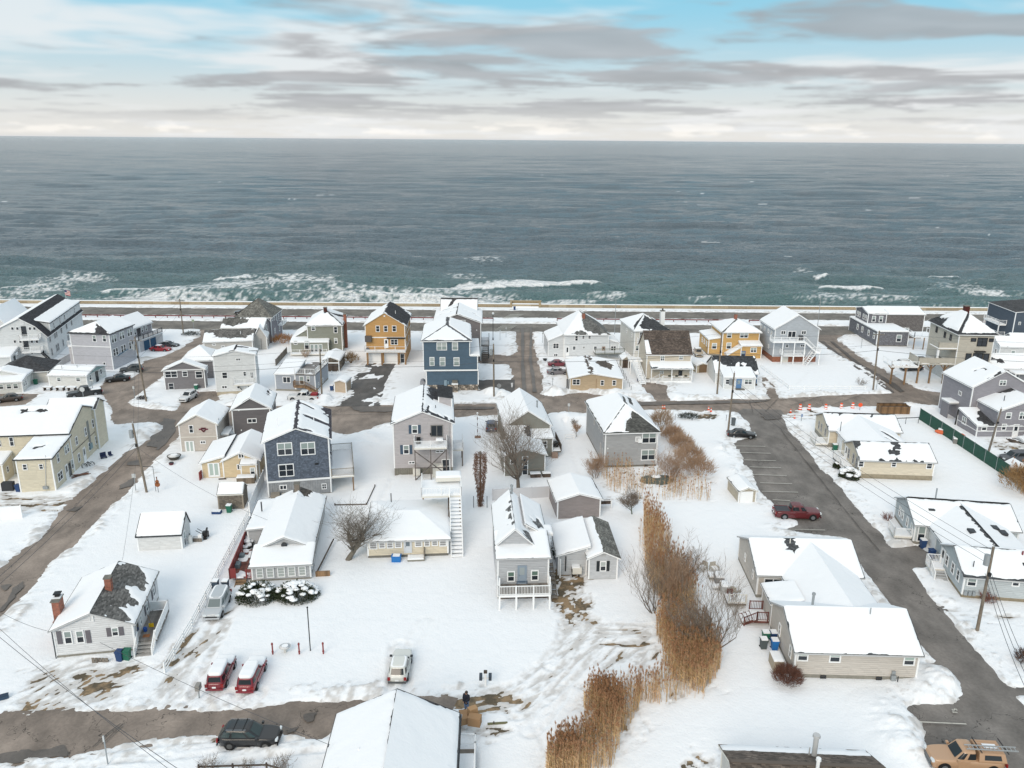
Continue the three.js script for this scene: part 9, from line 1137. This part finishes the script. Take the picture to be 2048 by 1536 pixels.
{ const t = thing('tarpaulin', 'dark green-grey tarpaulin over a garden set, snow between its humps', 'tarpaulin', P(1312,965)), g = new THREE.SphereGeometry(1,20,12), p = g.attributes.position; for (let i = 0; i < p.count; i++) { const x = p.getX(i), y = p.getY(i), z = p.getZ(i), f = 1 + 0.18 * fbm(x * 3, z * 3 + y * 2,3), hump = 0.75 + 0.45 * Math.pow(Math.abs(x), 1.5); p.setXYZ(i, x * 2.1 * f, Math.max(0.02, y * 1.3 * hump * f), z * 0.9 * f); } g.computeVertexNormals(); part(t, 'cover', g, mat('#565c57')); const s = new THREE.SphereGeometry(0.5,10,6); s.scale(1.4,0.35,1); part(t, 'snow_cover', s, M.snow, [-0.1,1.0,0.2]); }
function gardenChair(label, px, turn) { const t = thing('garden_chair', label, 'chair', P(...px), turn), m = mat('#b5b0a6'); part(t, 'seat', bx(-0.35,0.35,0.35,0.42,-0.35,0.35), m); part(t, 'backrest', bx(-0.35,0.35,0.42,1.05,-0.42,-0.35), m); for (const x of [-0.38,0.38]) { part(t, 'armrest', bx(x - 0.06, x + 0.06,0.6,0.66,-0.4,0.4), m); for (const z of [-0.32,0.32]) part(t, 'leg', bx(x - 0.04, x + 0.04,0,0.6, z - 0.04, z + 0.04), m); } part(t, 'snow_cover', bx(-0.33,0.33,0.421,0.58,-0.34,0.34), M.snow); }
gardenChair('pale garden chair under snow, upper right beside the reed bank', [1428,1144],0.3); gardenChair('pale garden chair half hidden by twigs beside the reed bank', [1405,1142],-0.9); gardenChair('pale garden chair under snow beside the tan bungalow steps', [1470,1190],2.3); gardenChair('small brownish garden chair at the dark red steps', [1478,1212],1.2);
{ const t = thing('garden_table', 'low square snow-covered table before the garden chairs', 'table', P(1429,1158)); part(t, 'table_top', bx(-0.7,0.7,0.4,0.46,-0.5,0.5), mat('#b5b0a6')); for (const x of [-0.6,0.6]) part(t, 'leg', bx(x - 0.05, x + 0.05,0,0.4,-0.4,0.4), mat('#8a867e')); part(t, 'snow_cover', bx(-0.68,0.68,0.461,0.62,-0.48,0.48), M.snow); }
{ const t = thing('bench', 'long low bench under snow left of the tan bungalow steps', 'bench', P(1446,1180)); part(t, 'seat', bx(-1.2,1.2,0.3,0.42,-0.3,0.3), M.trimGrey); for (const x of [-1,1]) part(t, 'leg', bx(x - 0.06, x + 0.06,0,0.3,-0.25,0.25), M.trimGrey); part(t, 'snow_cover', bx(-1.18,1.18,0.421,0.6,-0.28,0.28), M.snow); }
{ const t = thing('grill', 'black barbecue grill with a thick snow cap beside the L-shaped cottage', 'grill', P(1151,1152)); part(t, 'body', bx(-0.45,0.45,0.6,1.0,-0.3,0.3), M.black); for (const x of [-0.35,0.35]) part(t, 'leg', bx(x - 0.05, x + 0.05,0,0.6,-0.25,0.25), M.black); part(t, 'snow_cover', bx(-0.42,0.42,1.001,1.25,-0.28,0.28), M.snow); }
{ const t = thing('boat', 'dark round tub with snow inside it, in the yard by the heart-wreath house', 'tub', P(349,920)), g = new MB().cyl([0,0,0],[0,0.7,0],0.5,1.0,14); part(t, 'hull', g, mat('#3c3a36')); part(t, 'snow_cover', new MB().cyl([0,0.701,0],[0,0.85,0],0.85,0.5,12), M.snow); }
{ const t = thing('planter', 'dark red flowerpot in the snow below the round tub', 'flowerpot', P(343,931)); part(t, 'pot', new MB().cyl([0,0,0],[0,0.45,0],0.26,0.36,10), mat('#5a2d35')); part(t, 'soil', new MB().cyl([0,0.451,0],[0,0.47,0],0.33,0.32,10), M.dark); }
{ const t = thing('garden_gate', 'small dark red gate panel at the corner of the yellow-cream cottage', 'gate', P(404,958)); for (let i = 0; i < 5; i++) part(t, 'slat', bx(-0.05,0.05,0.1,1.3,-0.9 + i * 0.36,-0.62 + i * 0.36), M.redrail); part(t, 'rail', bx(0.05,0.1,0.9,1.0,-0.9,0.9), M.redrail); }
{ const t = thing('lawn_chair', 'dark blue lawn chair in the snow beside the cream apartment wall', 'chair', P(208,918), 0.7), m = mat('#2b3656'); part(t, 'seat', bx(-0.4,0.4,0.35,0.42,-0.3,0.3), m); part(t, 'backrest', bx(-0.4,0.4,0.42,0.95,-0.36,-0.3), m); for (const x of [-0.35,0.35]) part(t, 'leg', bx(x - 0.03, x + 0.03,0,0.35,-0.28,0.28), m); }
{ const t = thing('lawn_chair', 'second small dark blue chair further up the cream apartment wall', 'chair', P(222,914), 0.9), m = mat('#2b3656'); part(t, 'seat', bx(-0.25,0.25,0.3,0.36,-0.25,0.25), m); part(t, 'backrest', bx(-0.25,0.25,0.36,0.8,-0.3,-0.25), m); }
{ const t = thing('scrap_pile', 'pile of boards and red-brown scraps by the cream apartment annex', 'boards', P(160,954), 0.6); for (let i = 0; i < 7; i++) part(t, 'board', new MB().beam([-1.1 + rnd(0.4), 0.12 + i * 0.06, rnd(-0.5,0.5)],[1 + rnd(0.4), 0.14 + i * 0.06, rnd(-0.5,0.5)],0.18,0.05), mat(pick(['#7b4f42', '#6c6a68', '#8c7b6a']))); }
{ const t = thing('bicycle_heap', 'dark heap of bicycles and tools against the cream apartment wall', 'bicycles', P(176,934), 0.8); for (const z of [0,0.35]) { for (const x of [-0.5,0.5]) part(t, 'wheel', new THREE.TorusGeometry(0.33,0.035,5,14), M.black, [x, 0.36, z]); part(t, 'frame', new MB().beam([-0.5,0.36, z],[0,0.8, z],0.05).beam([0,0.8, z],[0.5,0.36, z],0.05).beam([-0.1,0.36, z],[0.1,0.9, z],0.05), M.dark); } }
{ const t = thing('cardboard_boxes', 'heap of tan cardboard boxes on the snowy walk beside the bottom roof', 'boxes', P(937,1462)); for (const [x, y, z, w, h, d, r] of [[-0.5,0,0,0.9,0.6,0.6,0.3],[0.5,0,0.1,1.0,0.75,0.7,-0.2],[0.3,0.2,-0.7,0.7,0.7,0.5,0.5],[-0.4,0,-0.8,0.8,0.4,0.6,0.1]]) part(t, 'box', bx(-w / 2, w / 2,0, h, -d / 2, d / 2), mat(pick(['#a98763', '#b8946d', '#9d7b59'])), [x, 0.75 + y, z], r); part(t, 'lining', bx(-0.9,-0.5,1.36,1.42,-0.2,0.2), M.white); }
{ const t = thing('timber', 'weathered plank lying on the brown ground beside the walk', 'plank', P(995,1449)); part(t, 'board', new MB().beam([-0.8,0.12,0.08],[0.8,0.12,-0.08],0.2,0.08), mat('#6c6a4c')); part(t, 'cleat', new MB().beam([-0.3,0.2,-0.12],[-0.3,0.2,0.2],0.08,0.06), M.woodDark); }
{ const t = thing('doormat_plank', 'weathered pallet leaning on the white cottage foundation', 'pallet', P(205,1322)); for (let i = 0; i < 5; i++) part(t, 'slat', bx(-0.75 + i * 0.3,-0.5 + i * 0.3,0.05,0.55,0.3,0.36), M.woodGrey); part(t, 'rail', bx(-0.75,0.75,0.2,0.3,0.24,0.3), M.woodGrey); }
{ const q = P(291,1262,0.76), t = thing('bucket', 'blue bucket on the porch of the white cottage', 'bucket', q); part(t, 'bucket', new MB().cyl([0,0,0],[0,0.36,0],0.15,0.2,10), mat('#23509c')); part(t, 'handle', new THREE.TorusGeometry(0.17,0.012,4,10, Math.PI), M.galv, [0,0.36,0]); }
{ const q = P(303,1254,0.76), t = thing('snow_shovel', 'yellow snow shovel leaning on the porch wall of the white cottage', 'shovel', q, 0.2); part(t, 'blade', bx(-0.22,0.22,0.0,0.4,-0.03,0.03), mat('#e0b51d')); part(t, 'handle', new MB().beam([0,0.35,0],[-0.25,1.3,-0.1],0.04), M.wood); }
{ const q = P(1090,1170,1.9), t = thing('patio_chair', 'blue round-backed chair on the balcony of the pale grey house', 'chair', [q.x - 0.3, WB(), q.z - 1.0]), m = mat('#2143a0'); part(t, 'seat', bx(-0.28,0.28,0.36,0.42,-0.28,0.28), m); part(t, 'backrest', new MB().cyl([0,0.8,-0.3],[0,0.8,-0.25],0.34,0.34,14), m); for (const x of [-0.25,0.25]) part(t, 'leg', bx(x - 0.03, x + 0.03,0,0.4,-0.25,0.25), m); part(t, 'snow_cover', bx(-0.24,0.24,0.421,0.52,-0.22,0.24), M.snow); }
function WB() { return hAt(1050,1222,1192) + 0.12; }
{ const q = P(1052,690), t = 0; }
{ const t = thing('door_stone', 'blue newspaper box lying in the snow at the left edge', 'box', P(4,1400), 0.5); part(t, 'box', bx(-0.5,0.5,0.1,0.4,-0.2,0.2), mat('#31465c')); part(t, 'lid', bx(-0.52,0.52,0.4,0.44,-0.22,0.22), mat('#2a3c50')); }
{ const t = thing('marker_post', 'red and white striped marker post in the snow before the mauve-grey house', 'post', P(955,876)); for (let i = 0; i < 8; i++) part(t, 'band', new MB().cyl([0, i * 0.5,0],[0, i * 0.5 + 0.5,0],0.06,0.06,6), i % 2 ? M.white : mat('#5a3f3a')); part(t, 'lamp', new THREE.SphereGeometry(0.16,8,6), M.white, [0,4.1,0]); part(t, 'stone', bx(-0.4,0.5,0,0.3,-0.3,0.4), mat('#8b6f5c')); }
{ const t = thing('fire_pit', 'black fire pit with a lid in the snow above the maroon car', 'fire pit', P(1090,723)); part(t, 'bowl', new MB().cyl([0,0.2,0],[0,0.6,0],0.3,0.5,12), M.black); part(t, 'stand', new MB().cyl([0,0,0],[0,0.2,0],0.3,0.3,8), M.dark); }
{ const t = thing('picnic_table', 'snow-covered picnic tables before the teal-gabled cottage', 'table', P(112,782)); for (const x of [-1.4,0.9,3]) { part(t, 'table_top', bx(x - 0.8, x + 0.8,0.7,0.76,-0.4,0.4), M.woodDark); for (const k of [-0.6,0.6]) part(t, 'leg', bx(x + k - 0.06, x + k + 0.06,0,0.7,-0.35,0.35), M.woodDark); part(t, 'snow_cover', bx(x - 0.78, x + 0.78,0.761,0.9,-0.38,0.38), M.snow); } }
// ---------------------------------------------------------------- person by the bottom roof
{
const t = thing('person', 'person in a dark navy hooded coat and blue jeans standing on the brown patch', 'person', P(933,1420), -0.5);
const G = (joints, bones, res, s, y0) => { // distance field of tapered capsules, meshed
const mc = new MarchingCubes(res, new THREE.MeshBasicMaterial(), false, false, 60000), N = res, f = mc.field; mc.isolation = 0;
for (let k = 0; k < N; k++) for (let j = 0; j < N; j++) for (let i = 0; i < N; i++) { const x = (i / N * 2 - 1) * s, y = (j / N * 2 - 1) * s + y0, z = (k / N * 2 - 1) * s; let d = 9; for (const [a, b] of bones) { const A = joints[a], B = joints[b], bx = B[0] - A[0], by = B[1] - A[1], bz = B[2] - A[2], u = clamp(((x - A[0]) * bx + (y - A[1]) * by + (z - A[2]) * bz) / (bx * bx + by * by + bz * bz || 1)), r = lerp(A[3], B[3], u), q = Math.hypot(x - A[0] - bx * u, y - A[1] - by * u, z - A[2] - bz * u) - r, h = clamp(0.5 + 0.5 * (d - q) / 0.03); d = lerp(d, q, h) - 0.03 * h * (1 - h); } f[k * N * N + j * N + i] = -d; }
mc.update(); const n = mc.count, g = new THREE.BufferGeometry(); g.setAttribute('position', new THREE.BufferAttribute(mc.positionArray.slice(0, n * 3), 3)); g.setAttribute('normal', new THREE.BufferAttribute(mc.normalArray.slice(0, n * 3), 3)); g.scale(s, s, s); g.translate(0, y0,0); g.setAttribute('uv', new THREE.BufferAttribute(new Float32Array(n * 2), 2)); return g;
};
const J = { pel: [0,0.95,0,0.15], che: [0,1.32,-0.02,0.17], nek: [0,1.52,0.0,0.07], hed: [0,1.66,0.03,0.105], ls: [-0.19,1.42,0,0.085], rs: [0.19,1.42,0,0.085], le: [-0.25,1.13,0.03,0.062], re: [0.25,1.14,0.06,0.062], lw: [-0.14,1.0,0.22,0.045], rw: [0.13,1.02,0.24,0.045], lh: [-0.09,0.92,0,0.115], rh: [0.09,0.92,0,0.115], lk: [-0.1,0.5,0.03,0.075], rk: [0.11,0.5,-0.02,0.075], la: [-0.1,0.1,-0.02,0.055], ra: [0.12,0.1,-0.05,0.055], lf: [-0.11,0.05,0.14,0.045], rf: [0.14,0.05,0.11,0.045] };
part(t, 'body', G(J, [['pel', 'che'],['che', 'nek'],['nek', 'hed'],['ls', 'rs'],['ls', 'le'],['le', 'lw'],['rs', 're'],['re', 'rw'],['lh', 'lk'],['lk', 'la'],['rh', 'rk'],['rk', 'ra'],['la', 'lf'],['ra', 'rf'],['lh', 'rh']],64,0.98,0.93), mat('#b98d76', { roughness: 0.7 }));
const fat = (q, d) => [q[0], q[1], q[2], q[3] + d], K = Object.fromEntries(Object.entries(J).map(([k, q]) => [k, fat(q, 0.035)])), C = { ...K, hem: [0,0.78,0,0.21] }; part(t, 'coat', G(C, [['hem', 'pel'],['pel', 'che'],['che', 'nek'],['ls', 'rs'],['ls', 'le'],['le', 'lw'],['rs', 're'],['re', 'rw']],64,0.98,0.93), mat('#1d2230', { roughness: 0.85 }));
part(t, 'jeans', G(Object.fromEntries(Object.entries(J).map(([k, q]) => [k, fat(q, 0.022)])), [['lh', 'lk'],['lk', 'la'],['rh', 'rk'],['rk', 'ra'],['lh', 'rh']],64,0.98,0.93), mat('#5f7596', { roughness: 0.85 })); part(t, 'hair', new THREE.SphereGeometry(0.135,12,10).scale(1,1.05,1.05), mat('#3d3029'), [0,1.7,-0.01]);
for (const [s, x, y, z] of [[-1,-0.14,1.0,0.22],[1,0.13,1.02,0.24]]) { const g = new MB(); g.box(x - 0.03, x + 0.03, y - 0.1, y - 0.02, z - 0.01, z + 0.03); for (let i = 0; i < 4; i++) g.cyl([x - 0.025 + i * 0.017, y - 0.1, z + 0.01],[x - 0.025 + i * 0.017, y - 0.17 + Math.abs(i - 1.5) * 0.01, z + 0.04],0.009,0.007,5); g.cyl([x - s * 0.03, y - 0.05, z + 0.01],[x - s * 0.055, y - 0.11, z + 0.04],0.01,0.008,5); part(t, 'hand', g, mat('#b98d76', { roughness: 0.7 })); }
for (const [x, z] of [[-0.105,0.06],[0.13,0.03]]) part(t, 'shoe', bx(x - 0.05, x + 0.05,0,0.11, z - 0.13, z + 0.15), M.black); for (const x of [-0.04,0.04]) part(t, 'eye', new THREE.SphereGeometry(0.014,6,5), M.black, [x, 1.67,0.13]); part(t, 'nose', bx(-0.015,0.015,1.62,1.66,0.12,0.16), mat('#b98d76')); part(t, 'mouth', bx(-0.03,0.03,1.59,1.6,0.115,0.132), mat('#8a5a50'));
}
scene.traverse((o) => { if (o.isMesh) { o.castShadow = true; o.receiveShadow = true; } });
renderer.render(scene, camera);
